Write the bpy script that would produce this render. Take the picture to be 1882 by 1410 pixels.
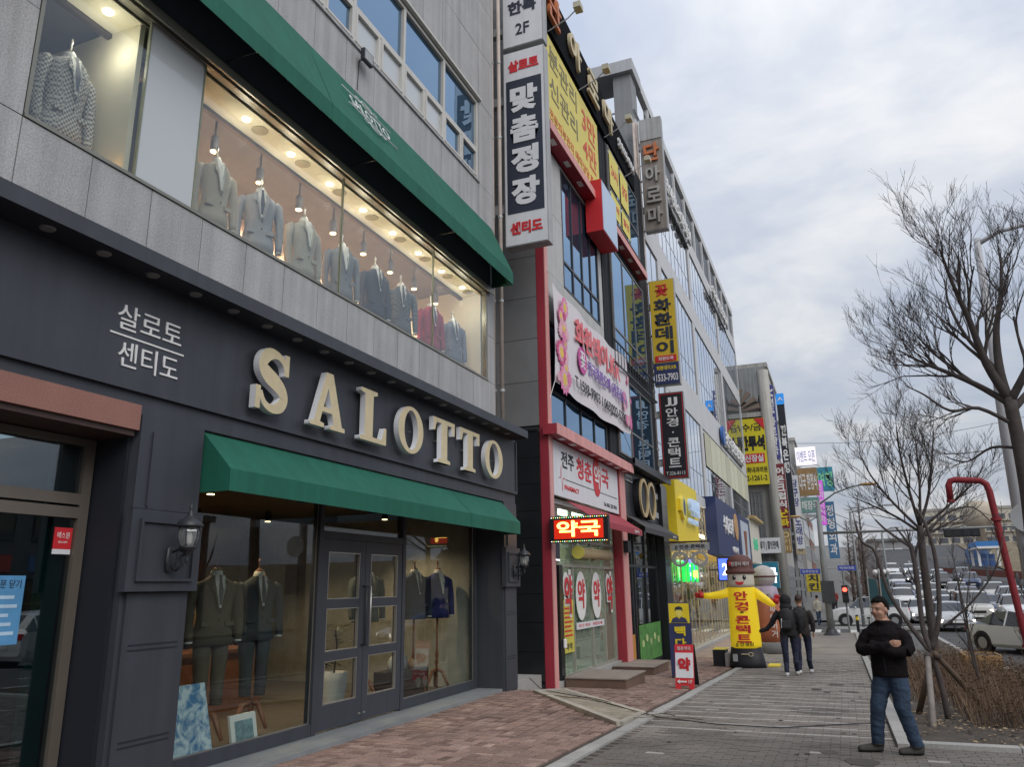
import bpy, bmesh, math, random
from mathutils import Vector, Matrix, noise
R = math.radians
rnd = random.Random(7)
scene = bpy.context.scene
col = scene.collection
for o in list(bpy.data.objects): bpy.data.objects.remove(o)

# ---------------------------------------------------------------- camera
cam_d = bpy.data.cameras.new('camera'); cam = bpy.data.objects.new('camera', cam_d); col.objects.link(cam)
cam_d.sensor_width = 36.0; cam_d.lens = 1425.0 / 1882.0 * 36.0
cam_d.clip_start = 0.1; cam_d.clip_end = 3000
cr = Vector((0.9249649, 0.37977681, -0.01447447)); cdn = Vector((-0.10961954, 0.23012965, -0.96696634)); cf = Vector((-0.36390038, 0.89599661, 0.25449281))
m = Matrix.Identity(4)
for i in range(3):
    m[i][0] = cr[i]; m[i][1] = -cdn[i]; m[i][2] = -cf[i]
m[2][3] = 1.62
cam.matrix_world = m
scene.camera = cam

# ---------------------------------------------------------------- sky, sun, exposure
SUN_EL, SUN_AZ = R(40), R(125)          # azimuth from +y towards +x
world = bpy.data.worlds.new('World'); scene.world = world; world.use_nodes = True
nt = world.node_tree; N = nt.nodes; L = nt.links; N.clear()
out = N.new('ShaderNodeOutputWorld'); bg = N.new('ShaderNodeBackground'); bg.inputs[1].default_value = 0.1
sky = N.new('ShaderNodeTexSky'); sky.sky_type = 'NISHITA'; sky.sun_disc = False
sky.sun_elevation = SUN_EL; sky.sun_rotation = SUN_AZ; sky.air_density = 1.6; sky.dust_density = 3.0
tc = N.new('ShaderNodeTexCoord'); sep = N.new('ShaderNodeSeparateXYZ'); L.new(tc.outputs['Generated'], sep.inputs[0])
mx = N.new('ShaderNodeMath'); mx.operation = 'MAXIMUM'; mx.inputs[1].default_value = 0.0; L.new(sep.outputs[2], mx.inputs[0])
# cloud deck seen in perspective: project the direction on a plane overhead
den = N.new('ShaderNodeMath'); den.operation = 'ADD'; den.inputs[1].default_value = 0.22; L.new(mx.outputs[0], den.inputs[0])
dv = N.new('ShaderNodeVectorMath'); dv.operation = 'DIVIDE'; L.new(tc.outputs['Generated'], dv.inputs[0])
cmb = N.new('ShaderNodeCombineXYZ'); L.new(den.outputs[0], cmb.inputs[0]); L.new(den.outputs[0], cmb.inputs[1]); cmb.inputs[2].default_value = 1.0
L.new(cmb.outputs[0], dv.inputs[1])
def wnoise(scale, det, rough, off):
    mp = N.new('ShaderNodeMapping'); mp.inputs['Location'].default_value = off; L.new(dv.outputs[0], mp.inputs[0])
    n = N.new('ShaderNodeTexNoise'); n.inputs['Scale'].default_value = scale; n.inputs['Detail'].default_value = det; n.inputs['Roughness'].default_value = rough
    n.inputs['Distortion'].default_value = 0.35
    L.new(mp.outputs[0], n.inputs[0]); return n
n1 = wnoise(1.5, 6, 0.52, (2.3, 0.4, 0)); n2 = wnoise(4.2, 5, 0.55, (7.1, 3.3, 0))
ad = N.new('ShaderNodeMath'); ad.operation = 'MULTIPLY_ADD'; ad.inputs[1].default_value = 0.35; L.new(n2.outputs[0], ad.inputs[0]); L.new(n1.outputs[0], ad.inputs[2])
ramp = N.new('ShaderNodeValToRGB'); cr_ = ramp.color_ramp
cr_.elements[0].position = 0.50; cr_.elements[0].color = (0.52, 0.60, 0.76, 1)
cr_.elements[1].position = 0.90; cr_.elements[1].color = (1.10, 1.09, 1.07, 1)
e = cr_.elements.new(0.68); e.color = (0.70, 0.75, 0.86, 1)
L.new(ad.outputs[0], ramp.inputs[0])
# standard overcast luminance: brighter overhead
gr = N.new('ShaderNodeMath'); gr.operation = 'MULTIPLY_ADD'; gr.inputs[1].default_value = 4.8; gr.inputs[2].default_value = 4.6; L.new(mx.outputs[0], gr.inputs[0])
vm = N.new('ShaderNodeVectorMath'); vm.operation = 'SCALE'; L.new(ramp.outputs[0], vm.inputs[0]); L.new(gr.outputs[0], vm.inputs['Scale'])
mixw = N.new('ShaderNodeMix'); mixw.data_type = 'RGBA'; mixw.inputs[0].default_value = 0.90
L.new(sky.outputs[0], mixw.inputs[6]); L.new(vm.outputs[0], mixw.inputs[7])
L.new(mixw.outputs[2], bg.inputs[0]); L.new(bg.outputs[0], out.inputs[0])

sd = bpy.data.lights.new('sun', 'SUN'); sd.energy = 1.0; sd.angle = R(40); sd.color = (1.0, 0.96, 0.9)
sun = bpy.data.objects.new('sun', sd); col.objects.link(sun)
sdir = Vector((math.sin(SUN_AZ) * math.cos(SUN_EL), math.cos(SUN_AZ) * math.cos(SUN_EL), math.sin(SUN_EL)))
sun.rotation_euler = sdir.to_track_quat('Z', 'Y').to_euler(); sun.location = (30, 30, 40)
vs = scene.view_settings; vs.view_transform = 'Standard'; vs.look = 'None'; vs.exposure = 0.5; vs.gamma = 1.0; vs.use_curve_mapping = False
scene.cycles.use_denoising = True
scene.cycles.max_bounces = 7; scene.cycles.transparent_max_bounces = 12; scene.cycles.glossy_bounces = 4; scene.cycles.diffuse_bounces = 3
scene.cycles.sample_clamp_indirect = 4.0; scene.cycles.caustics_reflective = False; scene.cycles.caustics_refractive = False

# ---------------------------------------------------------------- materials
MATS = {}
def mat(name, c, rough=0.7, var=0.12, scale=6.0, bump=0.0, metal=0.0, spec=0.4, emit=0.0, ecol=None, fine=0.0, fscale=120.0, streak=0.0):
    if name in MATS: return MATS[name]
    m = bpy.data.materials.new(name); m.use_nodes = True; t = m.node_tree; n = t.nodes; l = t.links
    p = n['Principled BSDF']; p.inputs['Roughness'].default_value = rough; p.inputs['Metallic'].default_value = metal
    p.inputs['Specular IOR Level'].default_value = spec
    tc = n.new('ShaderNodeTexCoord'); src = tc.outputs['Object']
    nz = n.new('ShaderNodeTexNoise'); nz.inputs['Scale'].default_value = scale; nz.inputs['Detail'].default_value = 5; nz.inputs['Roughness'].default_value = 0.6
    geo = n.new('ShaderNodeNewGeometry'); l.new(geo.outputs['Position'], nz.inputs['Vector'])
    rp = n.new('ShaderNodeMapRange'); rp.inputs[1].default_value = 0.3; rp.inputs[2].default_value = 0.7
    rp.inputs[3].default_value = 1 - var; rp.inputs[4].default_value = 1 + var; l.new(nz.outputs[0], rp.inputs[0])
    val = rp.outputs[0]
    if fine:
        nf = n.new('ShaderNodeTexNoise'); nf.inputs['Scale'].default_value = fscale; nf.inputs['Detail'].default_value = 2; l.new(geo.outputs['Position'], nf.inputs['Vector'])
        rf = n.new('ShaderNodeMapRange'); rf.inputs[1].default_value = 0.3; rf.inputs[2].default_value = 0.7; rf.inputs[3].default_value = 1 - fine; rf.inputs[4].default_value = 1 + fine
        l.new(nf.outputs[0], rf.inputs[0]); mu = n.new('ShaderNodeMath'); mu.operation = 'MULTIPLY'; l.new(val, mu.inputs[0]); l.new(rf.outputs[0], mu.inputs[1]); val = mu.outputs[0]
    if streak:
        mp = n.new('ShaderNodeMapping'); mp.inputs['Scale'].default_value = (7, 7, 0.35); l.new(geo.outputs['Position'], mp.inputs[0])
        ns = n.new('ShaderNodeTexNoise'); ns.inputs['Scale'].default_value = 1.0; ns.inputs['Detail'].default_value = 4; l.new(mp.outputs[0], ns.inputs['Vector'])
        rs = n.new('ShaderNodeMapRange'); rs.inputs[1].default_value = 0.35; rs.inputs[2].default_value = 0.65; rs.inputs[3].default_value = 1 - streak; rs.inputs[4].default_value = 1.0
        l.new(ns.outputs[0], rs.inputs[0]); mu2 = n.new('ShaderNodeMath'); mu2.operation = 'MULTIPLY'; l.new(val, mu2.inputs[0]); l.new(rs.outputs[0], mu2.inputs[1]); val = mu2.outputs[0]
    oi = n.new('ShaderNodeObjectInfo'); ro = n.new('ShaderNodeMapRange'); ro.inputs[3].default_value = 1 - var * 0.5; ro.inputs[4].default_value = 1 + var * 0.5
    l.new(oi.outputs['Random'], ro.inputs[0]); mo = n.new('ShaderNodeMath'); mo.operation = 'MULTIPLY'; l.new(val, mo.inputs[0]); l.new(ro.outputs[0], mo.inputs[1])
    sc = n.new('ShaderNodeVectorMath'); sc.operation = 'SCALE'; sc.inputs[0].default_value = c[:3]; l.new(mo.outputs[0], sc.inputs['Scale'])
    l.new(sc.outputs[0], p.inputs['Base Color'])
    if bump:
        b = n.new('ShaderNodeBump'); b.inputs['Strength'].default_value = bump; b.inputs['Distance'].default_value = 0.02
        nb = n.new('ShaderNodeTexNoise'); nb.inputs['Scale'].default_value = 60; nb.inputs['Detail'].default_value = 3; l.new(geo.outputs['Position'], nb.inputs['Vector'])
        l.new(nb.outputs[0], b.inputs['Height']); l.new(b.outputs[0], p.inputs['Normal'])
    if emit:
        p.inputs['Emission Color'].default_value = (*(ecol or c)[:3], 1); p.inputs['Emission Strength'].default_value = emit
    MATS[name] = m; return m
def glass(name, tint=(1, 1, 1), ior=1.5, boost=0.0, rough=0.0, body=None, bodyfac=0.0, refl=(0.95, 0.97, 1.0), wave=0.0):
    if name in MATS: return MATS[name]
    m = bpy.data.materials.new(name); m.use_nodes = True; t = m.node_tree; n = t.nodes; l = t.links
    n.remove(n['Principled BSDF']); o = n['Material Output']
    tr = n.new('ShaderNodeBsdfTransparent'); tr.inputs[0].default_value = (*tint, 1)
    gl = n.new('ShaderNodeBsdfGlossy'); gl.inputs['Roughness'].default_value = rough; gl.inputs[0].default_value = (*refl, 1)
    lw = n.new('ShaderNodeLayerWeight'); lw.inputs[0].default_value = 0.5; f0 = ((ior-1)/(ior+1))**2
    pw = n.new('ShaderNodeMath'); pw.operation = 'POWER'; pw.inputs[1].default_value = 5.0; l.new(lw.outputs['Facing'], pw.inputs[0])
    fr = n.new('ShaderNodeMath'); fr.operation = 'MULTIPLY_ADD'; fr.inputs[1].default_value = 1-f0; fr.inputs[2].default_value = f0; l.new(pw.outputs[0], fr.inputs[0])
    geo = n.new('ShaderNodeNewGeometry'); nz = n.new('ShaderNodeTexNoise'); nz.inputs['Scale'].default_value = 0.9; l.new(geo.outputs['Position'], nz.inputs['Vector'])
    b = n.new('ShaderNodeBump'); b.inputs['Strength'].default_value = wave; b.inputs['Distance'].default_value = 0.05; l.new(nz.outputs[0], b.inputs['Height'])
    if wave: l.new(b.outputs[0], gl.inputs['Normal'])
    ma = n.new('ShaderNodeMath'); ma.operation = 'ADD'; ma.use_clamp = True; ma.inputs[1].default_value = boost; l.new(fr.outputs[0], ma.inputs[0])
    base = tr.outputs[0]
    if body:
        df = n.new('ShaderNodeBsdfDiffuse'); df.inputs[0].default_value = (*body, 1)
        mb = n.new('ShaderNodeMixShader'); mb.inputs[0].default_value = bodyfac; l.new(tr.outputs[0], mb.inputs[1]); l.new(df.outputs[0], mb.inputs[2]); base = mb.outputs[0]
    mi = n.new('ShaderNodeMixShader'); l.new(ma.outputs[0], mi.inputs[0]); l.new(base, mi.inputs[1]); l.new(gl.outputs[0], mi.inputs[2])
    l.new(mi.outputs[0], o.inputs[0]); MATS[name] = m; return m
def emat(name, c, s): return mat(name, c, 0.5, 0.0, emit=s)

granite = mat('granite', (0.43, 0.43, 0.435), 0.65, 0.07, 2.5, 0.05, fine=0.22, fscale=70, streak=0.2)
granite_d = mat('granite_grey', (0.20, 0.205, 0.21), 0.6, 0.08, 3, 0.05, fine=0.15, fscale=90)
black_tile = mat('black_tile', (0.018, 0.02, 0.023), 0.25, 0.1, 2)
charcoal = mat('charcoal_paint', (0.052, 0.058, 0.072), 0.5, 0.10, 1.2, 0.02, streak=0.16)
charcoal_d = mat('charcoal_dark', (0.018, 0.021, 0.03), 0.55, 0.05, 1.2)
green = mat('green_canvas', (0.012, 0.125, 0.082), 0.75, 0.09, 1.5, 0.08, streak=0.14)
cream = mat('cream_letter', (0.62, 0.53, 0.34), 0.5, 0.08, 8)
white_p = mat('white_paint', (0.78, 0.78, 0.78), 0.5, 0.04, 3)
white_s = mat('sign_white', (0.74, 0.76, 0.80), 0.45, 0.04, 2, streak=0.06)
navy = mat('sign_navy', (0.028, 0.036, 0.06), 0.5, 0.05)
redp = mat('red_panel', (0.36, 0.035, 0.055), 0.5, 0.08, 1.5, streak=0.12)
pinkp = mat('faded_red_panel', (0.74, 0.35, 0.33), 0.55, 0.08, 1.5, streak=0.15)
redl = mat('red_letter', (0.62, 0.03, 0.04), 0.5, 0.04)
yellow = mat('yellow_sign', (0.80, 0.62, 0.03), 0.5, 0.04)
yellow_p = mat('yellow_pale', (0.78, 0.68, 0.14), 0.5, 0.04)
black = mat('black_ink', (0.015, 0.015, 0.02), 0.5, 0.02)
darkmetal = mat('dark_metal', (0.03, 0.033, 0.04), 0.4, 0.08)
steel = mat('steel', (0.46, 0.45, 0.42), 0.35, 0.06, 3, metal=0.8)
galv = mat('galvanised', (0.40, 0.41, 0.42), 0.5, 0.1, 3, metal=0.3)
pipe_m = mat('pipe_pvc', (0.55, 0.47, 0.42), 0.6, 0.12, 3, streak=0.2)
concrete = mat('concrete', (0.36, 0.355, 0.34), 0.85, 0.12, 2, 0.1, fine=0.12, fscale=40)
conc_d = mat('concrete_dark', (0.19, 0.19, 0.185), 0.85, 0.15, 2, 0.1)
brick_m = mat('paver_red', (0.265, 0.18, 0.152), 0.85, 0.22, 1.3, 0.15, fine=0.2, fscale=50)
brick_b = mat('joint_dirt', (0.075, 0.06, 0.052), 0.95, 0.25, 5, 0.1)
paver_g = mat('paver_grey', (0.225, 0.20, 0.178), 0.85, 0.3, 1.1, 0.12, fine=0.15, fscale=60)
paver_l = mat('paver_pale', (0.38, 0.36, 0.335), 0.85, 0.15, 1.5, 0.1, fine=0.15, fscale=60)
paver_d = mat('paver_dark', (0.165, 0.147, 0.132), 0.85, 0.3, 0.9, 0.12, fine=0.15, fscale=60)
asphalt = mat('asphalt', (0.075, 0.075, 0.078), 0.85, 0.15, 0.8, 0.1, fine=0.15)
roadpaint = mat('road_paint', (0.6, 0.6, 0.58), 0.8, 0.15, 3)
soil = mat('soil', (0.085, 0.07, 0.058), 0.95, 0.35, 3, 0.4, fine=0.35, fscale=30)
wood = mat('wood', (0.22, 0.085, 0.04), 0.4, 0.2, 4)
woodl = mat('wood_light', (0.45, 0.27, 0.12), 0.6, 0.2, 4)
bark = mat('bark', (0.075, 0.062, 0.058), 0.9, 0.25, 8, 0.3)
twig = mat('twig', (0.085, 0.07, 0.066), 0.9, 0.2, 4)
skin = mat('skin', (0.42, 0.235, 0.165), 0.55, 0.06, 12)
hairm = mat('hair_black', (0.008, 0.007, 0.007), 0.85, 0.3, 60, 0.6, spec=0.15)
shopglass = glass('shop_glass', (0.86, 0.90, 0.88), 1.5, 0.0)
upglass = glass('display_glass', (0.92, 0.94, 0.92), 1.52, 0.02)
blueglass = glass('office_glass', (0.20, 0.30, 0.42), 2.1, 0.28, 0.0, (0.03, 0.07, 0.12), 0.85, (0.52, 0.72, 0.95), 0.03)
curtglass = glass('curtain_glass', (0.2, 0.25, 0.3), 2.3, 0.42, 0.01, (0.27, 0.30, 0.34), 0.97, (0.86, 0.90, 0.96), 0.05)
darkglass = glass('dark_glass', (0.25, 0.28, 0.3), 1.6, 0.05, 0.0, (0.01, 0.013, 0.016), 0.85)
carglass = glass('car_glass', (0.2, 0.22, 0.24), 1.6, 0.05, 0.0, (0.012, 0.014, 0.018), 0.9)
frosted = glass('frosted_glass', (0.8, 0.85, 0.85), 1.5, 0.02, 0.05, (0.62, 0.66, 0.68), 0.85)
lamp_w = emat('lamp_white', (1.0, 0.93, 0.78), 9.0)
lamp_o = emat('lamp_warm', (1.0, 0.72, 0.35), 6.0)

# ---------------------------------------------------------------- mesh helpers
OFF = {}
class MB:
    def __init__(s): s.v = []; s.f = []; s.mi = []
    def add(s, vs, fs, mi=0):
        b = len(s.v); s.v += [tuple(q) for q in vs]; s.f += [tuple(i + b for i in q) for q in fs]; s.mi += [mi] * len(fs); return s
    def box(s, x0, x1, y0, y1, z0, z1, mi=0):
        return s.add([(x0,y0,z0),(x1,y0,z0),(x1,y1,z0),(x0,y1,z0),(x0,y0,z1),(x1,y0,z1),(x1,y1,z1),(x0,y1,z1)],
                     [(0,3,2,1),(4,5,6,7),(0,1,5,4),(1,2,6,5),(2,3,7,6),(3,0,4,7)], mi)
    def tube(s, pts, rad, n=8, mi=0, cap=True):
        pts = [Vector(p) for p in pts]
        if not isinstance(rad, (list, tuple)): rad = [rad] * len(pts)
        vs = []; fs = []; up = None
        for i, p in enumerate(pts):
            d = (pts[min(i + 1, len(pts) - 1)] - pts[max(i - 1, 0)]).normalized()
            if up is None: up = d.orthogonal().normalized()
            a = (up - d * up.dot(d))
            a = a.normalized() if a.length > 1e-5 else d.orthogonal().normalized()
            up = a; b = d.cross(a)
            for k in range(n):
                t = 2 * math.pi * k / n; vs.append(p + (a * math.cos(t) + b * math.sin(t)) * rad[i])
        for i in range(len(pts) - 1):
            for k in range(n):
                k2 = (k + 1) % n; fs.append((i*n+k, i*n+k2, (i+1)*n+k2, (i+1)*n+k))
        if cap: fs.append(tuple(range(n - 1, -1, -1))); fs.append(tuple((len(pts)-1)*n + k for k in range(n)))
        return s.add(vs, fs, mi)
    def lathe(s, prof, c=(0,0,0), n=16, mi=0, sx=1, sy=1):
        vs = []; fs = []
        for r, z in prof:
            for k in range(n):
                t = 2 * math.pi * k / n; vs.append((c[0] + r*sx*math.cos(t), c[1] + r*sy*math.sin(t), c[2] + z))
        for i in range(len(prof) - 1):
            for k in range(n):
                k2 = (k + 1) % n; fs.append((i*n+k, i*n+k2, (i+1)*n+k2, (i+1)*n+k))
        fs.append(tuple(range(n - 1, -1, -1))); fs.append(tuple((len(prof)-1)*n + k for k in range(n)))
        return s.add(vs, fs, mi)
    def ball(s, c, r, n=12, mi=0):
        r = r if isinstance(r, (tuple, list)) else (r, r, r); prof = []
        vs = []; fs = []; mth = n // 2 + 1
        for i in range(mth + 1):
            ph = math.pi * (i + 0.02) / (mth + 0.04) - math.pi / 2
            for k in range(n):
                t = 2*math.pi*k/n; vs.append((c[0]+r[0]*math.cos(ph)*math.cos(t), c[1]+r[1]*math.cos(ph)*math.sin(t), c[2]+r[2]*math.sin(ph)))
        for i in range(mth):
            for k in range(n):
                k2 = (k+1) % n; fs.append((i*n+k, i*n+k2, (i+1)*n+k2, (i+1)*n+k))
        fs.append(tuple(range(n-1,-1,-1))); fs.append(tuple(mth*n+k for k in range(n)))
        return s.add(vs, fs, mi)
    def prism(s, poly, axis, a, b, mi=0):
        # poly: 2D points; axis 'x': (y,z) extruded in x, 'y': (x,z) in y, 'z': (x,y) in z
        def P(p, t): return {'x': (t, p[0], p[1]), 'y': (p[0], t, p[1]), 'z': (p[0], p[1], t)}[axis]
        n = len(poly); vs = [P(p, a) for p in poly] + [P(p, b) for p in poly]
        fs = [tuple(range(n)), tuple(range(2*n-1, n-1, -1))] + [(i, (i+1) % n, (i+1) % n + n, i + n) for i in range(n)]
        return s.add(vs, fs, mi)
    def mesh(s, name, mats, off=(0,0,0), smooth=False):
        me = bpy.data.meshes.new(name)
        me.from_pydata([(v[0]-off[0], v[1]-off[1], v[2]-off[2]) for v in s.v], [], s.f)
        for mt in (mats if isinstance(mats, (list, tuple)) else [mats]): me.materials.append(mt)
        me.polygons.foreach_set('material_index', s.mi)
        if smooth: me.polygons.foreach_set('use_smooth', [True] * len(s.f))
        if len(s.f) > 20000: return me
        bm = bmesh.new(); bm.from_mesh(me); bmesh.ops.recalc_face_normals(bm, faces=bm.faces); bm.to_mesh(me); bm.free()
        return me
    def build(s, name, mats, parent=None, smooth=False, bevel=0.0):
        off = OFF.get(parent.name, (0,0,0)) if parent else (0,0,0)
        o = bpy.data.objects.new(name, s.mesh(name, mats, off, smooth)); col.objects.link(o)
        if parent: o.parent = parent; OFF[o.name] = off
        if bevel:
            b = o.modifiers.new('bevel', 'BEVEL'); b.width = bevel; b.segments = 2; b.limit_method = 'ANGLE'
        return o
def tag(o, label=None, cat=None, group=None, kind=None):
    if label: o['label'] = label
    if cat: o['category'] = cat
    if group: o['group'] = group
    if kind: o['kind'] = kind
    return o
def thing(name, loc, label, cat, group=None):
    o = bpy.data.objects.new(name, None); col.objects.link(o); o.location = loc; o.empty_display_size = 0.2
    OFF[o.name] = tuple(loc); return tag(o, label, cat, group)
def box(name, m, parent, x0, x1, y0, y1, z0, z1, bevel=0.0): return MB().box(x0,x1,y0,y1,z0,z1).build(name, m, parent, bevel=bevel)
def inst(name, me, parent, loc, rot=(0,0,0), scale=None):
    o = bpy.data.objects.new(name, me); col.objects.link(o)
    off = OFF.get(parent.name, (0,0,0)) if parent else (0,0,0)
    if parent: o.parent = parent
    o.location = (loc[0]-off[0], loc[1]-off[1], loc[2]-off[2]); o.rotation_euler = rot
    if scale: o.scale = scale
    OFF[o.name] = loc
    return o
def copy_tree(o, parent=None):
    c = o.copy(); col.objects.link(c)
    if parent: c.parent = parent
    for ch in list(o.children): copy_tree(ch, c)
    return c
FRONT = Matrix(((0,0,1),(1,0,0),(0,1,0)))    # text reads along +y, faces the street (+x)
SIDE = Matrix(((1,0,0),(0,0,-1),(0,1,0)))    # text reads along +x, faces the camera end of the street (-y)
BACKX = Matrix(((0,0,-1),(-1,0,0),(0,1,0)))  # faces -x
TXC = {}
def text_mesh(s, ext=0.004, bold=0.0):
    if 'c' not in TXC:
        TXC['c'] = bpy.data.curves.new('t', 'FONT'); TXC['c'].resolution_u = 3; TXC['c'].align_x = 'CENTER'; TXC['o'] = bpy.data.objects.new('t', TXC['c'])
    cu = TXC['c']; cu.body = s; cu.extrude = ext; cu.offset = bold
    return bpy.data.meshes.new_from_object(TXC['o'])
def text(s, m, parent, c, w, h, face, ext=0.004, bold=0.0, name='lettering', skew=0.0):
    """lettering fitted to a box w x h centred on c (world)"""
    me = text_mesh(s, 0.01, bold)
    xs = [v.co.x for v in me.vertices]; ys = [v.co.y for v in me.vertices]
    if not xs: return None
    x0, x1, y0, y1 = min(xs), max(xs), min(ys), max(ys); off = OFF.get(parent.name, (0,0,0)) if parent else (0,0,0)
    fx = w / max(x1-x0, 1e-4); fy = h / max(y1-y0, 1e-4)
    if h is None: fy = fx
    for v in me.vertices:
        q = face @ Vector(((v.co.x-(x0+x1)/2)*fx, (v.co.y-(y0+y1)/2)*fy, v.co.z/0.01*ext)); q.z += skew * q.y
        v.co = (q.x + c[0]-off[0], q.y + c[1]-off[1], q.z + c[2]-off[2])
    me.materials.clear(); me.materials.append(m)
    o = bpy.data.objects.new(name, me); col.objects.link(o)
    if parent: o.parent = parent; OFF[o.name] = off
    return o
def vtext(s, m, parent, c, w, h, face, ext=0.004, bold=0.0, gap=0.12):
    """characters stacked top to bottom in a w x h box"""
    n = len(s); ch = h / n
    for i, k in enumerate(s):
        if k == ' ': continue
        zz = c[2] + h/2 - ch*(i+0.5)
        if k in '·.': text('.', m, parent, (c[0], c[1], zz), w*0.14, ch*0.16, face, ext, bold, 'character')
        else: text(k, m, parent, (c[0], c[1], zz), w, ch*(1-gap), face, ext, bold, 'character')
def window(root, x, y0, y1, z0, z1, ys=(), zs=(), fm=None, gm=None, fw=0.05, fd=0.06, name='window', inset=0.02):
    """framed window in a wall that faces +x; ys/zs are extra mullion and transom positions"""
    fr = MB(); Y = [y0] + list(ys) + [y1]; Z = [z0] + list(zs) + [z1]
    for y in Y: fr.box(x-fd/2, x+fd/2, y-fw/2 if y not in (y0,) else y, (y+fw/2) if y not in (y1,) else y, z0, z1)
    fr.v = []; fr.f = []; fr.mi = []
    fr.box(x-fd/2, x+fd/2, y0, y0+fw, z0, z1); fr.box(x-fd/2, x+fd/2, y1-fw, y1, z0, z1)
    for y in ys: fr.box(x-fd/2, x+fd/2, y-fw/2, y+fw/2, z0, z1)
    for z in Z:
        a, b = (z, z+fw) if z == z0 else ((z-fw, z) if z == z1 else (z-fw/2, z+fw/2))
        for i in range(len(Y)-1): fr.box(x-fd/2+0.003, x+fd/2-0.003, Y[i]+fw*(1 if i == 0 else .5), Y[i+1]-fw*(1 if i == len(Y)-2 else .5), a, b)
    w = fr.build(name, fm, root)
    for i in range(len(Y)-1):
        for j in range(len(Z)-1):
            MB().box(x-0.006, x+0.002, Y[i]+fw*.45, Y[i+1]-fw*.45, Z[j]+fw*.45, Z[j+1]-fw*.45).build('pane', gm, w)
    return w
def light(name, kind, loc, energy, color, parent=None, size=0.1, rot=None, spot=None):
    d = bpy.data.lights.new(name, kind); d.energy = energy; d.color = color
    if kind == 'AREA': d.size = size
    else: d.shadow_soft_size = size
    if spot: d.spot_size = R(spot); d.spot_blend = 0.6
    o = bpy.data.objects.new(name, d); col.objects.link(o)
    off = OFF.get(parent.name, (0,0,0)) if parent else (0,0,0)
    if parent: o.parent = parent
    o.location = (loc[0]-off[0], loc[1]-off[1], loc[2]-off[2])
    if rot: o.rotation_euler = rot
    return o
def g(y):
    if y < 30: return .2 - .032*y
    if y < 62: return -.76 - .04*(y-30)/32
    return -.8 + .02*(y-62) + .0006*(y-62)**2
# ================================================================ setting: ground, road, pavements
def sheet(name, m, x0, x1, ys, dz, nx=2, zf=None):
    mb = MB(); vs = []; fs = []; zf = zf or (lambda x, y: g(y))
    for y in ys:
        for i in range(nx+1):
            x = x0 + (x1-x0)*i/nx; vs.append((x, y, zf(x, y)+dz))
    for j in range(len(ys)-1):
        for i in range(nx): fs.append((j*(nx+1)+i, j*(nx+1)+i+1, (j+1)*(nx+1)+i+1, (j+1)*(nx+1)+i))
    mb.add(vs, fs); return tag(mb.build(name, m), kind='structure')
def yr(a, b, s): 
    n = max(1, int((b-a)/s)); return [a + (b-a)*i/n for i in range(n+1)]
def gfar(x, y): return g(min(y, 170)) - 0.0
ground = sheet('ground', mat('ground_dirt', (0.12, 0.11, 0.10), 0.95, 0.3, 0.2), -400, 600, yr(-200, 170, 5) + [1500], -0.32, 2, gfar)
road = sheet('road', asphalt, 3.72, 21.0, yr(-60, 170, 3), -0.13)
slip = sheet('side_road', asphalt, -40.0, 3.72, yr(43.5, 57.5, 2), -0.128)
far_walk = sheet('far_pavement', conc_d, -5.2, 3.6, yr(57.5, 170, 4), 0.0)
verge = sheet('far_verge', mat('dry_grass', (0.16, 0.13, 0.08), 0.95, 0.3, 1), 21.0, 140, yr(-60, 170, 5), 0.02)
# lane lines and crosswalk
for k, (x0, y0, y1) in enumerate([(7.2, a, a+3.0) for a in range(-10, 150, 8)] + [(10.6, a, a+3.0) for a in range(-10, 150, 8)]):
    MB().add([(x0,y0,g(y0)-.124),(x0+.13,y0,g(y0)-.124),(x0+.13,y1,g(y1)-.124),(x0,y1,g(y1)-.124)], [(0,1,2,3)]).build('lane_line', roadpaint, road)
MB().add([(p[0], p[1], g(p[1])-.124) for p in [(14.0,-10),(14.16,-10),(14.16,150),(14.0,150)]], [(0,1,2,3)]).build('centre_line', mat('line_yellow', (0.55,0.38,0.05), 0.8), road)
for k in range(8):
    x0 = -4.6 + k*0.95
    MB().add([(x0,44.6,g(44.6)-.122),(x0+.5,44.6,g(44.6)-.122),(x0+.5,48.4,g(48.4)-.122),(x0,48.4,g(48.4)-.122)], [(0,1,2,3)]).build('crosswalk_bar', roadpaint, slip)
for k in range(9):
    y0 = 49.4 + k*0.9
    MB().add([(-.6,y0,g(y0)-.122),(3.0,y0,g(y0)-.122),(3.0,y0+.4,g(y0)-.122),(-.6,y0+.4,g(y0)-.122)], [(0,1,2,3)]).build('crosswalk_bar', roadpaint, slip)
# main pavement bed
walk = sheet('pavement', brick_b, -2.62, 0.42, yr(-12, 43.5, 1.5), -0.012)
walk_r = sheet('forecourt_paving', brick_b, 0.42, 3.56, yr(-12, 10.1, 1.5), -0.012)
far_tile = sheet('shop_apron', mat('apron_tile', (0.24, 0.19, 0.17), 0.85, 0.25, 1.5, 0.1), -6.4, -2.8, yr(27.0, 43.5, 2), -0.004)
def apz(x, y):
    w = min(1, max(0, (x+5.35)/2.6)); w = w*w*(3-2*w)
    face = -0.045 if y < 12.6 else (-0.045 + (g(y)+0.045)*min(1, (y-12.6)/2.2))
    return face*(1-w) + g(y)*w
def stain(parent, x, y, r, m, zf):
    pts = [(x + r*(1+.35*noise.noise((math.cos(a*.45)*2+x, math.sin(a*.45)*2, y)))*math.cos(a*.4488), y + 1.3*r*(1+.35*noise.noise((math.cos(a*.45)*2, math.sin(a*.45)*2+y, x)))*math.sin(a*.4488)) for a in range(14)]
    MB().add([(a, b, zf(a, b)+.0045) for a, b in pts], [tuple(range(14))]).build('stain', m, parent)
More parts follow.
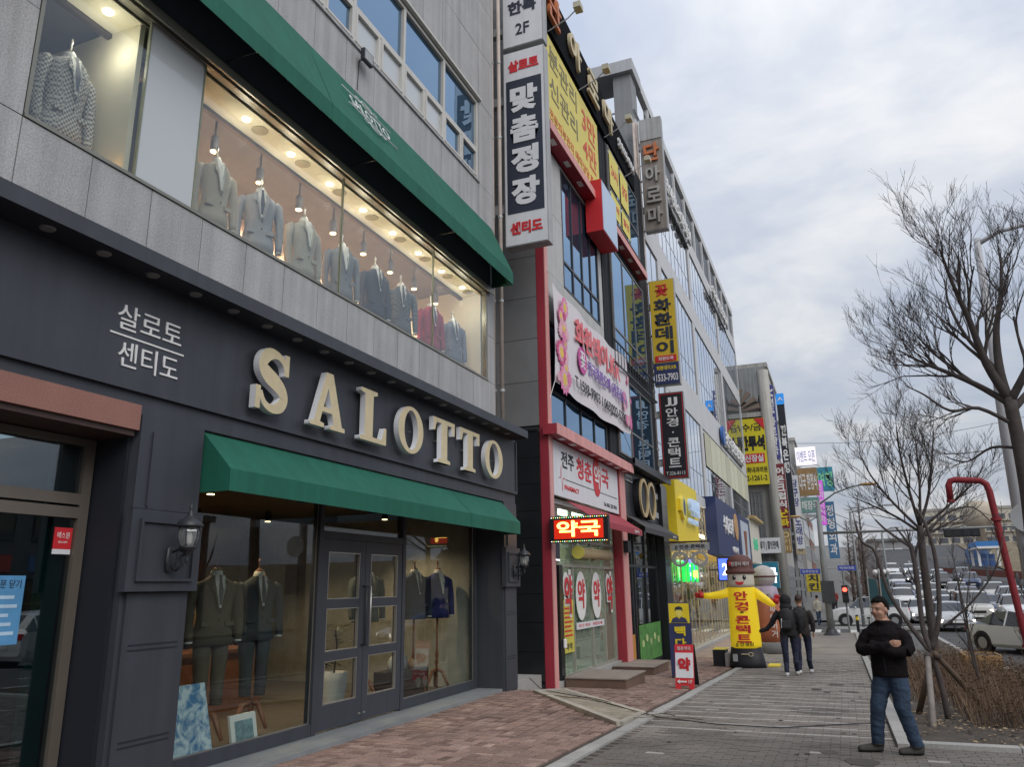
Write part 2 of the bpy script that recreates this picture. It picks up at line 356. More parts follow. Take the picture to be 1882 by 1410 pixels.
apron = sheet('brick_apron', brick_b, -6.6, -2.78, yr(-12, 27.0, 0.6), -0.022, 8, apz)
# kerb strip between apron and pavement, one stone per metre
kme = MB().box(-0.08, 0.08, -0.495, 0.495, -0.12, 0.012).mesh('kerb_stone', concrete)
for k in range(54):
    y = -10.5 + k*1.0
    inst('kerb_stone', kme, walk, (-2.70 + rnd.uniform(-.006,.006), y, g(y)+rnd.uniform(-.004,.004)), (math.atan(-.032) if y < 30 else 0, 0, 0))
kme2 = MB().box(-0.09, 0.09, -0.495, 0.495, -0.25, 0.03).mesh('kerb_stone', concrete)
for k in range(53):
    y = -9.5 + k*1.0
    inst('kerb_stone', kme2, road, (3.64, y, g(y)), (math.atan(-.032) if y < 30 else 0, 0, 0))
    if y > 10: inst('kerb_stone', kme, walk, (0.46, y, g(y)+0.03), (math.atan(-.032) if y < 30 else 0, 0, 0))
kme3 = MB().box(-0.495, 0.495, -0.08, 0.08, -0.12, 0.03).mesh('kerb_stone', concrete)
for k in range(3): inst('kerb_stone', kme3, walk_r, (1.05+k*1.0, 10.16, g(10.16)+.02))
def pieces(name, cells, parent, mats, hz, n_ind=300):
    """cells: (x, y, z, sx, sy, material index). nearest ones are parts, the rest is one part"""
    vis = sorted(cells, key=lambda c: (c[0]**2 + c[1]**2) if c[1] > 6.6 - 0.0*c[0] else 1e6 + abs(c[1]))
    cache = {}; st = MB()
    for i, (x, y, z, sx, sy, mi) in enumerate(vis):
        if i < n_ind:
            key = (round(sx, 3), round(sy, 3), mi)
            if key not in cache:
                b = MB(); a = 0.006
                b.add([(-sx/2,-sy/2,-.03),(sx/2,-sy/2,-.03),(sx/2,sy/2,-.03),(-sx/2,sy/2,-.03),(-sx/2,-sy/2,-a),(sx/2,-sy/2,-a),(sx/2,sy/2,-a),(-sx/2,sy/2,-a),
                       (-sx/2+a,-sy/2+a,0),(sx/2-a,-sy/2+a,0),(sx/2-a,sy/2-a,0),(-sx/2+a,sy/2-a,0)],
                      [(0,1,5,4),(1,2,6,5),(2,3,7,6),(3,0,4,7),(4,5,9,8),(5,6,10,9),(6,7,11,10),(7,4,8,11),(8,9,10,11)])
                cache[key] = b.mesh(name, mats[mi])
            o = inst(name, cache[key], parent, (x, y, z + rnd.uniform(-.003,.003)), (math.atan(-.032)*hz + rnd.uniform(-.01,.01), rnd.uniform(-.012,.012), rnd.uniform(-.01,.01)))
        else:
            if y > 27: continue
            d = rnd.uniform(-.003,.003); t = -.032*hz; e1 = rnd.uniform(-.001,.001)
            z0 = z+d - t*0; v = [(x-sx/2, y-sy/2, z0-sy/2*t+e1), (x+sx/2, y-sy/2, z0-sy/2*t), (x+sx/2, y+sy/2, z0+sy/2*t), (x-sx/2, y+sy/2, z0+sy/2*t-e1)]
            v = [(a, b_, c_) for a, b_, c_ in v]
            st.add(v + [(a, b_, c_-.03) for a, b_, c_ in v], [(0,1,2,3),(0,4,5,1),(1,5,6,2),(2,6,7,3),(3,7,4,0)], mi)
    o = st.build(name + '_field', mats, parent); tag(o, kind='stuff'); return o
# red interlocking bricks of the apron (basket weave)
cells = []
brick_v = [brick_m, mat('paver_red_dark', (0.19, 0.125, 0.106), 0.9, 0.25, 1.5, 0.15, fine=.2, fscale=50), mat('paver_red_pale', (0.33, 0.235, 0.20), 0.85, 0.25, 1.5, 0.15, fine=.2, fscale=50)]
def bm_i():
    r = rnd.random(); return 1 if r < .20 else (2 if r < .32 else 0)
ci = 0; S = 0.212
for iy in range(int((27+2)/S)):
    for ix in range(int((6.5-2.8)/S)):
        cx_ = -6.5 + (ix+.5)*S; cy_ = -2 + (iy+.5)*S
        if cy_ < 13.3 and cx_ < -5.36: continue
        if 13.3 <= cy_ < 25.8 and cx_ < -5.15: continue
        z = apz(cx_, cy_)
        if (ix+iy) % 2:
            for q in (-1, 1): cells.append((cx_+q*S/4, cy_, z, S/2-.013, S-.013, bm_i()))
        else:
            for q in (-1, 1): cells.append((cx_, cy_+q*S/4, z, S-.013, S/2-.013, bm_i()))
pieces('brick', cells, apron, brick_v, 0.6)
# grey pavers with pale cross bands beyond y = 10, dark paving nearer
cells = []
iy = 0; y = -2.0
while y < 27:
    near = y < 10.05; sx = 0.2; sy = 0.1
    band = (not near) and (iy % 6 == 0)
    x = -2.60 + (0.1 if iy % 2 else 0.0); xe = 3.5 if near else 0.36
    while x < xe - .05:
        sxx = min(sx, xe - x)
        if near: mi = 1 if (rnd.random() < .012) else (3 if noise.noise((x*.55, y*.6, 1.7)) < .10 else 0)
        else: mi = 1 if band or rnd.random() < .01 else (3 if noise.noise((x*.8, y*.7, 4)) > .28 else 0)
        cells.append((x+sxx/2, y+sy/2, g(y+sy/2), sxx-.007, sy-.007, mi)); x += sx
    y += sy; iy += 1
pieces('paver', cells, walk, [paver_g, paver_l, paver_l, paver_d], 1.0)
# beyond, the bands continue
for k in range(26):
    y0 = 27.2 + k*.62
    MB().add([(-2.6,y0,g(y0)-.006),(0.36,y0,g(y0)-.006),(0.36,y0+.11,g(y0)-.006),(-2.6,y0+.11,g(y0)-.006)], [(0,1,2,3)]).build('pale_band', paver_l, walk)
sheet_far = sheet('pavement_far', paver_g, -2.6, 0.38, yr(27.0, 43.4, 2), -0.009)
stm = mat('stain_dark', (0.075,0.065,0.06), .8, .3, 4); gum = mat('gum', (0.05,0.045,0.042), .8, .2)
for k in range(26): stain(walk, rnd.uniform(-2.4,.25), rnd.uniform(7.5,20), rnd.uniform(.012,.035), gum, lambda a, b: g(b)+.002)
for k in range(7): stain(walk, rnd.uniform(-2.2,.1), rnd.uniform(8,19), rnd.uniform(.06,.16), stm, lambda a, b: g(b)+.001)
# cracked slab over the drain with weeds
slab = thing('drain_cover', (-3.8, 12.2, -0.2), 'cracked pale concrete drain cover lying askew in the red bricks', 'drain cover')
def slab_pt(x, y, d): return (x, y, apz(x, y) + d)
P4 = [(-4.87,12.84),(-4.75,13.9),(-2.83,11.75),(-2.86,10.6)]
mb = MB(); mb.add([slab_pt(*p, .035) for p in P4] + [slab_pt(*p, -.03) for p in P4], [(0,1,2,3),(0,4,5,1),(1,5,6,2),(2,6,7,3),(3,7,4,0)])
mb.build('slab', mat('old_slab', (0.27, 0.24, 0.19), 0.9, 0.35, 3, 0.2, fine=.2, fscale=25), slab)
for a, b in [(0,1),(1,2),(2,3),(3,0)]:
    pa = Vector(slab_pt(*P4[a], .045)); pb = Vector(slab_pt(*P4[b], .045)); d = (pb-pa).normalized(); nn = Vector((-d.y, d.x, 0))*.05
    MB().add([pa-nn, pb-nn, pb+nn, pa+nn] + [q-Vector((0,0,.06)) for q in (pa-nn, pb-nn, pb+nn, pa+nn)], [(0,1,2,3),(0,4,5,1),(1,5,6,2),(2,6,7,3),(3,7,4,0)]).build('frame', mat('slab_frame', (0.40,0.37,0.32), .9, .2, 3), slab)
for k in range(5):
    x0 = -4.6 + k*.4; pts = [slab_pt(x0 + t*.22 + rnd.uniform(-.04,.04), 12.9 - (x0+4.87)*.95 + rnd.uniform(-.25,.25), .04) for t in range(6)]
    MB().tube(pts, .006, 4).build('dry_vine', mat('vine', (0.12,0.09,0.05), .9), slab)
cab = MB().tube([slab_pt(-5.2, 13.4, .2), slab_pt(-4.9, 13.2, .03), slab_pt(-3.9, 12.5, .06), slab_pt(-3.1, 11.9, .05), slab_pt(-2.5, 11.4, .02), slab_pt(-1.7, 11.05, .015), slab_pt(-.9, 11.0, .015), slab_pt(-.2, 11.6, .015), slab_pt(.4, 12.0, .02)], .007, 6).build('cable', black)
tag(cab, 'thin black cable trailing over the drain cover and the grey pavement', 'cable')
# planter bed
bed = sheet('planting_bed', soil, 0.5, 3.56, yr(10.2, 43.3, 1.0), 0.02, 10, lambda x, y: g(y) + .05*noise.noise((x*1.7, y*1.7, 0)))
# ================================================================ tailor's shop building
A = thing('shop_building', (-5.6, 6.0, 0.0), 'grey granite building with a charcoal menswear shopfront and green awnings', 'building')
YE = 12.95; Y0 = -3.0; GX = -5.6
# backing walls (cut round the display window, the third-floor windows and the shopfront)
core = MB()
core.box(-12.5, GX-.03, Y0, YE-.03, 4.3, 5.30); core.box(-12.5, GX-.03, Y0, 3.55, 5.30, 7.12)
core.box(-12.5, GX-.03, 12.62, YE-.03, 5.30, 7.12); core.box(-12.5, GX-.03, Y0, YE-.03, 7.12, 9.18)
core.box(-12.5, GX-.03, Y0, 2.3, 9.18, 11.0); core.box(-12.5, GX-.03, 12.24, YE-.03, 9.18, 11.0); core.box(-12.5, GX-.03, Y0, YE-.03, 11.0, 16.0)
core.box(-12.5, -6.4, 2.3, 12.24, 9.18, 11.0)
core.build('wall_core', mat('joint_grey', (0.12,0.12,0.12), .9, .1), A)
cache = {}
def panel(y0, y1, z0, z1, m=granite, x=GX, gap=.005, t=.028, side=False):
    w = y1-y0-2*gap; h = z1-z0-2*gap
    if w <= .02 or h <= .02: return
    k = (round(w,3), round(h,3), m.name, side)
    if k not in cache:
        b = MB().box(-t, 0, -w/2, w/2, -h/2, h/2) if not side else MB().box(-w/2, w/2, 0, t, -h/2, h/2)
        cache[k] = b.mesh('panel', m)
    return cache[k], (y0+y1)/2, (z0+z1)/2
def panels(root, x, ys, zs, m, holes=(), nm='panel'):
    for i in range(len(ys)-1):
        for j in range(len(zs)-1):
            segs = [(zs[j], zs[j+1])]
            for (a, b, c, d) in holes:
                if ys[i] < b-.01 and ys[i+1] > a+.01:
                    ns = []
                    for (z0, z1) in segs:
                        if z0 < d-.01 and z1 > c+.01:
                            if z0 < c: ns.append((z0, c))
                            if z1 > d: ns.append((d, z1))
                        else: ns.append((z0, z1))
                    segs = ns
            for (z0, z1) in segs:
                r = panel(ys[i], ys[i+1], z0, z1, m)
                if r: inst(nm, r[0], root, (x + rnd.uniform(-.002,.002), r[1], r[2]))
ysA = [Y0 + .62*k for k in range(11)] ; ysA = [y for y in ysA if y < 3.5] + [3.55] + [3.55 + .648*k for k in range(1, 15)]
ysA = [y for y in ysA if y < 12.60] + [12.62, YE]
panels(A, GX, ysA, [4.32, 5.30], granite)
panels(A, GX, [y for y in ysA if y <= 3.551], [5.30, 6.3, 7.12], granite)
panels(A, GX, [12.62, YE], [5.30, 6.2, 7.12], granite)
ysB = [Y0 + .72*k for k in range(23)]; ysB = [y for y in ysB if y < YE-.2] + [YE]
ysB = [y for y in ysB if not (2.0 < y < 2.6 or 12.0 < y < 12.5)]; ysB = sorted(ysB + [2.3, 12.24])
panels(A, GX, ysB, [7.12, 8.45, 9.18, 11.0, 12.2, 13.4, 14.7, 16.0], granite, holes=[(2.3, 12.24, 9.18, 11.0)])
for z0, z1 in [(4.32,5.3),(5.3,6.2),(6.2,7.12),(7.12,8.45),(8.45,9.18),(9.18,11),(11,12.2),(12.2,13.4),(13.4,14.7),(14.7,16)]:
    for k in range(6): box('panel', granite, A, GX-.62*(k+1)+.005, GX-.62*k-(.005 if k else .03), YE-.03, YE-.002, z0+.005, z1-.005)
box('dark_band', mat('band_navy',(0.075,0.09,0.12),.6,.08), A, GX, GX+.02, Y0, 12.90, 7.13, 8.40)
# third-floor ribbon window
yb = [2.35 + 1.41*k for k in range(8)]
w3 = MB(); wf = mat('window_frame_white', (0.58,0.57,0.54), .5, .06, 3)
for y in yb: w3.box(GX-.14, GX-.02, y-.035, y+.035, 9.22, 10.97)
for a, b in zip(yb[:-1], yb[1:]):
    w3.box(GX-.14, GX-.023, a+.035, b-.035, 9.22, 9.28); w3.box(GX-.14, GX-.023, a+.035, b-.035, 9.83, 9.90); w3.box(GX-.14, GX-.023, a+.035, b-.035, 10.9, 10.97)
    w3.box(GX-.13, GX-.03, (a+b)/2-.03, (a+b)/2+.03, 9.28, 9.83)
    for c in ((a+.035, (a+b)/2-.03), ((a+b)/2+.03, b-.035)):
        for q in (c[0], c[1]-.04): w3.box(GX-.12, GX-.012, q, q+.04, 9.29, 9.82)
        for q in (9.285, 9.785): w3.box(GX-.12, GX-.015, c[0]+.04, c[1]-.04, q, q+.04)
wr = w3.build('window', wf, A)
for a, b in zip(yb[:-1], yb[1:]):
    MB().box(GX-.085, GX-.075, a+.03, b-.03, 9.88, 10.92).build('pane', blueglass, wr)
    for c in ((a+.06, (a+b)/2-.05), ((a+b)/2+.05, b-.06)): MB().box(GX-.075, GX-.065, *c, 9.31, 9.80).build('pane', frosted if rnd.random() < .5 else blueglass, wr)
box('window_hood', wf, A, GX-.02, GX+.05, 2.25, 12.30, 10.985, 11.03)
box('window_sill', granite, A, GX-.05, GX+.03, 2.3, 12.24, 9.16, 9.20)
# flood lamp on the wall
fl = thing('flood_lamp', (GX, 8.1, 9.0), 'small black flood lamp on a bracket below the ribbon window', 'lamp')
mb = MB(); mb.box(GX+.10, GX+.16, 8.0, 8.24, 8.93, 9.11); mb.build('housing', darkmetal, fl); box('lens', mat('lens',(0.35,0.36,0.36),.2), fl, GX+.161, GX+.165, 8.02, 8.22, 8.95, 9.09)
MB().tube([(GX,8.12,9.02),(GX+.12,8.12,9.02)], .018, 8).build('bracket', galv, fl)
MB().tube([(GX+.01,8.1,9.0),(GX+.012,8.08,8.5)], .006, 5).build('cable', black, fl)
# display window (first floor)
DW = MB(); dy = [3.56, 4.66, 5.37, 7.93, 10.52, 12.60]
al = mat('window_alu', (0.26,0.255,0.22), .4, .08, 3, metal=.5)
DW.box(GX-.10, GX+.0, 3.555, 12.615, 7.03, 7.12); DW.box(GX-.10, GX+.015, 3.555, 12.615, 5.302, 5.335)
DW.box(GX-.09, GX, 3.556, 3.59, 5.335, 7.03); DW.box(GX-.09, GX, 12.55, 12.61, 5.335, 7.03)
DW.box(GX+.0, GX+.06, 3.3, 12.75, 7.08, 7.125); DW.box(GX+.06, GX+.085, 3.3, 12.75, 7.02, 7.125)
dwo = DW.build('display_window', al, A)
for i in range(5):
    gm = frosted if i == 1 else upglass
    MB().box(GX-.05, GX-.04, dy[i]+.015, dy[i+1]-.006, 5.33, 7.04).build('pane', gm, dwo)
for y in dy[1:5]:
    MB().box(GX-.06, GX-.03, y-.010, y+.008, 5.33, 7.04).build('glazing_bead', mat('bead', (0.22,0.24,0.18), .3), dwo)
box('side_post', steel, dwo, GX-.6, GX-.08, 5.36, 5.40, 5.33, 7.03)
# display room
warm = mat('room_cream', (0.66,0.62,0.48), .8, .03, 2); warm2 = mat('room_peach', (0.80,0.62,0.50), .8, .05, 2)
room = MB(); room.box(-7.9, -7.85, 3.5, 12.7, 5.3, 7.6); room.build('room_wall', warm2, A)
box('room_wall', warm, A, -9.15, GX-.10, 3.46, 3.52, 5.3, 7.6); box('room_wall', warm, A, -9.15, GX-.12, 12.56, 12.62, 5.3, 7.6)
box('room_wall', warm, A, -7.0, GX-.12, 4.60, 4.655, 5.3, 7.03); box('room_wall', warm, A, -9.15, GX-.12, 5.30, 5.36, 5.3, 7.03)
box('room_floor', mat('room_floor', (0.22,0.15,0.10), .4), A, -9.15, GX-.11, 3.52, 12.56, 5.25, 5.31)
box('room_ceiling', warm, A, -9.15, -6.16, 3.52, 12.56, 7.35, 7.40); soff = box('ceiling_soffit', warm, A, -6.10, GX-.11, 3.52, 12.56, 7.0, 7.02)
box('curtain_track', mat('track_brown', (0.05,0.035,0.025), .5), A, -6.16, -6.10, 3.52, 12.56, 6.95, 7.35)
for k in range(11):
    y = 3.52 + .83*k + .0
    y = 4.35 if k == 0 else 6.27 + .83*(k-1)
    if y > 12.4: break
    dl = MB().lathe([(.001,-.012),(.045,-.012),(.045,.0)], (-5.87, y, 6.999), 14).build('downlight', lamp_w, soff); 
    light('downlight_glow', 'POINT', (-5.87, y, 6.68), 4.2, (1, .94, .80), dl, .05)
    if y > 5.8 and k: MB().lathe([(.001,-.006),(.10,-.006),(.10,0)], (-5.88, y+.25, 6.999), 18).build('speaker_cover', mat('speaker', (0.32,0.30,0.24), .8), soff)
for k in range(8):
    y = 6.25 + .80*k
    t = thing('track_spotlight', (-6.30, y, 6.95), 'dark cylinder spotlight hanging from the track above the upper jackets', 'spotlight', 'track spotlights of the upper display')
    MB().lathe([(.045,-.28),(.05,-.27),(.05,-.10),(.03,-.08),(.012,-.06),(.012,.4)], (-6.30,y,6.95), 12).build('housing', mat('spot_grey', (0.16,0.16,0.17), .5), t, True)
    MB().lathe([(.001,-.291),(.043,-.291),(.043,-.283)], (-6.30,y,6.95), 12).build('bulb', lamp_o, t)
    light('spot_glow', 'SPOT', (-6.30,y,6.64), 420, (1,.78,.56), t, .05, (0, R(48), 0), 120)
# ---- ground-floor shopfront
BX = -5.3; WX = -5.85
sb = MB(); sb.box(-6.2, BX, Y0, 13.18, 3.27, 4.25); front = sb.build('sign_board', charcoal, A)
fr = MB(); fr.box(BX, BX+.022, Y0, 13.18, 3.255, 3.30); fr.box(BX, BX+.022, 13.14, 13.18, 3.30, 4.22); fr.build('board_trim', charcoal, front)
box('board_base', charcoal, A, -6.2, BX-.02, 4.735, 13.16, 3.08, 3.27); box('board_base', charcoal, A, -6.2, BX-.02, Y0, 4.735, 3.16, 3.27)
cn = MB(); cn.box(-5.62, -5.0, Y0, 13.05, 4.25, 4.385); canopy = cn.build('canopy', charcoal, A)
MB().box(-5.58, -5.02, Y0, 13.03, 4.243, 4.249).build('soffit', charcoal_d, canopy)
for k in range(22):
    y = 2.1 + .49*k
    MB().lathe([(.001,-.012),(.05,-.012),(.058,0)], (-5.14, y, 4.243), 16).build('soffit_light', mat('lamp_off', (0.20,0.21,0.21), .3), canopy)
# hangul on the board
text('살로토', white_p, front, (BX+.004, 4.73, 3.86), .69, .22, FRONT, .006)
text('센티도', white_p, front, (BX+.004, 4.75, 3.545), .64, .22, FRONT, .006)
box('rule', white_p, front, BX+.001, BX+.008, 4.33, 5.12, 3.69, 3.705)
# cream channel letters
def poly_letter(outlines, y0, y1, z0, z1):
    cu = bpy.data.curves.new('l', 'CURVE'); cu.dimensions = '2D'; cu.fill_mode = 'BOTH'; cu.extrude = 0.5
    for pts in outlines:
        sp = cu.splines.new('POLY'); sp.points.add(len(pts)-1)
        for q, p in zip(sp.points, pts): q.co = (p[0], p[1], 0, 1)
        sp.use_cyclic_u = True
    o = bpy.data.objects.new('l', cu); col.objects.link(o)
    me = bpy.data.meshes.new_from_object(o); bpy.data.objects.remove(o)
    me.materials.clear(); me.materials.append(white_s); me.materials.append(cream); off = OFF[A.name]
    for f in me.polygons: f.material_index = 1 if f.normal.z > .5 else 0
    for v in me.vertices:
        x = BX + .06 + (v.co.z+.5)*.075; y = y0 + v.co.x*(y1-y0); z = z0 + v.co.y*(z1-z0); v.co = (x-off[0], y-off[1], z-off[2])
    o = bpy.data.objects.new('letter', me); col.objects.link(o); o.parent = front; OFF[o.name] = off
    bv = o.modifiers.new('b', 'BEVEL'); bv.width = .006; bv.segments = 2; bv.limit_method = 'ANGLE'
    for dy_ in (.35, .65): MB().tube([(BX, y0+(y1-y0)*dy_, (z0+z1)/2), (BX+.062, y0+(y1-y0)*dy_, (z0+z1)/2)], .008, 6).build('stand_off', steel, o)
def ell(cx_, cy_, rx, ry, n=40): return [(cx_+rx*math.cos(2*math.pi*k/n), cy_+ry*math.sin(2*math.pi*k/n)) for k in range(n)]
LT = {'O': [ell(.5,.5,.5,.5), ell(.5,.5,.27,.42)],
 'T': [[(0,1),(1,1),(1,.70),(.93,.70),(.86,.90),(.64,.90),(.64,.10),(.78,.07),(.78,0),(.22,0),(.22,.07),(.36,.10),(.36,.90),(.14,.90),(.07,.70),(0,.70)]],
 'L': [[(0,1),(.62,1),(.62,.93),(.47,.90),(.47,.09),(.82,.09),(.92,.34),(1,.34),(1,0),(0,0),(0,.07),(.16,.10),(.16,.90),(0,.93)]],
 'A': [[(.40,1),(.60,1),(.91,.09),(1,.07),(1,0),(.56,0),(.56,.07),(.67,.09),(.61,.28),(.33,.28),(.27,.09),(.39,.07),(.39,0),(0,0),(0,.07),(.10,.09)], [(.36,.37),(.585,.37),(.475,.72)]]}
cl = [(.86,.70),(.80,.83),(.66,.92),(.48,.945),(.31,.90),(.19,.79),(.20,.66),(.34,.57),(.55,.49),(.74,.39),(.82,.26),(.74,.13),(.57,.06),(.40,.06),(.25,.13),(.15,.27)]
def catmull(p, k=5):
    o = []
    for i in range(len(p)-1):
        a, b, c, d = p[max(i-1,0)], p[i], p[i+1], p[min(i+2,len(p)-1)]
        for j in range(k):
            t = j/k; o.append(tuple(.5*((2*b[q])+(-a[q]+c[q])*t+(2*a[q]-5*b[q]+4*c[q]-d[q])*t*t+(-a[q]+3*b[q]-3*c[q]+d[q])*t**3) for q in (0,1)))
    return o + [p[-1]]
cl = catmull(cl); n_ = len(cl); Ls = []; Rs = []
for i, p in enumerate(cl):
    a = cl[max(i-1,0)]; b = cl[min(i+1,n_-1)]; d = Vector((b[0]-a[0], b[1]-a[1])).normalized(); t = i/(n_-1)
    hw = .055 + .085*math.exp(-((t-.5)/.16)**2) + .045*math.exp(-((t-.28)/.09)**2) + .045*math.exp(-((t-.72)/.09)**2)
    Ls.append((p[0]-d.y*hw, p[1]+d.x*hw)); Rs.append((p[0]+d.y*hw, p[1]-d.x*hw))
S_out = Ls + [(.02,.0),(.02,.33),(.12,.33)][::-1][:0] + Rs[::-1]
LT['S'] = [S_out]
for ch, a, b in [('S',5.94,6.48),('A',6.84,7.50),('L',7.82,8.42),('O',8.72,9.40),('T',9.70,10.38),('T',10.58,11.28),('O',11.50,12.24)]:
    if ch != 'S': poly_letter(LT[ch], a, b, 3.385, 4.03)
    else:
        sv = []; sf = []; si = MB(); YZ = lambda p: (a+p[0]*(b-a), 3.385+p[1]*.645); n_ = len(Ls)
        for (pl_, pr_) in zip(Ls, Rs):
            for xx in (BX+.06, BX+.135): sv += [(xx, *YZ(pl_)), (xx, *YZ(pr_))]
        si.add(sv, [(4*i+2, 4*i+3, 4*i+7, 4*i+6) for i in range(n_-1)], 1); q_ = MB().add(sv, [(4*i, 4*i+2, 4*i+6, 4*i+4) for i in range(n_-1)] + [(4*i+1, 4*i+5, 4*i+7, 4*i+3) for i in range(n_-1)] + [(0,1,3,2), (4*n_-4, 4*n_-2, 4*n_-1, 4*n_-3)])
        si.add(q_.v, q_.f, 0); si.build('letter', [white_s, cream], front)
        for (q0, q1, z0, z1) in [(a+(b-a)*.80, a+(b-a)*.93, 3.80, 4.03), (a+(b-a)*.02, a+(b-a)*.15, 3.385, 3.62)]:
            MB().box(BX+.061, BX+.134, q0, q1, z0, z1, 0).box(BX+.1341, BX+.136, q0, q1, z0, z1, 1).build('letter_serif', [white_s, cream], front)
# pilasters
def pilaster(y0, y1):
    p = MB(); p.box(-6.0, BX-.03, y0, y1, -.10, 3.08); o = p.build('pilaster', charcoal, A)
    q = MB()
    q.box(BX-.03, BX, y0+.0, y1-.0, 2.30, 3.08); q.box(BX-.03, BX-.004, y0+.04, y1-.04, -.05, 1.62)
    q.box(BX, BX+.02, y0+.12, y0+.14, 2.32, 2.95)
    q.build('moulding', charcoal, o)
    b = MB(); b.box(BX-.03, BX+.05, y0-.04, y1+.02, 1.63, 2.29); bo = b.build('lamp_panel', charcoal, o)
    c = MB()
    for (a0, a1, c0, c1) in [(y0+.04, y0+.065, 1.71, 2.21), (y1-.085, y1-.06, 1.71, 2.21), (y0+.065, y1-.085, 1.71, 1.735), (y0+.065, y1-.085, 2.185, 2.21)]: c.box(BX+.05, BX+.075, a0, a1, c0, c1)
    c.build('panel_moulding', charcoal, bo)
    gk = MB()
    for z in (1.165, 1.205, .445, .485): gk.box(BX-.004, BX-.0015, y0+.10, y1-.10, z, z+.014)
    gk.build('groove', charcoal_d, o)
    return o
pilaster(4.75, 5.46); pilaster(12.58, 13.16)
def sconce(y):
    s = thing('wall_lantern', (BX+.075, y, 1.8), 'black cast-iron wall lantern on the shop pilaster ' + ('beside the glass entrance door' if y < 8 else 'next to the black tiled gap'), 'lantern', 'wall lanterns of the shopfront')
    x = BX+.25
    mb = MB(); mb.lathe([(.0,-.0),(.05,.02),(.06,.10),(.05,.20),(.0,.23)], (BX+.075,y,1.78), 10, sx=.35); mb.build('back_plate', darkmetal, s, True)
    MB().tube([(BX+.08,y,1.84),(BX+.14,y,1.80),(BX+.20,y,1.84),(BX+.17,y,1.90),(BX+.22,y,1.93),(x,y,1.95)], .014, 8).tube([(BX+.08,y,1.95),(BX+.15,y,1.97),(x,y,1.94)], .012, 8).build('scroll_arm', darkmetal, s, True)
    MB().lathe([(.0,-.12),(.012,-.10),(.02,-.07),(.01,-.05),(.03,-.02),(.05,0),(.075,.02),(.075,.035)], (x,y,1.96), 12).build('base', darkmetal, s, True)
    MB().lathe([(.06,.04),(.085,.10),(.09,.16),(.075,.205)], (x,y,1.955), 6).build('glass_body', glass('lantern_glass', (.9,.9,.9), 1.5, .06, .05, (.6,.62,.62), .25), s)
    cg = MB()
    for k in range(6):
        t = k*math.pi/3; cg.tube([(x+r*math.cos(t), y+r*math.sin(t), 1.955+z) for r, z in [(.062,.04),(.087,.10),(.092,.16),(.077,.205)]], .005, 5)
    cg.build('cage', darkmetal, s)
    MB().lathe([(.02,0),(.032,.03),(.03,.08),(.015,.12)], (x,y,2.0), 10).build('bulb', white_p, s, True)
    MB().lathe([(.115,.20),(.118,.21),(.085,.255),(.04,.285),(.025,.30),(.03,.315),(.012,.335),(.018,.35),(.004,.40)], (x,y,1.955), 12).build('cap', darkmetal, s, True)
sconce(5.13); sconce(12.87)
# recessed glazing
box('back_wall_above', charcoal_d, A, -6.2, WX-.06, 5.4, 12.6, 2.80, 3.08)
gl = MB(); fm = charcoal
for y in (5.5, 8.04, 10.05, 12.50): gl.box(WX-.06, WX+.05, y-.04, y+.04, .0, 2.80)
for a, b in ((5.54,8.0),(10.09,12.46)): gl.box(WX-.05, WX+.045, a, b, 0, .13)
gl.box(WX-.05, WX+.046, 8.08, 10.01, 2.24, 2.33)
shopwin = gl.build('shop_window', fm, A)
MB().box(WX-.006, WX+.002, 5.53, 8.01, .12, 2.81).build('pane', shopglass, shopwin); MB().box(WX-.006, WX+.002, 10.08, 12.47, .12, 2.81).build('pane', shopglass, shopwin)
MB().box(WX-.006, WX+.002, 8.07, 10.02, 2.32, 2.81).build('pane', shopglass, shopwin)
bd = MB()
for a, b in ((5.54,8.0),(10.09,12.46)):
    for q in (a, b-.012): bd.box(WX+.003, WX+.012, q, q+.012, .13, 2.80)
    bd.box(WX+.003, WX+.012, a+.012, b-.012, .13, .142)
bd.build('steel_bead', steel, shopwin)
for a, b, s in ((8.085, 9.04, 1), (9.05, 10.005, -1)):
    d = MB(); zr = [.02, .30, .79, .90, 1.40, 1.51, 2.08, 2.235]
    d.box(WX-.02, WX+.04, a, a+.13, .02, 2.235); d.box(WX-.02, WX+.04, b-.13, b, .02, 2.235)
    for k in range(0, 8, 2): d.box(WX-.019, WX+.039, a+.13, b-.13, zr[k], zr[k+1])
    do = d.build('door', fm, A)
    for k in range(1, 7, 2):
        MB().box(WX-.003, WX+.003, a+.12, b-.12, zr[k]-.01, zr[k+1]+.01).build('pane', shopglass, do)
        f = MB()
        for q in (a+.13, b-.14): f.box(WX+.004, WX+.041, q, q+.01, zr[k], zr[k+1])
        for q in (zr[k], zr[k+1]-.01): f.box(WX+.004, WX+.040, a+.14, b-.14, q, q+.01)
        f.build('steel_bead', steel, do)
    hy = (b-.05) if s > 0 else (a+.05)
    MB().tube([(WX+.05,hy,.93),(WX+.10,hy,.93),(WX+.10,hy,1.66),(WX+.05,hy,1.66)], .014, 8).build('handle', darkmetal if s > 0 else steel, do, True)
    MB().lathe([(.02,0),(.02,.02)], (WX+.045, hy, .1), 8).build('lock', steel, do)
step = MB(); step.box(-6.0, -5.36, 5.46, 12.58, -.30, -.003); step.build('step', mat('step_stone', (0.22,0.24,0.25), .6, .15, 2, .05, fine=.15), A)
box('plinth', conc_d, A, -12.5, -5.40, Y0, 13.1, -.6, -.06)
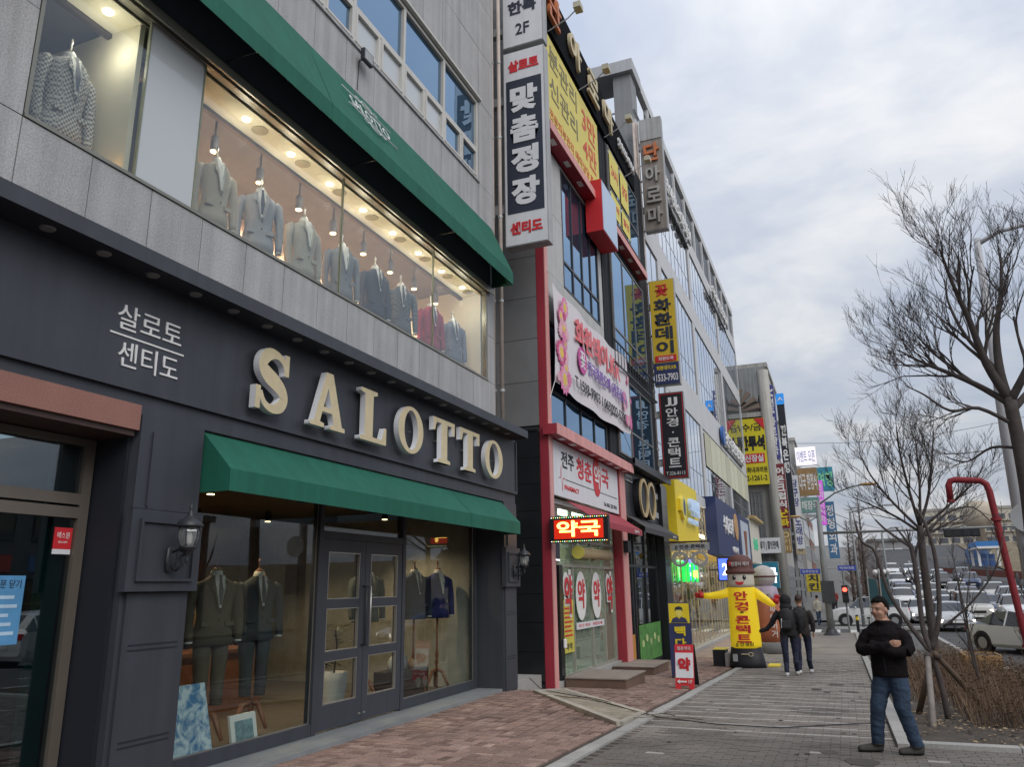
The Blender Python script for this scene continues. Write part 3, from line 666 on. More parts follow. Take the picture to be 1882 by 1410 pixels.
# lower awning
def awning(nm, parent, xw, zw, xf, zf, zv, y0, y1, m, seams=()):
    t = .02; aw = MB()
    sec = [(xw, zw), (xf, zf), (xf, zv)]
    for y in (y0, y1): aw.add([(xw,y,zw),(xf,y,zf),(xf,y,zv),(xw,y,zv)], [(0,1,2,3)])
    aw.add([(xw,y0,zw),(xw,y1,zw),(xf,y1,zf),(xf,y0,zf)], [(0,1,2,3)])
    n = 60; vs = []; 
    for k in range(n+1):
        y = y0 + (y1-y0)*k/n; vs += [(xf, y, zf), (xf + .0015*math.sin(k*1.3), y, zv)]
    aw.add(vs, [(2*k, 2*k+2, 2*k+3, 2*k+1) for k in range(n)])
    o = aw.build(nm, m, parent)
    so = o.modifiers.new('s', 'SOLIDIFY'); so.thickness = .006
    fr = MB()
    for k in range(6):
        y = y0 + .03 + (y1-y0-.06)*k/5; fr.tube([(xw+.01,y,zw-.03),(xf-.02,y,zf-.03),(xf-.02,y,zv+.03)], .012, 6)
        fr.tube([(xw+.01,y,zv+.04),(xf-.02,y,zv+.04)], .01, 6)
    fr.tube([(xf-.02,y0+.02,zv+.04),(xf-.02,y1-.02,zv+.04)], .012, 6)
    fr.build('frame', darkmetal, o)
    for y in seams:
        MB().add([(xw,y-.008,zw+.004),(xw,y+.008,zw+.004),(xf+.004,y+.008,zf+.004),(xf+.004,y-.008,zf+.004),(xf+.005,y-.008,zv),(xf+.005,y+.008,zv)], [(0,1,2,3),(3,2,5,4)]).build('seam', m, o)
    return o
awning('awning', A, BX-.05, 3.07, -4.99, 2.70, 2.50, 5.50, 12.56, green, (10.6,))
aw2 = awning('awning', A, GX+.03, 8.43, -5.12, 7.40, 7.17, 0.8, 12.74, green, (6.9,))
# emblem on the upper awning
sl = math.atan2(8.43-7.40, .45); em = Matrix(((0,-math.cos(sl),math.sin(sl)),(1,0,0),(0,math.sin(sl),math.cos(sl))))
ec = Vector((-5.345, 8.05, 7.94)) + Vector((math.sin(sl),0,math.cos(sl)))*.02
text('SALOTTO', white_p, aw2, ec, .98, .20, em, .003, .0)
def em_line(pts):
    mb = MB(); mb.tube([ec + em @ Vector((p[0], p[1], .004)) for p in pts], .008, 5); mb.build('emblem_line', white_p, aw2)
for sg in (1, -1):
    em_line([(-.62*1, sg*.16), (-.2, sg*.17), (-.12, sg*.20)]); em_line([(.62, sg*.16), (.2, sg*.17), (.12, sg*.20)])
    em_line([(.13*math.cos(t*math.pi/9), sg*(.21 + .07*math.sin(t*math.pi/9))) for t in range(19)]); em_line([(-.09, sg*.21), (.09, sg*.21)])
    for q in (-1, 1): em_line([(q*.15, sg*.20), (q*.22, sg*.25), (q*.28, sg*.22), (q*.25, sg*.19)])
# entrance recess on the left
DX = -5.78
ent = MB(); ent.box(-6.2, -5.30, Y0, 4.73, 2.94, 3.155); lint = ent.build('lintel', mat('brown_granite', (0.30,0.145,0.115), .5, .08, 3, fine=.2, fscale=90), A)
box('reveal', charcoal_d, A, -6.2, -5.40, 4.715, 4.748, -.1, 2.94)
box('reveal', mat('brown_dark', (0.06,0.035,0.03), .5), A, -6.2, -5.33, Y0, 4.71, 2.89, 2.938)
ef = MB(); ef.box(DX-.04, DX+.04, 4.61, 4.70, 0, 2.88); ef.box(DX-.04, DX+.04, 1.0, 4.61, 2.33, 2.42); ef.box(DX-.041, DX+.041, 1.0, 4.61, 2.22, 2.31); ef.box(DX-.04, DX+.04, 1.0, 4.61, 2.82, 2.88)
ent_w = ef.build('entrance_frame', mat('frame_bronze',(0.19,0.165,0.14),.4,.08,3,metal=.4), A)
gdoor = glass('entrance_glass', (0.5,0.60,0.62), 1.5, .07)
MB().box(DX-.004, DX+.004, 1.0, 4.62, 2.41, 2.83).build('pane', gdoor, ent_w); MB().box(DX-.004, DX+.004, 1.0, 4.62, 0, 2.23).build('pane', gdoor, ent_w)
box('green_strip', mat('green_strip', (0.02,0.09,0.075), .5), A, DX-.10, DX-.06, 4.40, 4.60, 0, 2.82)
box('hall_wall', mat('hall_dark', (0.025,0.028,0.035), .7), A, -9.0, -8.95, Y0, 4.73, 0, 2.9); box('hall_wall', mat('hall_dark', (0.025,0.028,0.035), .7), A, -9.0, DX-.1, 4.66, 4.72, 0, 2.9)
box('hall_floor', conc_d, A, -9.0, -5.36, Y0, 4.73, -.05, 0.0)
st = box('security_sticker', redl, A, DX+.006, DX+.012, 4.44, 4.60, 1.97, 2.14); text('에스원', white_p, st, (DX+.013, 4.52, 2.08), .11, .05, FRONT, .001); text('SECOM', white_p, st, (DX+.013, 4.52, 2.025), .08, .016, FRONT, .001)
box('sticker_foot', white_s, st, DX+.006, DX+.011, 4.44, 4.60, 1.93, 1.969)
po = box('blue_poster', mat('poster_blue', (0.10,0.30,0.55), .5), A, DX+.006, DX+.010, 3.92, 4.25, 1.26, 1.76)
text('출입문 닫기', navy, po, (DX+.012, 4.085, 1.70), .27, .06, FRONT, .001)
for k in range(5): box('printed_line', mat('poster_pale', (0.45,0.62,0.78), .5), po, DX+.0105, DX+.0115, 3.95, 4.21-.03*(k % 3), 1.33+.065*k, 1.355+.065*k)
# drain pipes in the gap
for k, (x, y, r) in enumerate([(-5.68,13.06,.05),(-5.52,13.10,.04),(-5.78,13.16,.045)]):
    p = thing('drain_pipe', (x, y, 4.4), ['thick cream drain pipe nearest the granite wall', 'thin cream conduit running behind the tall tailor sign', 'middle cream pipe in the gap between the two buildings'][k], 'pipe', 'pipes in the gap')
    MB().tube([(x,y,4.4),(x,y,15.8)], r, 10).build('pipe', pipe_m, p, True)
    for z in (5.2, 7.0, 8.8, 10.6, 12.4): MB().lathe([(r+.012,0),(r+.012,.05)], (x,y,z), 10).build('clamp', galv, p)
# ---- shop interior
inn = MB(); inn.box(-11.0, -10.95, 4.8, 12.9, 0, 3.0); inn.build('interior_wall', mat('int_wall', (0.30,0.20,0.12), .8, .05), A)
box('interior_wall', mat('int_grey', (0.42,0.41,0.37), .8), A, -10.95, WX-.07, 12.52, 12.58, 0, 2.85); box('interior_wall', mat('int_dark', (0.10,0.075,0.06), .8), A, -10.95, WX-.07, 4.76, 4.82, 0, 3.0)
box('interior_floor', mat('int_floor', (0.13,0.11,0.09), .35, .15, 1.5), A, -10.95, WX-.06, 4.82, 12.52, -.04, .004); box('interior_ceiling', mat('int_ceiling', (0.20,0.15,0.11), .8), A, -10.95, WX-.06, 4.82, 12.52, 2.98, 3.04)
def shop_spot(x, y):
    t = thing('ceiling_spotlight', (x, y, 2.98), 'warm track spotlight under the shop ceiling behind the street window', 'spotlight', 'ceiling spotlights of the shop')
    MB().lathe([(.05,-.20),(.055,-.18),(.05,-.05),(.015,-.03),(.015,0)], (x,y,2.98), 12).build('housing', darkmetal, t, True)
    MB().lathe([(.001,-.211),(.045,-.211),(.045,-.203)], (x,y,2.98), 12).build('bulb', lamp_o, t)
    light('spot_glow', 'SPOT', (x,y,2.74), 48, (1,.72,.42), t, .05, (0, R(-12), 0), 125)
for x, y in [(-7.0,7.4),(-7.0,9.6),(-7.1,11.6),(-8.8,8.6),(-9.0,10.9),(-9.2,6.6)]: shop_spot(x, y)
# shelving partition with dark posts and woven panels
sp = thing('display_rack', (-9.3, 8.2, 0), 'dark metal rack with wicker panels and folded clothes behind the suits', 'rack')
for y in (6.2, 7.2, 8.4, 9.6): MB().box(-9.33, -9.27, y-.03, y+.03, 0, 2.9).build('post', darkmetal, sp)
for z in (1.9, 2.55): MB().box(-9.32, -9.28, 6.2, 9.6, z, z+.05).build('rail', darkmetal, sp)
wick = mat('wicker', (0.50,0.33,0.16), .7, .5, 25, .5)
for y in (6.25, 7.25): MB().box(-9.30, -9.26, y, y+.9, 1.96, 2.54).build('wicker_panel', wick, sp)
for k in range(30): MB().ball((-9.22, 6.3+.06*k+rnd.uniform(-.02,.02), 2.5+rnd.uniform(-.06,.03)), .011, 6).build('fairy_bulb', emat('fairy_warm', (1,.62,.2), 8), sp)
for k, (y, c) in enumerate([(6.5,(0.55,.45,.12)),(7.0,(.4,.36,.2)),(8.0,(.5,.4,.2)),(8.7,(.25,.2,.15)),(9.2,(.45,.35,.2))]): MB().box(-9.4,-9.1,y,y+.38,1.1,1.5).build('folded_cloth', mat('cloth%d'%k, c, .8), sp)
ct = thing('wooden_counter', (-8.4, 8.6, 0), 'low reddish wooden counter inside the shop', 'counter'); MB().box(-8.7,-8.1,6.6,9.9,0,.78).build('body', wood, ct); MB().box(-8.75,-8.05,6.55,9.95,.78,.83).build('top', wood, ct)
# ---- clothes on dress forms
def garment(kind, body_m, shirt_m, tie_m, name, label, cat, group, loc, trousers=False, check=None, scale=1.0, stand='pole'):
    """jacket on a dress form, front faces +x; z=0 at hem of jacket, .78 tall"""
    t = thing(name, (0,0,0), label, cat, group)
    secs = [(0.0,.225,.13),(.12,.215,.125),(.28,.178,.11),(.42,.195,.125),(.54,.222,.13),(.62,.228,.112),(.665,.195,.09),(.70,.12,.07),(.735,.075,.06)]
    n = 28; vs = []; fs = []
    for i, (z, ry, rx) in enumerate(secs):
        for k in range(n):
            a = 2*math.pi*k/n; ca, sa = math.cos(a), math.sin(a)
            q = 1 + .012*math.sin(5*a+z*9)
            vs.append((rx*q*math.copysign(abs(ca)**.85, ca), ry*q*math.copysign(abs(sa)**.8, sa), z))
    for i in range(len(secs)-1):
        for k in range(n): fs.append((i*n+k, i*n+(k+1) % n, (i+1)*n+(k+1) % n, (i+1)*n+k))
    fs.append(tuple(range(n)))
    MB().add(vs, fs).build('jacket', body_m, t, True)
    for s in (-1, 1):
        MB().tube([(0,s*.20,.635),(0.0,s*.245,.60),(0.005,s*.275,.45),(.02,s*.285,.28),(.045,s*.28,.10),(.05,s*.277,.045)], [.05,.066,.060,.053,.047,.045], 12).build('sleeve', body_m, t, True)
        MB().tube([(.05,s*.277,.05),(.052,s*.277,.026)], .041, 12).build('cuff', shirt_m, t, True)
        # lapel
        MB().add([(.075,s*.045,.735),(.118,s*.075,.69),(.148,s*.115,.60),(.158,s*.075,.56),(.160,s*.022,.36),(.152,s*.012,.40),(.136,s*.055,.62)], [(0,1,6),(1,2,3,6),(3,4,5,6)]).build('lapel', body_m, t)
        MB().box(.105, .128, s*.13-.05, s*.13+.05, .20, .245).build('pocket_flap', body_m, t)
    MB().add([(.092,-.055,.735),(.092,.055,.735),(.138,.066,.62),(.150,.018,.39),(.150,-.018,.39),(.138,-.066,.62)], [(0,1,2,3,4,5)]).build('shirt_front', shirt_m, t)
    MB().lathe([(.062,.715),(.068,.735),(.058,.785),(.05,.79)], (.0,0,0), 14, sy=1.05).build('collar', shirt_m, t, True)
    if tie_m: MB().add([(.104,-.018,.74),(.104,.018,.74),(.110,.013,.71),(.149,.028,.55),(.156,.012,.42),(.156,-.012,.42),(.149,-.028,.55),(.110,-.013,.71)], [(0,1,2,7),(2,3,6,7),(3,4,5,6)]).build('tie', tie_m, t)
    for z in (.35, .26): MB().ball((.132,.012,z), (.004,.011,.011), 8).build('button', black, t)
    MB().lathe([(.05,.77),(.052,.80),(.03,.815),(.014,.83),(.012,.88),(.022,.90),(.008,.94)], (0,0,0), 12).build('neck_cap', wood if stand else steel, t, True)
    if trousers:
        for s in (-1, 1): MB().tube([(0,s*.09,.10),(.0,s*.10,-.1),(.01,s*.095,-.35),(.015,s*.09,-.62)], [.10,.095,.075,.068], 12).build('trouser_leg', body_m, t, True)
    if stand == 'pole':
        bz = -1.12 if not trousers else -.98
        MB().lathe([(.02,0),(.02,.35),(.035,.40),(.02,.44),(.032,.50),(.018,.60),(.016,1.2)], (0,0,bz+.02), 10).build('stand_post', wood, t, True)
        for k in range(3):
            a = k*2*math.pi/3 + .5; c, s_ = math.cos(a), math.sin(a)
            MB().tube([(.02*c,.02*s_,bz+.30),(.10*c,.10*s_,bz+.27),(.17*c,.17*s_,bz+.12),(.22*c,.22*s_,bz+.02)], [.03,.032,.026,.02], 8).build('stand_leg', wood, t, True)
    t.location = loc; t.scale = (scale,)*3
    return t
def cloth(name, c, var=.06, chk=None):
    if chk is None: return mat(name, c, .9, var, 10, .1, fine=.15, fscale=250)
    m = mat(name, c, .9, var, 10); n = m.node_tree.nodes; l = m.node_tree.links
    tc = n.new('ShaderNodeTexCoord'); ck = n.new('ShaderNodeTexChecker'); ck.inputs['Scale'].default_value = chk[1]
    ck.inputs[1].default_value = (*c, 1); ck.inputs[2].default_value = (*chk[0], 1); l.new(tc.outputs['Object'], ck.inputs[0])
    l.new(ck.outputs[0], n['Principled BSDF'].inputs['Base Color']); return m
shirt = mat('shirt_white', (0.72,0.72,0.70), .8, .03); tie_d = mat('tie_dark', (0.06,0.07,0.10), .6)
JK = [(4.20, cloth('houndstooth', (0.16,0.16,0.17), chk=((.55,.54,.5),46)), 'black and white houndstooth jacket on a form in the left display bay', 1.06),
 (6.10, cloth('beige_wool', (0.46,0.41,0.34)), 'pale beige jacket beside the frosted panel of the upper window', 1.0),
 (6.86, cloth('pale_grey', (0.36,0.37,0.40)), 'light grey jacket with a broad lapel, second after the frosted panel', 1.0),
 (7.72, cloth('stone_grey', (0.40,0.39,0.35)), 'stone coloured jacket between the light grey and the slate one', 1.0),
 (8.60, cloth('slate', (0.20,0.22,0.25)), 'slate grey jacket beside the first glass joint of the upper window', 1.0),
 (9.48, cloth('navy_wool', (0.045,0.055,0.08)), 'dark navy jacket with a white shirt front in the upper window', 1.0),
 (10.26, cloth('check_dark', (0.07,0.085,0.10), chk=((.13,.15,.17),30)), 'dark checked jacket next to the burgundy one', 1.0),
 (11.28, cloth('burgundy', (0.30,0.035,0.07)), 'burgundy jacket on a dress form in the upper window', 1.0),
 (12.14, cloth('steel_blue', (0.13,0.16,0.23)), 'steel blue jacket at the end of the upper window', 1.0)]
for y, m_, lab, sc_ in JK:
    t = garment('j', m_, shirt, tie_d if rnd.random() < .7 else None, 'jacket_on_form', lab, 'jacket', 'jackets in the upper display window', (-6.10, y, 5.56), False, None, sc_, None); t.scale = (1.0*sc_, .90*sc_, 1.10*sc_)
    t.rotation_euler = (0, 0, R(rnd.uniform(-42, 2)))
    q = MB().lathe([(.10,-.30),(.10,-.285),(.015,-.27),(.015,.01)], (0,0,0), 12).build('stand', steel, t, True)
fairy = thing('fairy_light_bunch', (-5.85, 4.45, 5.34), 'bunch of warm fairy lights lying on the window floor under the houndstooth jacket', 'fairy lights')
for k in range(26): MB().ball((-5.85+rnd.uniform(-.1,.1), 4.42+rnd.uniform(-.16,.2), 5.345+abs(rnd.gauss(0,.04))), .008, 6).build('bulb', emat('fairy', (1,.55,.15), 14), fairy)
MB().tube([(-5.85+rnd.uniform(-.1,.1), 4.42+rnd.uniform(-.16,.2), 5.33+rnd.uniform(0,.06)) for k in range(20)], .003, 4).build('wire', black, fairy)
garment('s', cloth('olive_suit', (0.10,0.085,0.065)), shirt, mat('tie_grey',(0.10,0.11,0.13),.6), 'suit_on_form', 'brown grey suit with a pale tie on a wooden stand beside the blue painting', 'suit', 'suits behind the street window', (-6.42, 6.98, 1.06), True).rotation_euler = (0,0,R(-22))
garment('s', cloth('blue_grey_suit', (0.055,0.065,0.075)), shirt, tie_d, 'suit_on_form', 'dark blue grey suit on a stand near the glass door', 'suit', 'suits behind the street window', (-6.5, 7.78, 1.06), True).rotation_euler = (0,0,R(-22))
garment('s', cloth('grey_green_suit', (0.09,0.11,0.11)), shirt, tie_d, 'jacket_on_form', 'grey jacket on a turned wooden stand seen through the right door leaf', 'jacket', 'jackets behind the street window', (-6.75, 10.55, 1.14)).rotation_euler = (0,0,R(-22))
garment('s', cloth('midnight_suit', (0.02,0.03,0.07)), shirt, tie_d, 'jacket_on_form', 'midnight blue jacket in front of the grey side wall, left of the bright blue one', 'jacket', 'jackets behind the street window', (-6.5, 11.6, 1.14)).rotation_euler = (0,0,R(-22))
garment('s', cloth('royal_suit', (0.025,0.03,0.15)), shirt, None, 'jacket_on_form', 'bright royal blue jacket beside the grey side wall', 'jacket', 'jackets behind the street window', (-6.35, 12.13, 1.14)).rotation_euler = (0,0,R(-22))
for y, lab in ((8.75, 'bald tan mannequin head with a scarf on a post inside the shop'), ):
    t = thing('mannequin_head', (-7.3, y, 0), lab, 'mannequin'); MB().ball((-7.3,y,1.80),(.09,.075,.12),14).build('head', mat('mannequin_tan',(0.55,0.36,0.14),.5), t, True)
    MB().lathe([(.05,0),(.045,.12)],(-7.3,y,1.62),12).build('neck', MATS['mannequin_tan'], t, True); MB().lathe([(.09,0),(.13,-.05),(.12,-.35),(.02,-.5)][::-1],(-7.3,y,1.62),12).build('scarf', mat('scarf',(0.45,0.28,0.10),.8), t, True); MB().tube([(-7.3,y,0),(-7.3,y,1.2)],.02,8).build('post', steel, t)
pt = thing('potted_plant', (-6.35, 9.2, 0), 'tall white pot with a leafy plant behind the glass door', 'plant')
MB().lathe([(.12,.0),(.14,.1),(.175,.45),(.18,.56),(.165,.56),(.16,.52)], (-6.35,9.2,.01), 20).build('pot', white_p, pt, True)
lf = MB()
for k in range(110):
    a = rnd.uniform(0,6.28); r = rnd.uniform(.02,.22); z = .62+rnd.uniform(0,.55); c = Vector((-6.35+r*math.cos(a), 9.2+r*math.sin(a), z)); d = Vector((math.cos(a),math.sin(a),rnd.uniform(-.3,.6))).normalized()*.09; s = Vector((-d.y,d.x,0)).normalized()*.025
    lf.add([c-d*.2, c+d*.4+s, c+d, c+d*.4-s], [(0,1,2,3)])
lf.build('foliage', mat('leaf_green',(0.04,0.075,0.03),.5,.3,8), pt); MB().tube([(-6.35,9.2,.5),(-6.33,9.22,.9),(-6.35,9.2,1.1)],.012,6).build('stem', bark, pt)
pa = thing('leaning_painting', (-6.15, 6.55, 0), 'large blue abstract painting leaning inside the shop window', 'painting')
m_ = mat('painting_blue',(0.14,0.34,0.55),.6,.0); nn = m_.node_tree.nodes; ll = m_.node_tree.links; nz = nn.new('ShaderNodeTexNoise'); nz.inputs['Scale'].default_value = 7; nz.inputs['Detail'].default_value = 9; nz.inputs['Distortion'].default_value = 1.6; tc_ = nn.new('ShaderNodeTexCoord'); ll.new(tc_.outputs['Object'], nz.inputs[0]); rp_ = nn.new('ShaderNodeValToRGB'); rp_.color_ramp.elements[0].color = (.05,.2,.42,1); rp_.color_ramp.elements[1].color = (.6,.72,.8,1); ll.new(nz.outputs[0], rp_.inputs[0]); rp_.color_ramp.elements[0].position = .38; rp_.color_ramp.elements[1].position = .62; ll.new(rp_.outputs[0], nn['Principled BSDF'].inputs['Base Color'])
MB().add([(-6.10,6.15,.02),(-6.10,6.78,.02),(-6.28,6.78,.70),(-6.28,6.15,.70),(-6.13,6.15,.02),(-6.13,6.78,.02),(-6.31,6.78,.70),(-6.31,6.15,.70)], [(0,1,2,3),(4,7,6,5),(0,4,5,1),(3,2,6,7),(0,3,7,4),(1,5,6,2)]).build('canvas', m_, pa)
pc = thing('framed_picture', (-6.1, 7.2, 0), 'small white framed landscape picture on the shop floor by the suit stand', 'picture')
MB().add([(-6.06,7.02,.015),(-6.06,7.42,.015),(-6.13,7.42,.34),(-6.13,7.02,.34),(-6.09,7.02,.015),(-6.09,7.42,.015),(-6.16,7.42,.34),(-6.16,7.02,.34)], [(0,1,2,3),(4,7,6,5),(0,4,5,1),(3,2,6,7),(0,3,7,4),(1,5,6,2)]).build('frame', white_p, pc)
MB().add([(-6.069,7.08,.08),(-6.069,7.36,.08),(-6.113,7.36,.28),(-6.113,7.08,.28)], [(0,1,2,3)]).build('print', mat('print_sea',(0.14,0.24,0.28),.5,.4,14), pc)
rc = thing('radio_console', (-6.45, 11.1, 0), 'dark vintage radio cabinet with two round dials on the shop floor', 'radio'); MB().box(-6.7,-6.3,10.75,11.75,.02,.40).build('cabinet', mat('console',(0.03,0.022,0.018),.4), rc)
for y in (11.4, 11.62): MB().prism(ell(y,.2,.075,.075,16),'x',-6.299,-6.285).build('dial', steel, rc)
for k,(y,h,c) in enumerate([(10.85,.22,(.5,.5,.5)),(11.0,.30,(.06,.08,.07)),(11.2,.24,(.2,.2,.22)),(11.45,.15,(.35,.2,.1))]):
    t = thing('display_ornament', (-6.45,y,.40), ['small pale card standing on the radio cabinet','tall dark bottle shaped ornament on the radio cabinet','round grey clock ornament on the radio cabinet','little brown box on the radio cabinet'][k], 'ornament'); MB().lathe([(.06,0),(.07,h*.5),(.05,h*.8),(.02,h)],(-6.45,y,.402),10).build('body', mat('orn%d'%k,c,.4), t, True)
# ================================================================ narrow building with pharmacy and optician
B = thing('shop_building', (-5.2, 20.0, -.5), 'narrow building with red pilasters, a pharmacy and dark metal cladding', 'building')
bx = -5.2; BY0 = 14.5; BY1 = 25.5
lightp = mat('panel_light', (0.50,0.50,0.49), .55, .05, 2, streak=.12); clad = mat('metal_cladding', (0.035,0.038,0.045), .8, .08, 2, spec=.12)
core = MB(); core.box(-14, -6.6, BY0+.03, BY1, -.8, 16.0); core.box(-6.6, bx-.06, BY0+.03, BY1, 4.60, 16.0); core.box(-6.6, bx-.06, BY0+.03, 14.7, -.8, 4.6); core.box(-6.6, bx-.3, 25.0, BY1, -.8, 4.6)
core.build('wall_core', mat('core_dark', (0.05,0.05,0.055), .8), B)
# side wall toward the gap: granite above, black tile below
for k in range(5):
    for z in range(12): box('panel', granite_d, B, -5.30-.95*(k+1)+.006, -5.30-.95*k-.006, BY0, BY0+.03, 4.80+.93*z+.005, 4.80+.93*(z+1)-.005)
    for z in range(9): box('tile', black_tile, B, -5.30-.95*(k+1)+.005, -5.30-.95*k-.005, BY0-.04, BY0+.03, -.10+.53*z+.004, -.10+.53*(z+1)-.004)
box('tile_ledge', black_tile, B, -10.3, -5.35, BY0-.06, BY0+.0, 4.675, 4.72)
box('gap_step', concrete, B, -7.5, -5.36, 13.2, BY0-.06, -.4, .03)
# pilasters and red frame
p = MB(); p.box(-5.30, -5.12, BY0, 14.70, -.5, 11.62); p.build('pilaster', redp, B); box('pilaster_face', pinkp, B, -5.118, -5.10, BY0, 14.70, -.5, 11.60)
p = MB(); p.box(-5.45, -5.12, 19.95, 20.55, -.6, 4.58); p.build('pilaster', redp, B); box('pilaster_face', pinkp, B, -5.118, -5.10, 20.0, 20.55, -.6, 4.58)
p = MB(); p.box(-5.2, -4.90, BY0-.1, 20.75, 4.58, 4.79); bandB = p.build('red_canopy', redp, B); box('canopy_face', pinkp, bandB, -4.90, -4.885, BY0-.1, 20.75, 4.57, 4.80)
for k in range(8): box('canopy_lamp', white_s, bandB, -5.08, -4.95, 14.9+.75*k, 15.15+.75*k, 4.570, 4.582)
ps = box('pharmacy_sign', white_s, B, -5.22, -5.14, 14.83, 19.93, 3.42, 4.555)
text('전주', black, ps, (-5.135, 15.75, 4.22), .85, .36, FRONT, .006, .01)
text('청춘', redl, ps, (-5.135, 16.95, 4.18), 1.15, .48, FRONT, .006, .02)
MB().prism(ell(17.95,4.15,.33,.47,32), 'x', -5.138, -5.128).build('red_oval', redl, ps)
text('약', white_p, ps, (-5.122, 17.95, 4.15), .48, .56, FRONT, .004, .02); text('국', redl, ps, (-5.135, 18.70, 4.20), .62, .46, FRONT, .006, .02)
text('PHARMACY', redl, ps, (-5.135, 16.0, 3.64), 1.0, .10, FRONT, .004, .01); box('rule', black, ps, -5.139, -5.132, 15.6, 19.8, 3.80, 3.812)
text('Tel. 063. 223-7515', black, ps, (-5.135, 19.1, 3.56), 1.2, .09, FRONT, .004)
MB().add([(-5.135,15.1,3.80),(-5.135,15.25,3.80),(-5.135,15.3,4.02),(-5.135,15.36,3.5),(-5.135,15.42,3.8),(-5.135,15.6,3.81),(-5.135,15.42,3.83),(-5.135,15.36,3.6),(-5.135,15.3,4.1),(-5.135,15.24,3.83)], [(0,1,2,8,9),(2,3,7,8),(3,4,5,6,7)]).build('pulse_mark', redl, ps)
# pharmacy front
awp = MB(); awp.add([(-5.13,15.6,3.36),(-5.13,19.9,3.36),(-4.55,19.9,2.98),(-4.55,15.6,2.98),(-4.55,19.9,2.84),(-4.55,15.6,2.84)], [(0,1,2,3),(3,2,4,5)]); ao = awp.build('red_awning', redp, B); ao.modifiers.new('s','SOLIDIFY').thickness = .01
text('청춘약국', white_p, ao, (-4.54, 19.3, 2.91), .5, .08, FRONT, .003)
box('shop_ceiling', white_p, B, -6.6, -5.3, 14.8, 19.95, 3.3, 3.4); box('shop_back', mat('pharm_back',(0.55,0.60,0.52),.8), B, -6.62, -6.58, 14.8, 19.95, -.3, 3.3); box('shop_floor', concrete, B, -6.6, -5.25, 14.8, 19.95, -.5, -.18)
pl = box('ceiling_panel_lamp', emat('panel_lamp',(1,1,.95),13), B, -6.1, -5.6, 15.5, 19.0, 3.29, 3.299)
pw = window(B, -5.38, 14.82, 19.93, -.18, 3.3, (15.45, 15.55, 16.5, 17.9, 18.95), (2.05, 2.6), mat('alu_pale',(0.42,0.41,0.36),.4,metal=.4), glass('pharm_glass',(.62,.72,.64),1.5,.03,0,(.42,.50,.40),.35), .06, .08, 'pharmacy_front')
box('door_case', black_tile, B, -5.35, -5.28, 15.40, 15.62, -.2, 2.05); box('red_notice', redl, B, -5.33, -5.325, 14.9, 15.3, 1.62, 2.0)
text('수시모집', yellow, B, (-5.32, 15.1, 1.8), .34, .14, FRONT, .002)
yp = mat('poster_yellow',(0.66,0.58,0.10),.6,.15,6)
for (a,b,c,d) in [(14.95,15.33,.55,1.55),(15.7,16.4,.3,1.35)]: box('yellow_poster', yp, B, -5.33, -5.326, a, b, c, d)
for k in range(7): box('printed_line', redl, B, -5.324, -5.321, 15.78, 16.3-.05*(k%3), .62+.09*k, .655+.09*k)
text('마약', navy, B, (-5.322,16.05,.42), .4,.14,FRONT,.002,.02)
for (y, ov) in [(16.05,0),(16.95,1),(18.15,1),(19.3,0)]:
    if ov: MB().prism(ell(y,1.42,.38,.52,32), 'x', -5.318, -5.314).build('white_oval', white_p, B)
    else: text('약', white_p, B, (-5.322, y, 1.48), .62, .98, FRONT, .002, .07)
    text('약', redl, B, (-5.306, y, 1.46), .5, .8 if not ov else .62, FRONT, .003, .025)
box('sticker_band', white_s, B, -5.318, -5.314, 16.55, 18.7, .72, .86); text('여기 약국 · 처방조제', redl, B, (-5.31, 17.6, .79), 1.8, .07, FRONT, .002)
ru = thing('rolled_shutter', (-5.15, 17.2, 2.3), 'rolled beige blind with a yellow end hanging above the pharmacy door', 'blind'); MB().tube([(-5.17,16.4,2.33),(-5.17,18.8,2.33)], .12, 14).build('roll', mat('blind_beige',(0.50,0.40,0.24),.8,.1), ru, True); MB().tube([(-5.17,16.36,2.33),(-5.17,16.4,2.33)], .14, 14).build('end_cap', yellow_p, ru)
MB().box(-5.3,-5.22,16.6,16.64,2.25,2.4).build('bracket', galv, ru); MB().box(-5.3,-5.22,18.6,18.64,2.25,2.4).build('bracket', galv, ru)
wl = box('doorbell_box', white_p, B, -5.27, -5.22, 15.48, 15.60, .42, .60, .02)
# LED sign
led = thing('led_sign', (-5.1, 14.45, 2.4), 'glowing red and yellow LED pharmacy sign sticking out from the red pilaster', 'sign')
MB().box(-5.09,-3.93,14.36,14.50,2.43,2.93).build('cabinet', black, led); MB().box(-5.0,-4.02,14.352,14.358,2.50,2.86).build('screen', emat('led_red',(0.55,0.02,0.005),.55), led)
text('약국', emat('led_yellow',(1,.62,.12),3.5), led, (-4.51,14.347,2.69), .86, .30, SIDE, .004, .02)
for k in range(26):
    x = -5.06+k*.0436
    for z in (2.455, 2.905): MB().box(x,x+.016,14.353,14.358,z-.008,z+.008).build('led_dot', emat(['led_w','led_o','led_g'][k%3], [(1,1,1),(1,.6,.1),(.3,1,.4)][k%3], 1.2), led)
MB().tube([(-5.12,14.6,2.85),(-4.9,14.46,2.85)],.02,6).build('bracket', darkmetal, led)
led2 = thing('led_strip_frame', (-5.25,15.2,2.2), 'small dark display framed by white LED dots above the pharmacy side door', 'display'); MB().box(-5.30,-5.26,14.86,15.42,2.12,2.62).build('screen', navy, led2)
for k in range(9): MB().box(-5.258,-5.252,14.88+.06*k,14.91+.06*k,2.13,2.16).build('led_dot', MATS['led_w'], led2)
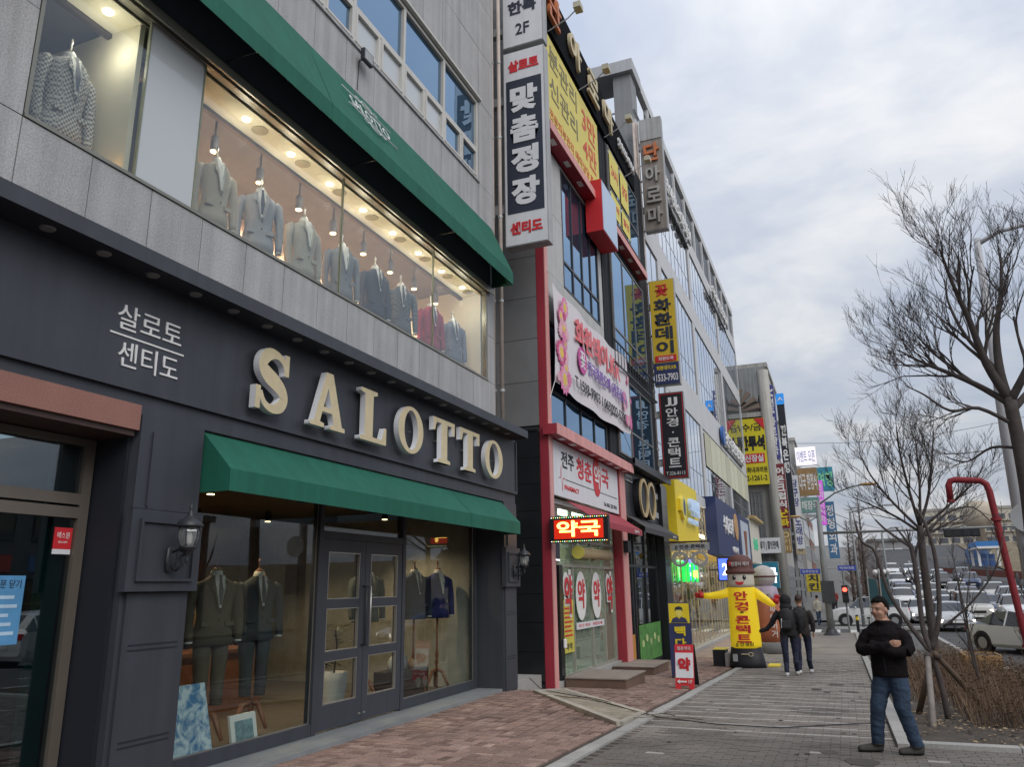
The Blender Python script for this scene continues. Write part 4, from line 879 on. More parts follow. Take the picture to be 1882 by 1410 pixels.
# wooden door steps
stepw = mat('step_brown',(0.16,0.105,0.08),.85,.2,2,.1)
for k,(x0,x1,y0,y1) in enumerate([(-5.22,-4.0,15.4,17.0),(-5.22,-4.25,18.95,20.7)]):
    t = thing('door_step', (x0,y0,g(y0)), ['low brown tiled step in front of the pharmacy door','low brown tiled step between the red pilaster and the optician'][k], 'step')
    MB().box(x0,x1,y0,y1,g(y1)-.1,g(y0)+.16).build('riser', stepw, t, bevel=.01); MB().box(x0,x1+.02,y0-.02,y1+.02,g(y0)+.162,g(y0)+.185).build('tread', mat('tread',(0.30,0.255,0.22),.85,.2,2,.1), t)
# optician
oc = MB(); oc.box(-5.26,-4.80,20.6,25.55,4.84,4.98); oc.box(-4.86,-4.795,20.6,25.55,4.78,4.99); oc.build('black_canopy', darkmetal, B)
os_ = box('optician_sign', darkmetal, B, -5.3, -5.16, 20.6, 25.3, 3.5, 4.8); gold = mat('gold_trim',(0.60,0.46,0.24),.4,.05,metal=.3)
def ring(parent, c, ry, rz, w, m, x0, x1, nm='ring', face='x'):
    n = 32; vs = []; fs = []
    for k in range(n):
        a = 2*math.pi*k/n
        for rr in (0, w):
            for xx in (x0, x1):
                q = ((ry-rr)*math.cos(a), (rz-rr)*math.sin(a)); vs.append((xx, c[1]+q[0], c[2]+q[1]) if face == 'x' else (c[0]+q[0], xx, c[2]+q[1]))
    for k in range(n):
        b = 4*k; d = 4*((k+1) % n); fs += [(b,d,d+1,b+1),(b+2,b+3,d+3,d+2),(b+1,d+1,d+3,b+3),(b,b+2,d+2,d)]
    return MB().add(vs, fs).build(nm, m, parent)
for y in (22.15, 23.15):
    MB().prism(ell(y,4.05,.52,.56,28), 'x', -5.15, -4.98).build('lens_drum', black, os_)
    ring(os_, (0,y,4.05), .52, .56, .10, gold, -4.98, -4.93)
for (y,z,w_) in [(21.1,4.5,.8),(24.4,4.35,.9),(24.4,3.75,.9)]: box('name_plate', galv, os_, -5.16, -5.12, y-w_/2, y+w_/2, z-.09, z+.09)
text('GLASSES', black, os_, (-5.115,21.1,4.5), .7,.1,FRONT,.002)
awo = MB(); awo.add([(-5.15,20.6,3.48),(-5.15,25.3,3.48),(-4.62,25.3,3.12),(-4.62,20.6,3.12),(-4.62,25.3,2.98),(-4.62,20.6,2.98)], [(0,1,2,3),(3,2,4,5)]); ao2 = awo.build('grey_awning', mat('awning_grey',(0.07,0.07,0.075),.8), B); ao2.modifiers.new('s','SOLIDIFY').thickness = .01
text('JJ안경원', white_p, ao2, (-4.61,24.6,3.05), .5,.07,FRONT,.002)
ow = window(B, -5.32, 20.58, 24.95, -.55, 3.45, (21.6, 21.9, 23.3), (2.15,), darkmetal, glass('opt_glass',(.45,.5,.52),1.55,.06), .07, .08, 'optician_front')
box('interior_back', mat('opt_back',(0.16,0.12,0.08),.8,.5,4), B, -6.55, -6.5, 20.6, 25.0, -.55, 3.4); ol = box('interior_lamp', emat('opt_lamp',(1,.8,.5),9), B, -6.3,-6.1,20.9,24.8,3.3,3.33)
for k in range(5): MB().prism(ell(22.4+.5*k,.05+.12*(k%2),.14,.10,14),'x',-5.262,-5.258).build('poster_spot',mat('poster_lime',(0.45,0.55,0.25),.6,.3,8),B)
gp = box('green_poster', mat('poster_green',(0.10,0.30,0.07),.6,.35,5), B, -5.27,-5.265,22.0,24.8,-.45,.55); box('orange_poster', mat('poster_orange',(0.62,0.28,0.04),.6,.2,6), B, -5.27,-5.265,20.7,21.5,-.45,.35)
pb = MB(); pb.box(-5.45,-5.05,24.98,25.9,-.8,4.78); pb.build('pier', black_tile, B)
for k in range(9): box('pier_tile', black_tile, B, -5.05,-5.03,25.0,25.88,-.7+.6*k,-.7+.6*k+.59)
sp_ = box('wall_speaker', black, B, -5.12,-4.98,20.05,20.35,2.45,2.75,.01)
# upper facade B
hol = [(14.8,19.35,4.85,7.2),(16.1,19.2,8.35,11.45)]
panels(B, bx+.0, [14.8,16.1,17.6,19.2,19.5], [4.82,7.2,7.75,8.35,9.9,11.5], lightp, hol)
panels(B, bx, [14.5,16.1,17.6,19.2,19.5], [11.6,12.1,14.6,16.0], clad)
window(B, bx-.03, 14.82, 19.33, 4.87, 7.18, (15.95,17.1,18.2), (5.65,6.3), darkmetal, blueglass, .05, .06)
window(B, bx-.03, 16.12, 19.18, 8.37, 11.43, (16.9,17.7,18.45), (9.05,), darkmetal, blueglass, .06, .06)
for k in range(20): box('cladding_rib', clad, B, bx-.05, bx+.02, 19.55+.3*k, 19.55+.3*k+.27, 4.99, 16.0)
for (a,b,c,d,yy,zz) in [(20.3,24.6,5.1,7.4,(21.7,23.1),(5.9,)),(20.3,24.4,8.0,11.2,(21.6,23.0),(8.7,)),(20.5,24.3,12.3,14.6,(21.8,23.0),(13.2,))]:
    box('window_surround', darkmetal, B, bx+.02, bx+.05, a-.06, b+.06, c-.06, d+.06); window(B, bx+.08, a, b, c, d, yy, zz, mat('frame_grey',(0.2,0.2,0.2),.5), blueglass, .05, .05)
for (a,b,c,d,s) in [(20.6,21.7,13.3,14.5,'24시'),(21.9,22.9,13.3,14.5,'상담'),(20.6,21.7,12.4,13.1,'예약'),(21.9,22.9,12.4,13.1,'할인')]:
    o_ = box('yellow_sticker', yellow_p, B, bx+.115, bx+.12, a, b, c, d); text(s, redl, o_, (bx+.123,(a+b)/2,(c+d)/2), (b-a)*.7, (d-c)*.35, FRONT, .002, .02)
rl = MB()
for k in range(16): rl.box(bx+.24,bx+.26,19.6+.33*k,19.62+.33*k,7.45,8.1)
rl.box(bx+.23,bx+.27,19.6,24.9,8.08,8.12); rl.box(bx+.23,bx+.27,19.6,24.9,7.43,7.47); rl.box(bx+.0,bx+.24,19.6,19.64,7.43,7.47); rl.box(bx,bx+.24,24.86,24.9,7.43,7.47); rl.build('balcony_rail', darkmetal, B)
sl_ = MB(); sl_.box(bx-.02,-4.90,14.55,24.3,11.58,11.78); slo = sl_.build('red_slab', redp, B); box('slab_face', pinkp, slo, -4.899,-4.885,14.55,24.3,11.57,11.79)
for k in range(9): box('slab_lamp', white_p, slo, -5.1,-4.98,15.0+1.05*k,15.28+1.05*k,11.568,11.579)
rb = thing('red_box_sign', (-5.0,18.8,10.6), 'red sign box with a blank pale blue face hanging from the red slab', 'sign'); MB().box(bx+.03,-4.72,18.1,19.6,10.62,12.1).build('box', redl, rb); MB().box(-4.719,-4.705,18.13,19.57,10.65,12.07).build('face', mat('sign_blue',(0.38,0.52,0.72),.25,.03), rb)
# yellow banner
yb_ = thing('yellow_banner', (-5.1,17.2,12.1), 'large yellow skin-care price banner on the upper facade', 'banner'); MB().box(-5.13,-5.10,14.95,19.4,12.12,14.55).build('cloth', mat('banner_yellow',(0.72,0.62,0.16),.6,.05,2), yb_)
grey_t = mat('text_grey',(0.22,0.20,0.12),.6); red_t = mat('text_red',(0.70,0.13,0.06),.6)
text('분관리', grey_t, yb_, (-5.095,16.3,14.05), 2.2,.62,FRONT,.003,.01); text('신관리', grey_t, yb_, (-5.095,16.3,13.2), 2.2,.62,FRONT,.003,.01)
text('3만', red_t, yb_, (-5.095,18.5,13.95), 1.3,.75,FRONT,.003,.02); text('4만', red_t, yb_, (-5.095,18.5,13.1), 1.3,.7,FRONT,.003,.02); text('전문피부관리 예약상담 환영', red_t, yb_, (-5.095,17.1,12.4), 3.9,.28,FRONT,.003)
# roof sign letters
rs = thing('roof_sign', (-5.1,18.5,14.7), 'raised cream and orange channel letters on the black fascia at the roof edge', 'sign'); MB().box(-5.16,-5.08,14.6,24.0,14.75,16.05).build('fascia', mat('fascia_black',(0.012,0.013,0.016),.95,spec=.05), rs)
for i_,(ch,y,m_) in enumerate([('단',15.4,mat('orange_letter',(0.55,0.17,0.06),.5)),('아',17.1,cream),('로',18.8,cream),('마',20.4,cream)]): text(ch, m_, rs, (-5.0,y,15.4), 1.0, .85, FRONT, .04, .02, 'letter')
text('단아로마 테라피', white_p, rs, (-5.0,22.6,15.3), 2.0,.32,FRONT,.03,.01)
for k in range(4):
    y = 15.2+2.5*k; t = thing('sign_lamp', (-5.1,y,14.6), 'small lamp on a thin arm lighting the roof sign', 'lamp', 'lamps along the roof sign'); MB().tube([(-5.1,y,14.65),(-4.6,y+.05,14.9),(-4.35,y+.05,15.1)],.016,6).build('arm', galv, t); MB().box(-4.42,-4.24,y-.08,y+.18,15.05,15.2).build('lamp_head', mat('lamp_beige',(0.5,0.48,0.38),.5), t)
# flower banner
fb = thing('flower_banner', (-5.05,17.8,5.7), 'white flower-delivery banner with pink blossoms tied across the windows', 'banner')
nb = 24; vs = []; 
for i in range(nb+1):
    y = 14.75 + (21.2-14.75)*i/nb
    for j in range(7):
        t_ = j/6; vs.append((-5.03 + .035*math.sin(i*.8+j*.5) , y, 5.75 + (7.95-5.75)*t_ - .10*math.sin(math.pi*i/nb)*(1-0.0)))
MB().add(vs, [(i*7+j,(i+1)*7+j,(i+1)*7+j+1,i*7+j+1) for i in range(nb) for j in range(6)]).build('cloth', mat('banner_white',(0.72,0.68,0.72),.7,.04,2), fb, True)
pk = mat('text_pink',(0.75,0.16,0.18),.6); pu = mat('text_purple',(0.22,0.12,0.42),.6); mg = mat('magenta',(0.62,0.10,0.38),.6)
text('화환데이.KR', pk, fb, (-4.975,18.15,7.30), 4.0,.68,FRONT,.004,.03); text('전국화환도매 (관혼상제)', pu, fb, (-4.975,18.9,6.62), 3.7,.42,FRONT,.004,.02); text('T.1533-7903 / 063)222-5299', black, fb, (-4.975,18.3,6.02), 4.6,.34,FRONT,.004,.01)
MB().prism(ell(16.65,6.7,.33,.33,24),'x',-4.985,-4.978).build('magenta_disc', mg, fb); text('꽃', white_p, fb, (-4.974,16.65,6.7), .4,.42,FRONT,.003,.02)
fl_m = [mat('petal%d'%k,c,.7) for k,c in enumerate([(.72,.22,.42),(.75,.42,.5),(.62,.10,.25),(.78,.55,.12)])]
for k in range(7):
    y = 15.25+.16*math.sin(k*2.3); z = 5.95+.28*k; r = [.36,.2,.32,.18,.3,.2,.26][k]
    for q_,(f_,m__) in enumerate([(1,fl_m[k%3]),(.68,fl_m[1]),(.42,fl_m[3])]): MB().prism([(y+r*f_*(1 if a%2 else .78)*math.cos(a*math.pi/12), z-.05+r*f_*(1 if a%2 else .78)*math.sin(a*math.pi/12)) for a in range(24)],'x',-4.975+.003*q_+.0005*k,-4.973+.003*q_+.0005*k).build('printed_flower',m__,fb)
for k in range(34):
    rgt = k % 3 == 2; y = (20.85 if rgt else 15.25)+rnd.gauss(0,.18); z = rnd.uniform(5.85,7.7); r = rnd.uniform(.08,.2)
    pts = []
    for q in range(20):
        a = q*math.pi/10; rr = r*(1 if q % 2 else .6); pts.append((y+rr*math.cos(a), z-.06+rr*math.sin(a)))
    MB().prism(pts,'x',-4.985+.0007*k,-4.982+.0007*k).build('printed_flower', fl_m[k % 4] if r < .16 else fl_m[k % 2], fb)
for (y,z,y2,z2) in [(14.75,7.95,14.6,8.3),(14.75,5.75,14.6,5.3),(21.2,7.95,21.5,8.3),(21.2,5.75,21.6,5.3)]: MB().tube([(-5.03,y,z),(-5.12,y2,z2)],.008,5).build('rope', white_p, fb)
# ---------------------------------------------------------------- blade signs
def blade(name, label, x0, x1, y, z0, z1, t, m, wallx, trim=None, group='projecting signs over the pavement'):
    s = thing(name, ((x0+x1)/2, y, z0), label, 'sign', group)
    MB().box(x0, x1, y, y+t, z0, z1).build('cabinet', mat('cabinet_side',(0.42,0.43,0.44),.5,.1,2,streak=.2), s)
    MB().box(x0+.02, x1-.02, y-.012, y-.002, z0+.02, z1-.02).build('face', m, s)
    for z in (z0+(z1-z0)*.22, z0+(z1-z0)*.78):
        MB().box(wallx, x0, y+t/2-.03, y+t/2+.03, z-.04, z+.04).build('bracket', galv, s); MB().box(wallx+.02, x0+.0, y+t/2-.08, y+t/2+.08, z-.2, z-.06).build('bracket_box', galv, s)
    return s
s = blade('projecting_sign', 'tall black and white tailoring sign reading downwards beside the granite wall', -5.56, -4.62, 13.45, 8.30, 12.88, .26, white_s, -5.95)
MB().box(-5.49,-4.69,13.430,13.437,9.02,12.15).build('black_field', navy, s)
vtext('맞춤정장', white_s, s, (-5.09,13.422,10.58), .62, 2.9, SIDE, .006, .055, .14)
text('살로토', redl, s, (-5.09,13.43,12.50), .70,.28,SIDE,.004,.05); text('센티도', redl, s, (-5.09,13.43,8.68), .70,.28,SIDE,.004,.05)
s = blade('projecting_sign', 'white hanbok shop sign above the tall tailoring sign', -5.56, -4.62, 13.45, 13.0, 16.0, .26, white_s, -5.95)
text('한복', navy, s, (-5.09,13.43,13.98), .66,.34,SIDE,.004,.035); text('2F', navy, s, (-5.09,13.43,13.42), .32,.28,SIDE,.004,.01); text('우리옷', redl, s, (-5.09,13.43,14.6), .6,.3,SIDE,.004,.03)
s = blade('projecting_sign', 'weathered brown sign with raised orange and grey characters near the roof', -5.12, -4.30, 25.6, 13.95, 18.5, .3, mat('sign_taupe',(0.29,0.255,0.225),.7,.08,1.5,streak=.25), -5.3)
MB().box(-5.1,-4.32,25.56,25.588,17.6,18.48).build('blank_top', mat('sign_pale',(0.44,0.45,0.44),.6,.1,2,streak=.3), s)
text('단', MATS['orange_letter'], s, (-4.71,25.54,17.05), .56,.72,SIDE,.04,.03,'character')
for k,ch in enumerate('아로마'): text(ch, mat('letter_grey',(0.36,0.35,0.33),.6), s, (-4.71,25.54,16.15-.82*k), .52,.62,SIDE,.04,.02,'character')
s = blade('projecting_sign', 'yellow flower wholesaler sign with a navy foot and phone number', -5.13, -4.25, 25.6, 8.2, 12.02, .26, mat('sign_yellow2',(0.66,0.47,0.04),.5,.04), -5.3)
text('꽃', redl, s, (-4.69,25.575,11.62), .45,.42,SIDE,.004,.02,'character'); vtext('화환데이', navy, s, (-4.69,25.575,10.3), .60,2.05,SIDE,.005,.032,.10)
MB().box(-5.05,-4.33,25.57,25.585,9.02,9.24).build('red_pill', redl, s); text('화환도매', white_p, s, (-4.69,25.565,9.13), .5,.13,SIDE,.003,.02)
MB().box(-5.11,-4.27,25.57,25.586,8.22,8.98).build('navy_field', mat('navy_blue',(0.03,0.04,0.12),.5), s); text('화환데이.KR', yellow, s, (-4.69,25.565,8.80), .68,.16,SIDE,.003,.02); text('1533-7903', white_p, s, (-4.69,25.565,8.46), .74,.26,SIDE,.003,.02)
s = blade('projecting_sign', 'black optician sign with a red outline and white characters', -5.04, -4.20, 25.6, 5.0, 7.93, .22, black, -5.3)
for (a,b,c,d) in [(-5.0,-4.24,5.05,5.07),(-5.0,-4.24,7.86,7.88),(-5.0,-4.98,5.07,7.86),(-4.26,-4.24,5.07,7.86)]: MB().box(a,b,25.582,25.587,c,d).build('red_outline', redl, s)
text('JJ', white_p, s, (-4.62,25.58,7.60), .42,.30,SIDE,.004,.02); vtext('안경·콘택트', white_p, s, (-4.62,25.58,6.38), .40,2.05,SIDE,.004,.015,.12); text('T.226-8113', white_p, s, (-4.62,25.58,5.18), .62,.11,SIDE,.004)
hs = thing('hanging_spectacle_sign', (-4.5,26.5,2.2), 'grey bar with optician lettering over two hanging metal spectacle rings', 'sign'); MB().box(-5.2,-3.79,26.46,26.54,2.97,3.02).build('arm', darkmetal, hs); MB().box(-5.12,-3.86,26.47,26.53,2.72,2.95).build('name_bar', galv, hs); text('JJ 안경·콘택트', black, hs, (-4.49,26.462,2.835), 1.0,.14,SIDE,.003,.01)
for x in (-4.84,-4.20): ring(hs,(x,0,2.44),.27,.25,.085,galv,26.47,26.53,'ring','y'); MB().box(x-.02,x+.02,26.48,26.52,2.66,2.73).build('hanger', galv, hs)
MB().box(-4.6,-4.44,26.48,26.52,2.42,2.47).build('bridge', galv, hs)
for k,(x,y) in enumerate([(-5.33,25.62),(-5.22,25.66)]):
    t = thing('drain_pipe',(x,y,5),['cream drain pipe with clamps at the end of the red building','thin cream pipe beside the clamped drain pipe'][k],'pipe','pipes at the end of the red building'); MB().tube([(x,y+.05,4.99),(x,y+.05,18.5)],.06-.015*k,10).build('pipe', pipe_m, t, True)
    for z in (6,8,10,12,14,16): MB().lathe([(.075,0),(.075,.06)],(x,y+.05,z),10).build('clamp', galv, t)
# ================================================================ glass-fronted building
Cb = thing('office_building', (-5.3,41,-.8), 'long white office building with rows of bluish glass above small shops', 'building')
cx0 = -5.3; C0 = 26.0; C1 = 57.0; alw = mat('alu_white',(0.60,0.61,0.62),.45,.04,1,streak=.08)
stone = mat('stone_grey_side',(0.27,0.28,0.29),.6,.06,1.5,streak=.12)
core = MB(); core.box(-16,cx0-.12,C0+.02,C1,4.9,18.9); core.box(-16,-7.6,C0,C1,-.9,4.9); core.box(-16,-7.2,C0+.02,C1,18.9,20.9); core.box(-7.6,cx0-.3,C1-1.0,C1,-.9,4.9)
core.build('wall_core', mat('core_c',(0.10,0.105,0.11),.7), Cb)
for k in range(4):
    for z in range(9): box('stone_panel', stone, Cb, -5.42-.9*(k+1)+.005, -5.42-.9*k-.005, C0-.02, C0+.02, 10.8+.9*z+.004, 10.8+.9*(z+1)-.004)
rs_ = MB(); rs_.box(-8.2,-5.28,C0-.2,C0+1.3,20.95,21.45); rs_.build('roof_slab', mat('slab_pale',(0.50,0.52,0.54),.6,.05,1,streak=.15), Cb); box('terrace_pier', stone, Cb, -6.1,-5.4,C0,C0+.9,18.9,21.0)
hr = MB(); hr.tube([(-7.2,C0+.05,19.35),(-5.35,C0+.05,19.35),(-5.35,C0+3,19.35)],.04,6)
for x in (-7.0,-6.5,-6.0,-5.5): hr.tube([(x,C0+.05,18.9),(x,C0+.05,19.35)],.025,6)
hr.build('terrace_rail', galv, Cb)
rows = [(5.39,8.88),(10.30,14.05),(15.05,18.05)]
for (a,b) in [(4.95,5.39),(8.88,10.30),(14.05,15.05),(18.05,18.9)]:
    for k in range(11):
        y0 = C0+.02+2.8*k; y1 = min(y0+2.78,C1); box('spandrel_panel', alw, Cb, cx0-.12, cx0+.0, y0, y1, a+.004, b-.004)
bays = [(26.3,28.5),(29.2,36.6),(37.3,46.6),(47.3,56.7)]
for (za,zb) in rows:
    for (a,b) in bays:
        n = max(2,round((b-a)/.95)); ym = [a+(b-a)*k/n for k in range(1,n)]
        window(Cb, cx0-.05, a, b, za, zb, ym, (za+1.05,), mat('mullion',(0.20,0.215,0.235),.4), curtglass, .04, .022)
    for (a,b) in [(28.5,29.2),(36.6,37.3),(46.6,47.3),(56.7,57.0),(26.02,26.3)]: box('pier', alw, Cb, cx0-.12, cx0-.003, a+.002, b-.002, za+.002, zb-.002)
# dotted film on the right bays of the first floor
fm_ = mat('dotted_film',(0.58,0.58,0.44),.6,.25,14)
for k in range(10): box('film_panel', fm_, Cb, cx0+.0, cx0+.01, 37.5+1.9*k+.03, 37.5+1.9*k+1.84, 7.1, 8.8)
# roof parapet frame
for k in range(11): box('parapet_post', alw, Cb, cx0-.2, cx0-.02, C0+2.6+2.8*k, C0+2.85+2.8*k, 18.9, 20.95)
box('parapet_beam', alw, Cb, cx0-.22, cx0+.0, C0+1.35, C1, 20.95, 21.4); box('parapet_panel', mat('parapet_dark',(0.06,0.07,0.09),.4), Cb, cx0-.16, cx0-.12, C0+2.6, C1, 18.95, 20.7)
def letters_sign(label, s, y, z, w, h, m, extra=None, out=.18):
    t = thing('channel_letter_sign', (cx0,y,z), label, 'sign')
    MB().box(cx0+.003,cx0+.06,y-w/2-.1,y+w/2+.1,z-h*.62,z-h*.5).build('rail', darkmetal, t); text(s, m, t, (cx0+out,y,z), w, h, FRONT, .06, .02)
    for q in (-.4,.4): MB().box(cx0+.0,cx0+out,y+q*w,y+q*w+.04,z-h*.6,z-h*.54).build('bracket', darkmetal, t)
    if extra: MB().prism(ell(y-w/2-.8,z,.55,.55,20),'x',cx0+out-.1,cx0+out+.05).build('logo_disc', extra, t)
letters_sign('white clinic letters along the roof line over the near bays','한아름요양병원',33.5,18.45,6.5,.75,white_p); letters_sign('white letters with a pale square along the roof line over the far bays','우리신경외과',47.5,18.4,7,.8,white_p)
letters_sign('white letters led by a round blue emblem on the spandrel above the dotted film','전주한방병원',49,9.6,9,.8,white_p,mat('logo_blue',(0.04,0.12,0.38),.4))
# shops below
def shop_sign(name,label,x,y0,y1,z0,z1,m,t=.3):
    s = thing(name,(x,(y0+y1)/2,z0),label,'sign'); MB().box(cx0-.15,x,y0,y1,z0,z1).build('cabinet',m,s); return s
s = shop_sign('coffee_shop_sign','yellow box sign with a round badge and white glowing letters',-4.9,26.7,31.2,3.05,5.2,yellow); MB().prism(ell(27.7,4.25,.42,.42,24),'x',-4.9,-4.78).build('badge',yellow_p,s); MB().box(-4.9,-4.8,27.05,27.35,4.1,4.5).build('badge_arm',yellow,s)
MB().ball((-4.775,27.7,4.25),(.01,.2,.3),12).build('badge_mark',mat('badge_dark',(0.06,0.10,0.2),.5),s)
text('빽다방', mat('letter_glow',(.42,.55,.75),.4,.02,emit=.25), s, (-4.72,29.4,4.35), 2.0,.62,FRONT,.06,.03); text("PAIK'S COFFEE", MATS['letter_glow'], s, (-4.78,29.4,3.85), 1.9,.2,FRONT,.04)
aw3 = MB(); aw3.add([(-5.2,26.7,3.0),(-5.2,31.1,3.0),(-4.3,31.1,2.62),(-4.3,26.7,2.62),(-4.3,31.1,2.45),(-4.3,26.7,2.45)],[(0,1,2,3),(3,2,4,5)]); aw3.build('awning',mat('awning_yellow',(0.62,0.38,0.05),.7),s).modifiers.new('s','SOLIDIFY').thickness=.02
s = shop_sign('navy_shop_sign','navy box sign with pale product pictures and white lettering',-4.85,36.2,44.3,2.9,5.5,mat('navy_sign',(0.02,0.035,0.12),.5)); text('수제고로케', white_p, s, (-4.83,40.2,4.4), 3.6,.9,FRONT,.02,.02); text('베이커리', white_p, s, (-4.83,42.4,3.3), 2.2,.35,FRONT,.02)
MB().prism(ell(43.3,4.55,.8,.7,20),'x',-4.85,-4.80).build('product_picture',mat('bun',(0.5,0.3,0.14),.6,.3,3),s)
s = shop_sign('navy_shop_sign','slim navy sign with a pale cup picture',-4.85,44.6,50.6,2.5,5.4,MATS['navy_sign']); MB().box(-4.849,-4.83,45.6,49.6,2.9,5.1).build('pale_field',mat('pale_blue',(0.45,0.5,0.58),.5),s); MB().lathe([(.3,0),(.5,1.3),(.52,1.35)],(-4.83,47.4,3.2),14,sx=.2).build('cup_picture',wood,s)
s = shop_sign('pale_shop_sign','cream and white shop sign with small green letters',-4.85,50.9,57,2.9,5.6,mat('sign_cream',(0.62,0.60,0.52),.5)); text('농협', mat('letter_green',(0.04,0.28,0.16),.4,emit=.5), s, (-4.82,53.5,4.1), 2.4,.7,FRONT,.03,.02); MB().box(-4.9,-4.5,50.9,57,5.6,5.75).build('top_canopy',mat('warm_wood',(0.5,0.36,0.16),.5),s)
box('shop_floor', concrete, Cb, -7.6,-5.1,C0,C1,-1.0,-.66); box('shop_back', mat('shop_warm',(0.46,0.40,0.26),.8,.6,1.6), Cb, -7.62,-7.55,C0,C1,-.7,4.9); lpC = box('shop_lamp', emat('shop_lamp_w',(1,.86,.58),16), Cb, -6.6,-6.2,C0+.5,C1-1.5,4.0,4.05)
for k in range(9): window(Cb, cx0-.06, 26.1+3.3*k, 29.3+3.3*k, -.66, 4.9 if k>1 else 3.05, (26.9+3.3*k,27.7+3.3*k,28.5+3.3*k), (2.4,), mat('brass_frame',(0.45,0.38,0.26),.4,.1,metal=.3), glass('c_shop',(.9,.9,.85),1.5,.04), .045, .025, 'shop_window')
dsp = [mat('goods%d'%k,c,.6) for k,c in enumerate([(.55,.42,.15),(.5,.5,.48),(.35,.22,.1),(.6,.55,.35),(.45,.1,.08),(.15,.3,.12)])]
for k in range(44): 
    y = 26.4+.4*k; z = rnd.choice([-.2,.4,1.0,1.6,2.2]); box('shelf_goods', dsp[k%6], Cb, -6.4,-6.15,y,y+rnd.uniform(.2,.36),z,z+rnd.uniform(.2,.5))
for z in (-.22,.38,.98,1.58,2.18): box('shelf', galv, Cb, -6.5,-6.1,26.3,44,z-.03,z)
gs = thing('green_neon_sign',(-5.1,30,1.6),'bright green lit bubbles with yellow script inside the window by the spectacle rings','sign')
for k in range(4): MB().box(-5.18,-5.12,28.5+.95*k,28.92+.95*k,1.72,2.42).build('green_bubble',emat('neon_green',(.01,.7,.08),.9),gs,bevel=.05)
text('커피', emat('neon_yellow',(1,.8,.1),2.0), gs, (-5.10,30.9,2.0), .9,.3,FRONT,.01,.02); MB().tube([(-5.16,28.6,2.55),(-5.16,31.8,2.55)],.015,6).build('hanger',darkmetal,gs)
g2_ = thing('blue_led_screen',(-4.7,36,1.8),'small bright LED screen in blue, white and green above the inflatable figure','sign'); MB().box(-4.9,-3.95,35.6,35.75,1.75,2.75).build('cabinet',black,g2_); MB().box(-4.85,-4.35,35.585,35.598,1.8,2.7).build('blue_half',emat('led_blue',(.05,.1,.9),1.6),g2_); MB().box(-4.35,-4.0,35.585,35.598,1.8,2.7).build('green_half',emat('led_grn',(.1,.8,.35),1.5),g2_); text('24', emat('led_white',(1,1,1),2), g2_, (-4.45,35.58,2.25), .5,.5,SIDE,.005,.02); MB().box(-5.3,-4.9,35.66,35.70,2.2,2.25).build('bracket',darkmetal,g2_)
# ================================================================ corner building with the yellow clinic banner
def far_building(label, x1, y0, y1, z1, m, cols, rows_, fw=2.0, z0w=3.6, depth=12, sidewin=True, glassm=None):
    b = thing('building',(x1,(y0+y1)/2,g(y0)),label,'building'); gm_ = glassm or darkglass
    MB().box(x1-depth,x1,y0,y1,g(y0)-.6,z1).build('wall',m,b); MB().box(x1-depth-.1,x1+.12,y0-.1,y1+.1,z1,z1+.35).build('cornice',m,b)
    hz_ = (z1-z0w)/rows_
    for r in range(rows_):
        for c in range(cols):
            wy = (y1-y0)/cols; a = y0+wy*(c+.15); z = z0w+hz_*(r+.2)
            w_ = MB().box(x1,x1+.06,a,a+wy*.7,z,z+hz_*.62).build('window',mat('far_frame',(0.4,0.4,0.4),.5),b); MB().box(x1+.061,x1+.066,a+.07,a+wy*.7-.07,z+.07,z+hz_*.62-.07).build('pane',gm_,w_)
        if sidewin and depth > 5:
            for c in range(2):
                a = x1-depth*.32*(c+1)+.4
                w_ = MB().box(a,a+1.6,y0-.06,y0,z,z+hz_*.6).build('window',MATS['far_frame'],b); MB().box(a+.07,a+1.53,y0-.066,y0-.061,z+.07,z+hz_*.6-.07).build('pane',gm_,w_)
    MB().box(x1,x1+.08,y0+.3,y1-.3,g(y0)+.1,2.9).build('shop_glazing',darkglass,b)
    return b
D = far_building('tall weathered stone corner building carrying the yellow clinic banner', -3.5, 60, 72, 17.6, mat('stone_weathered',(0.46,0.45,0.42),.75,.12,.6,.05,streak=.3), 5, 4, sidewin=False)
MB().tube([(-3.75,59.85,-.8),(-3.75,59.85,17.3)],.42,14).build('corner_column', MATS['stone_weathered'], D, True)
MB().prism([(-9,15.2),(-4.3,14.9),(-3.6,17.6),(-9,17.6)],'y',59.7,59.98).build('gable',mat('gable',(0.34,0.36,0.37),.7,.1,.6,streak=.3),D)
for k in range(8):
    a = math.pi*(.08+.105*k); MB().prism([(-6.1+.5*math.cos(a),14.1+.5*math.sin(a)),(-6.1+2.0*math.cos(a-.10),14.1+2.0*math.sin(a-.10)),(-6.1+2.0*math.cos(a+.10),14.1+2.0*math.sin(a+.10))],'y',59.6,59.72).build('fan_slat',mat('fan_brown',(0.25,0.19,0.16),.8),D)
MB().box(-8,-3.6,59.65,60,13.75,14.1).build('ledge',MATS['stone_weathered'],D); MB().box(-6.8,-4.6,59.93,59.99,.5,8.2).build('lattice_panel',mat('lattice',(0.17,0.175,0.18),.8,.3,12),D)
for k in range(14): MB().box(-6.8,-4.6,59.9,59.94,.8+.55*k,.84+.55*k).build('lattice_bar',stone,D)
for k in range(9): MB().box(-6.7+.25*k,-6.66+.25*k,59.88,59.92,.5,8.2).build('lattice_bar',stone,D)
yb2 = thing('clinic_banner',(-4.9,59.5,8.6),'tall yellow clinic banner with black and red lettering on the stone corner building','banner'); MB().box(-6.9,-3.98,59.5,59.56,8.65,13.6).build('cloth',mat('banner_lemon',(0.74,0.64,0.03),.6,.03),yb2)
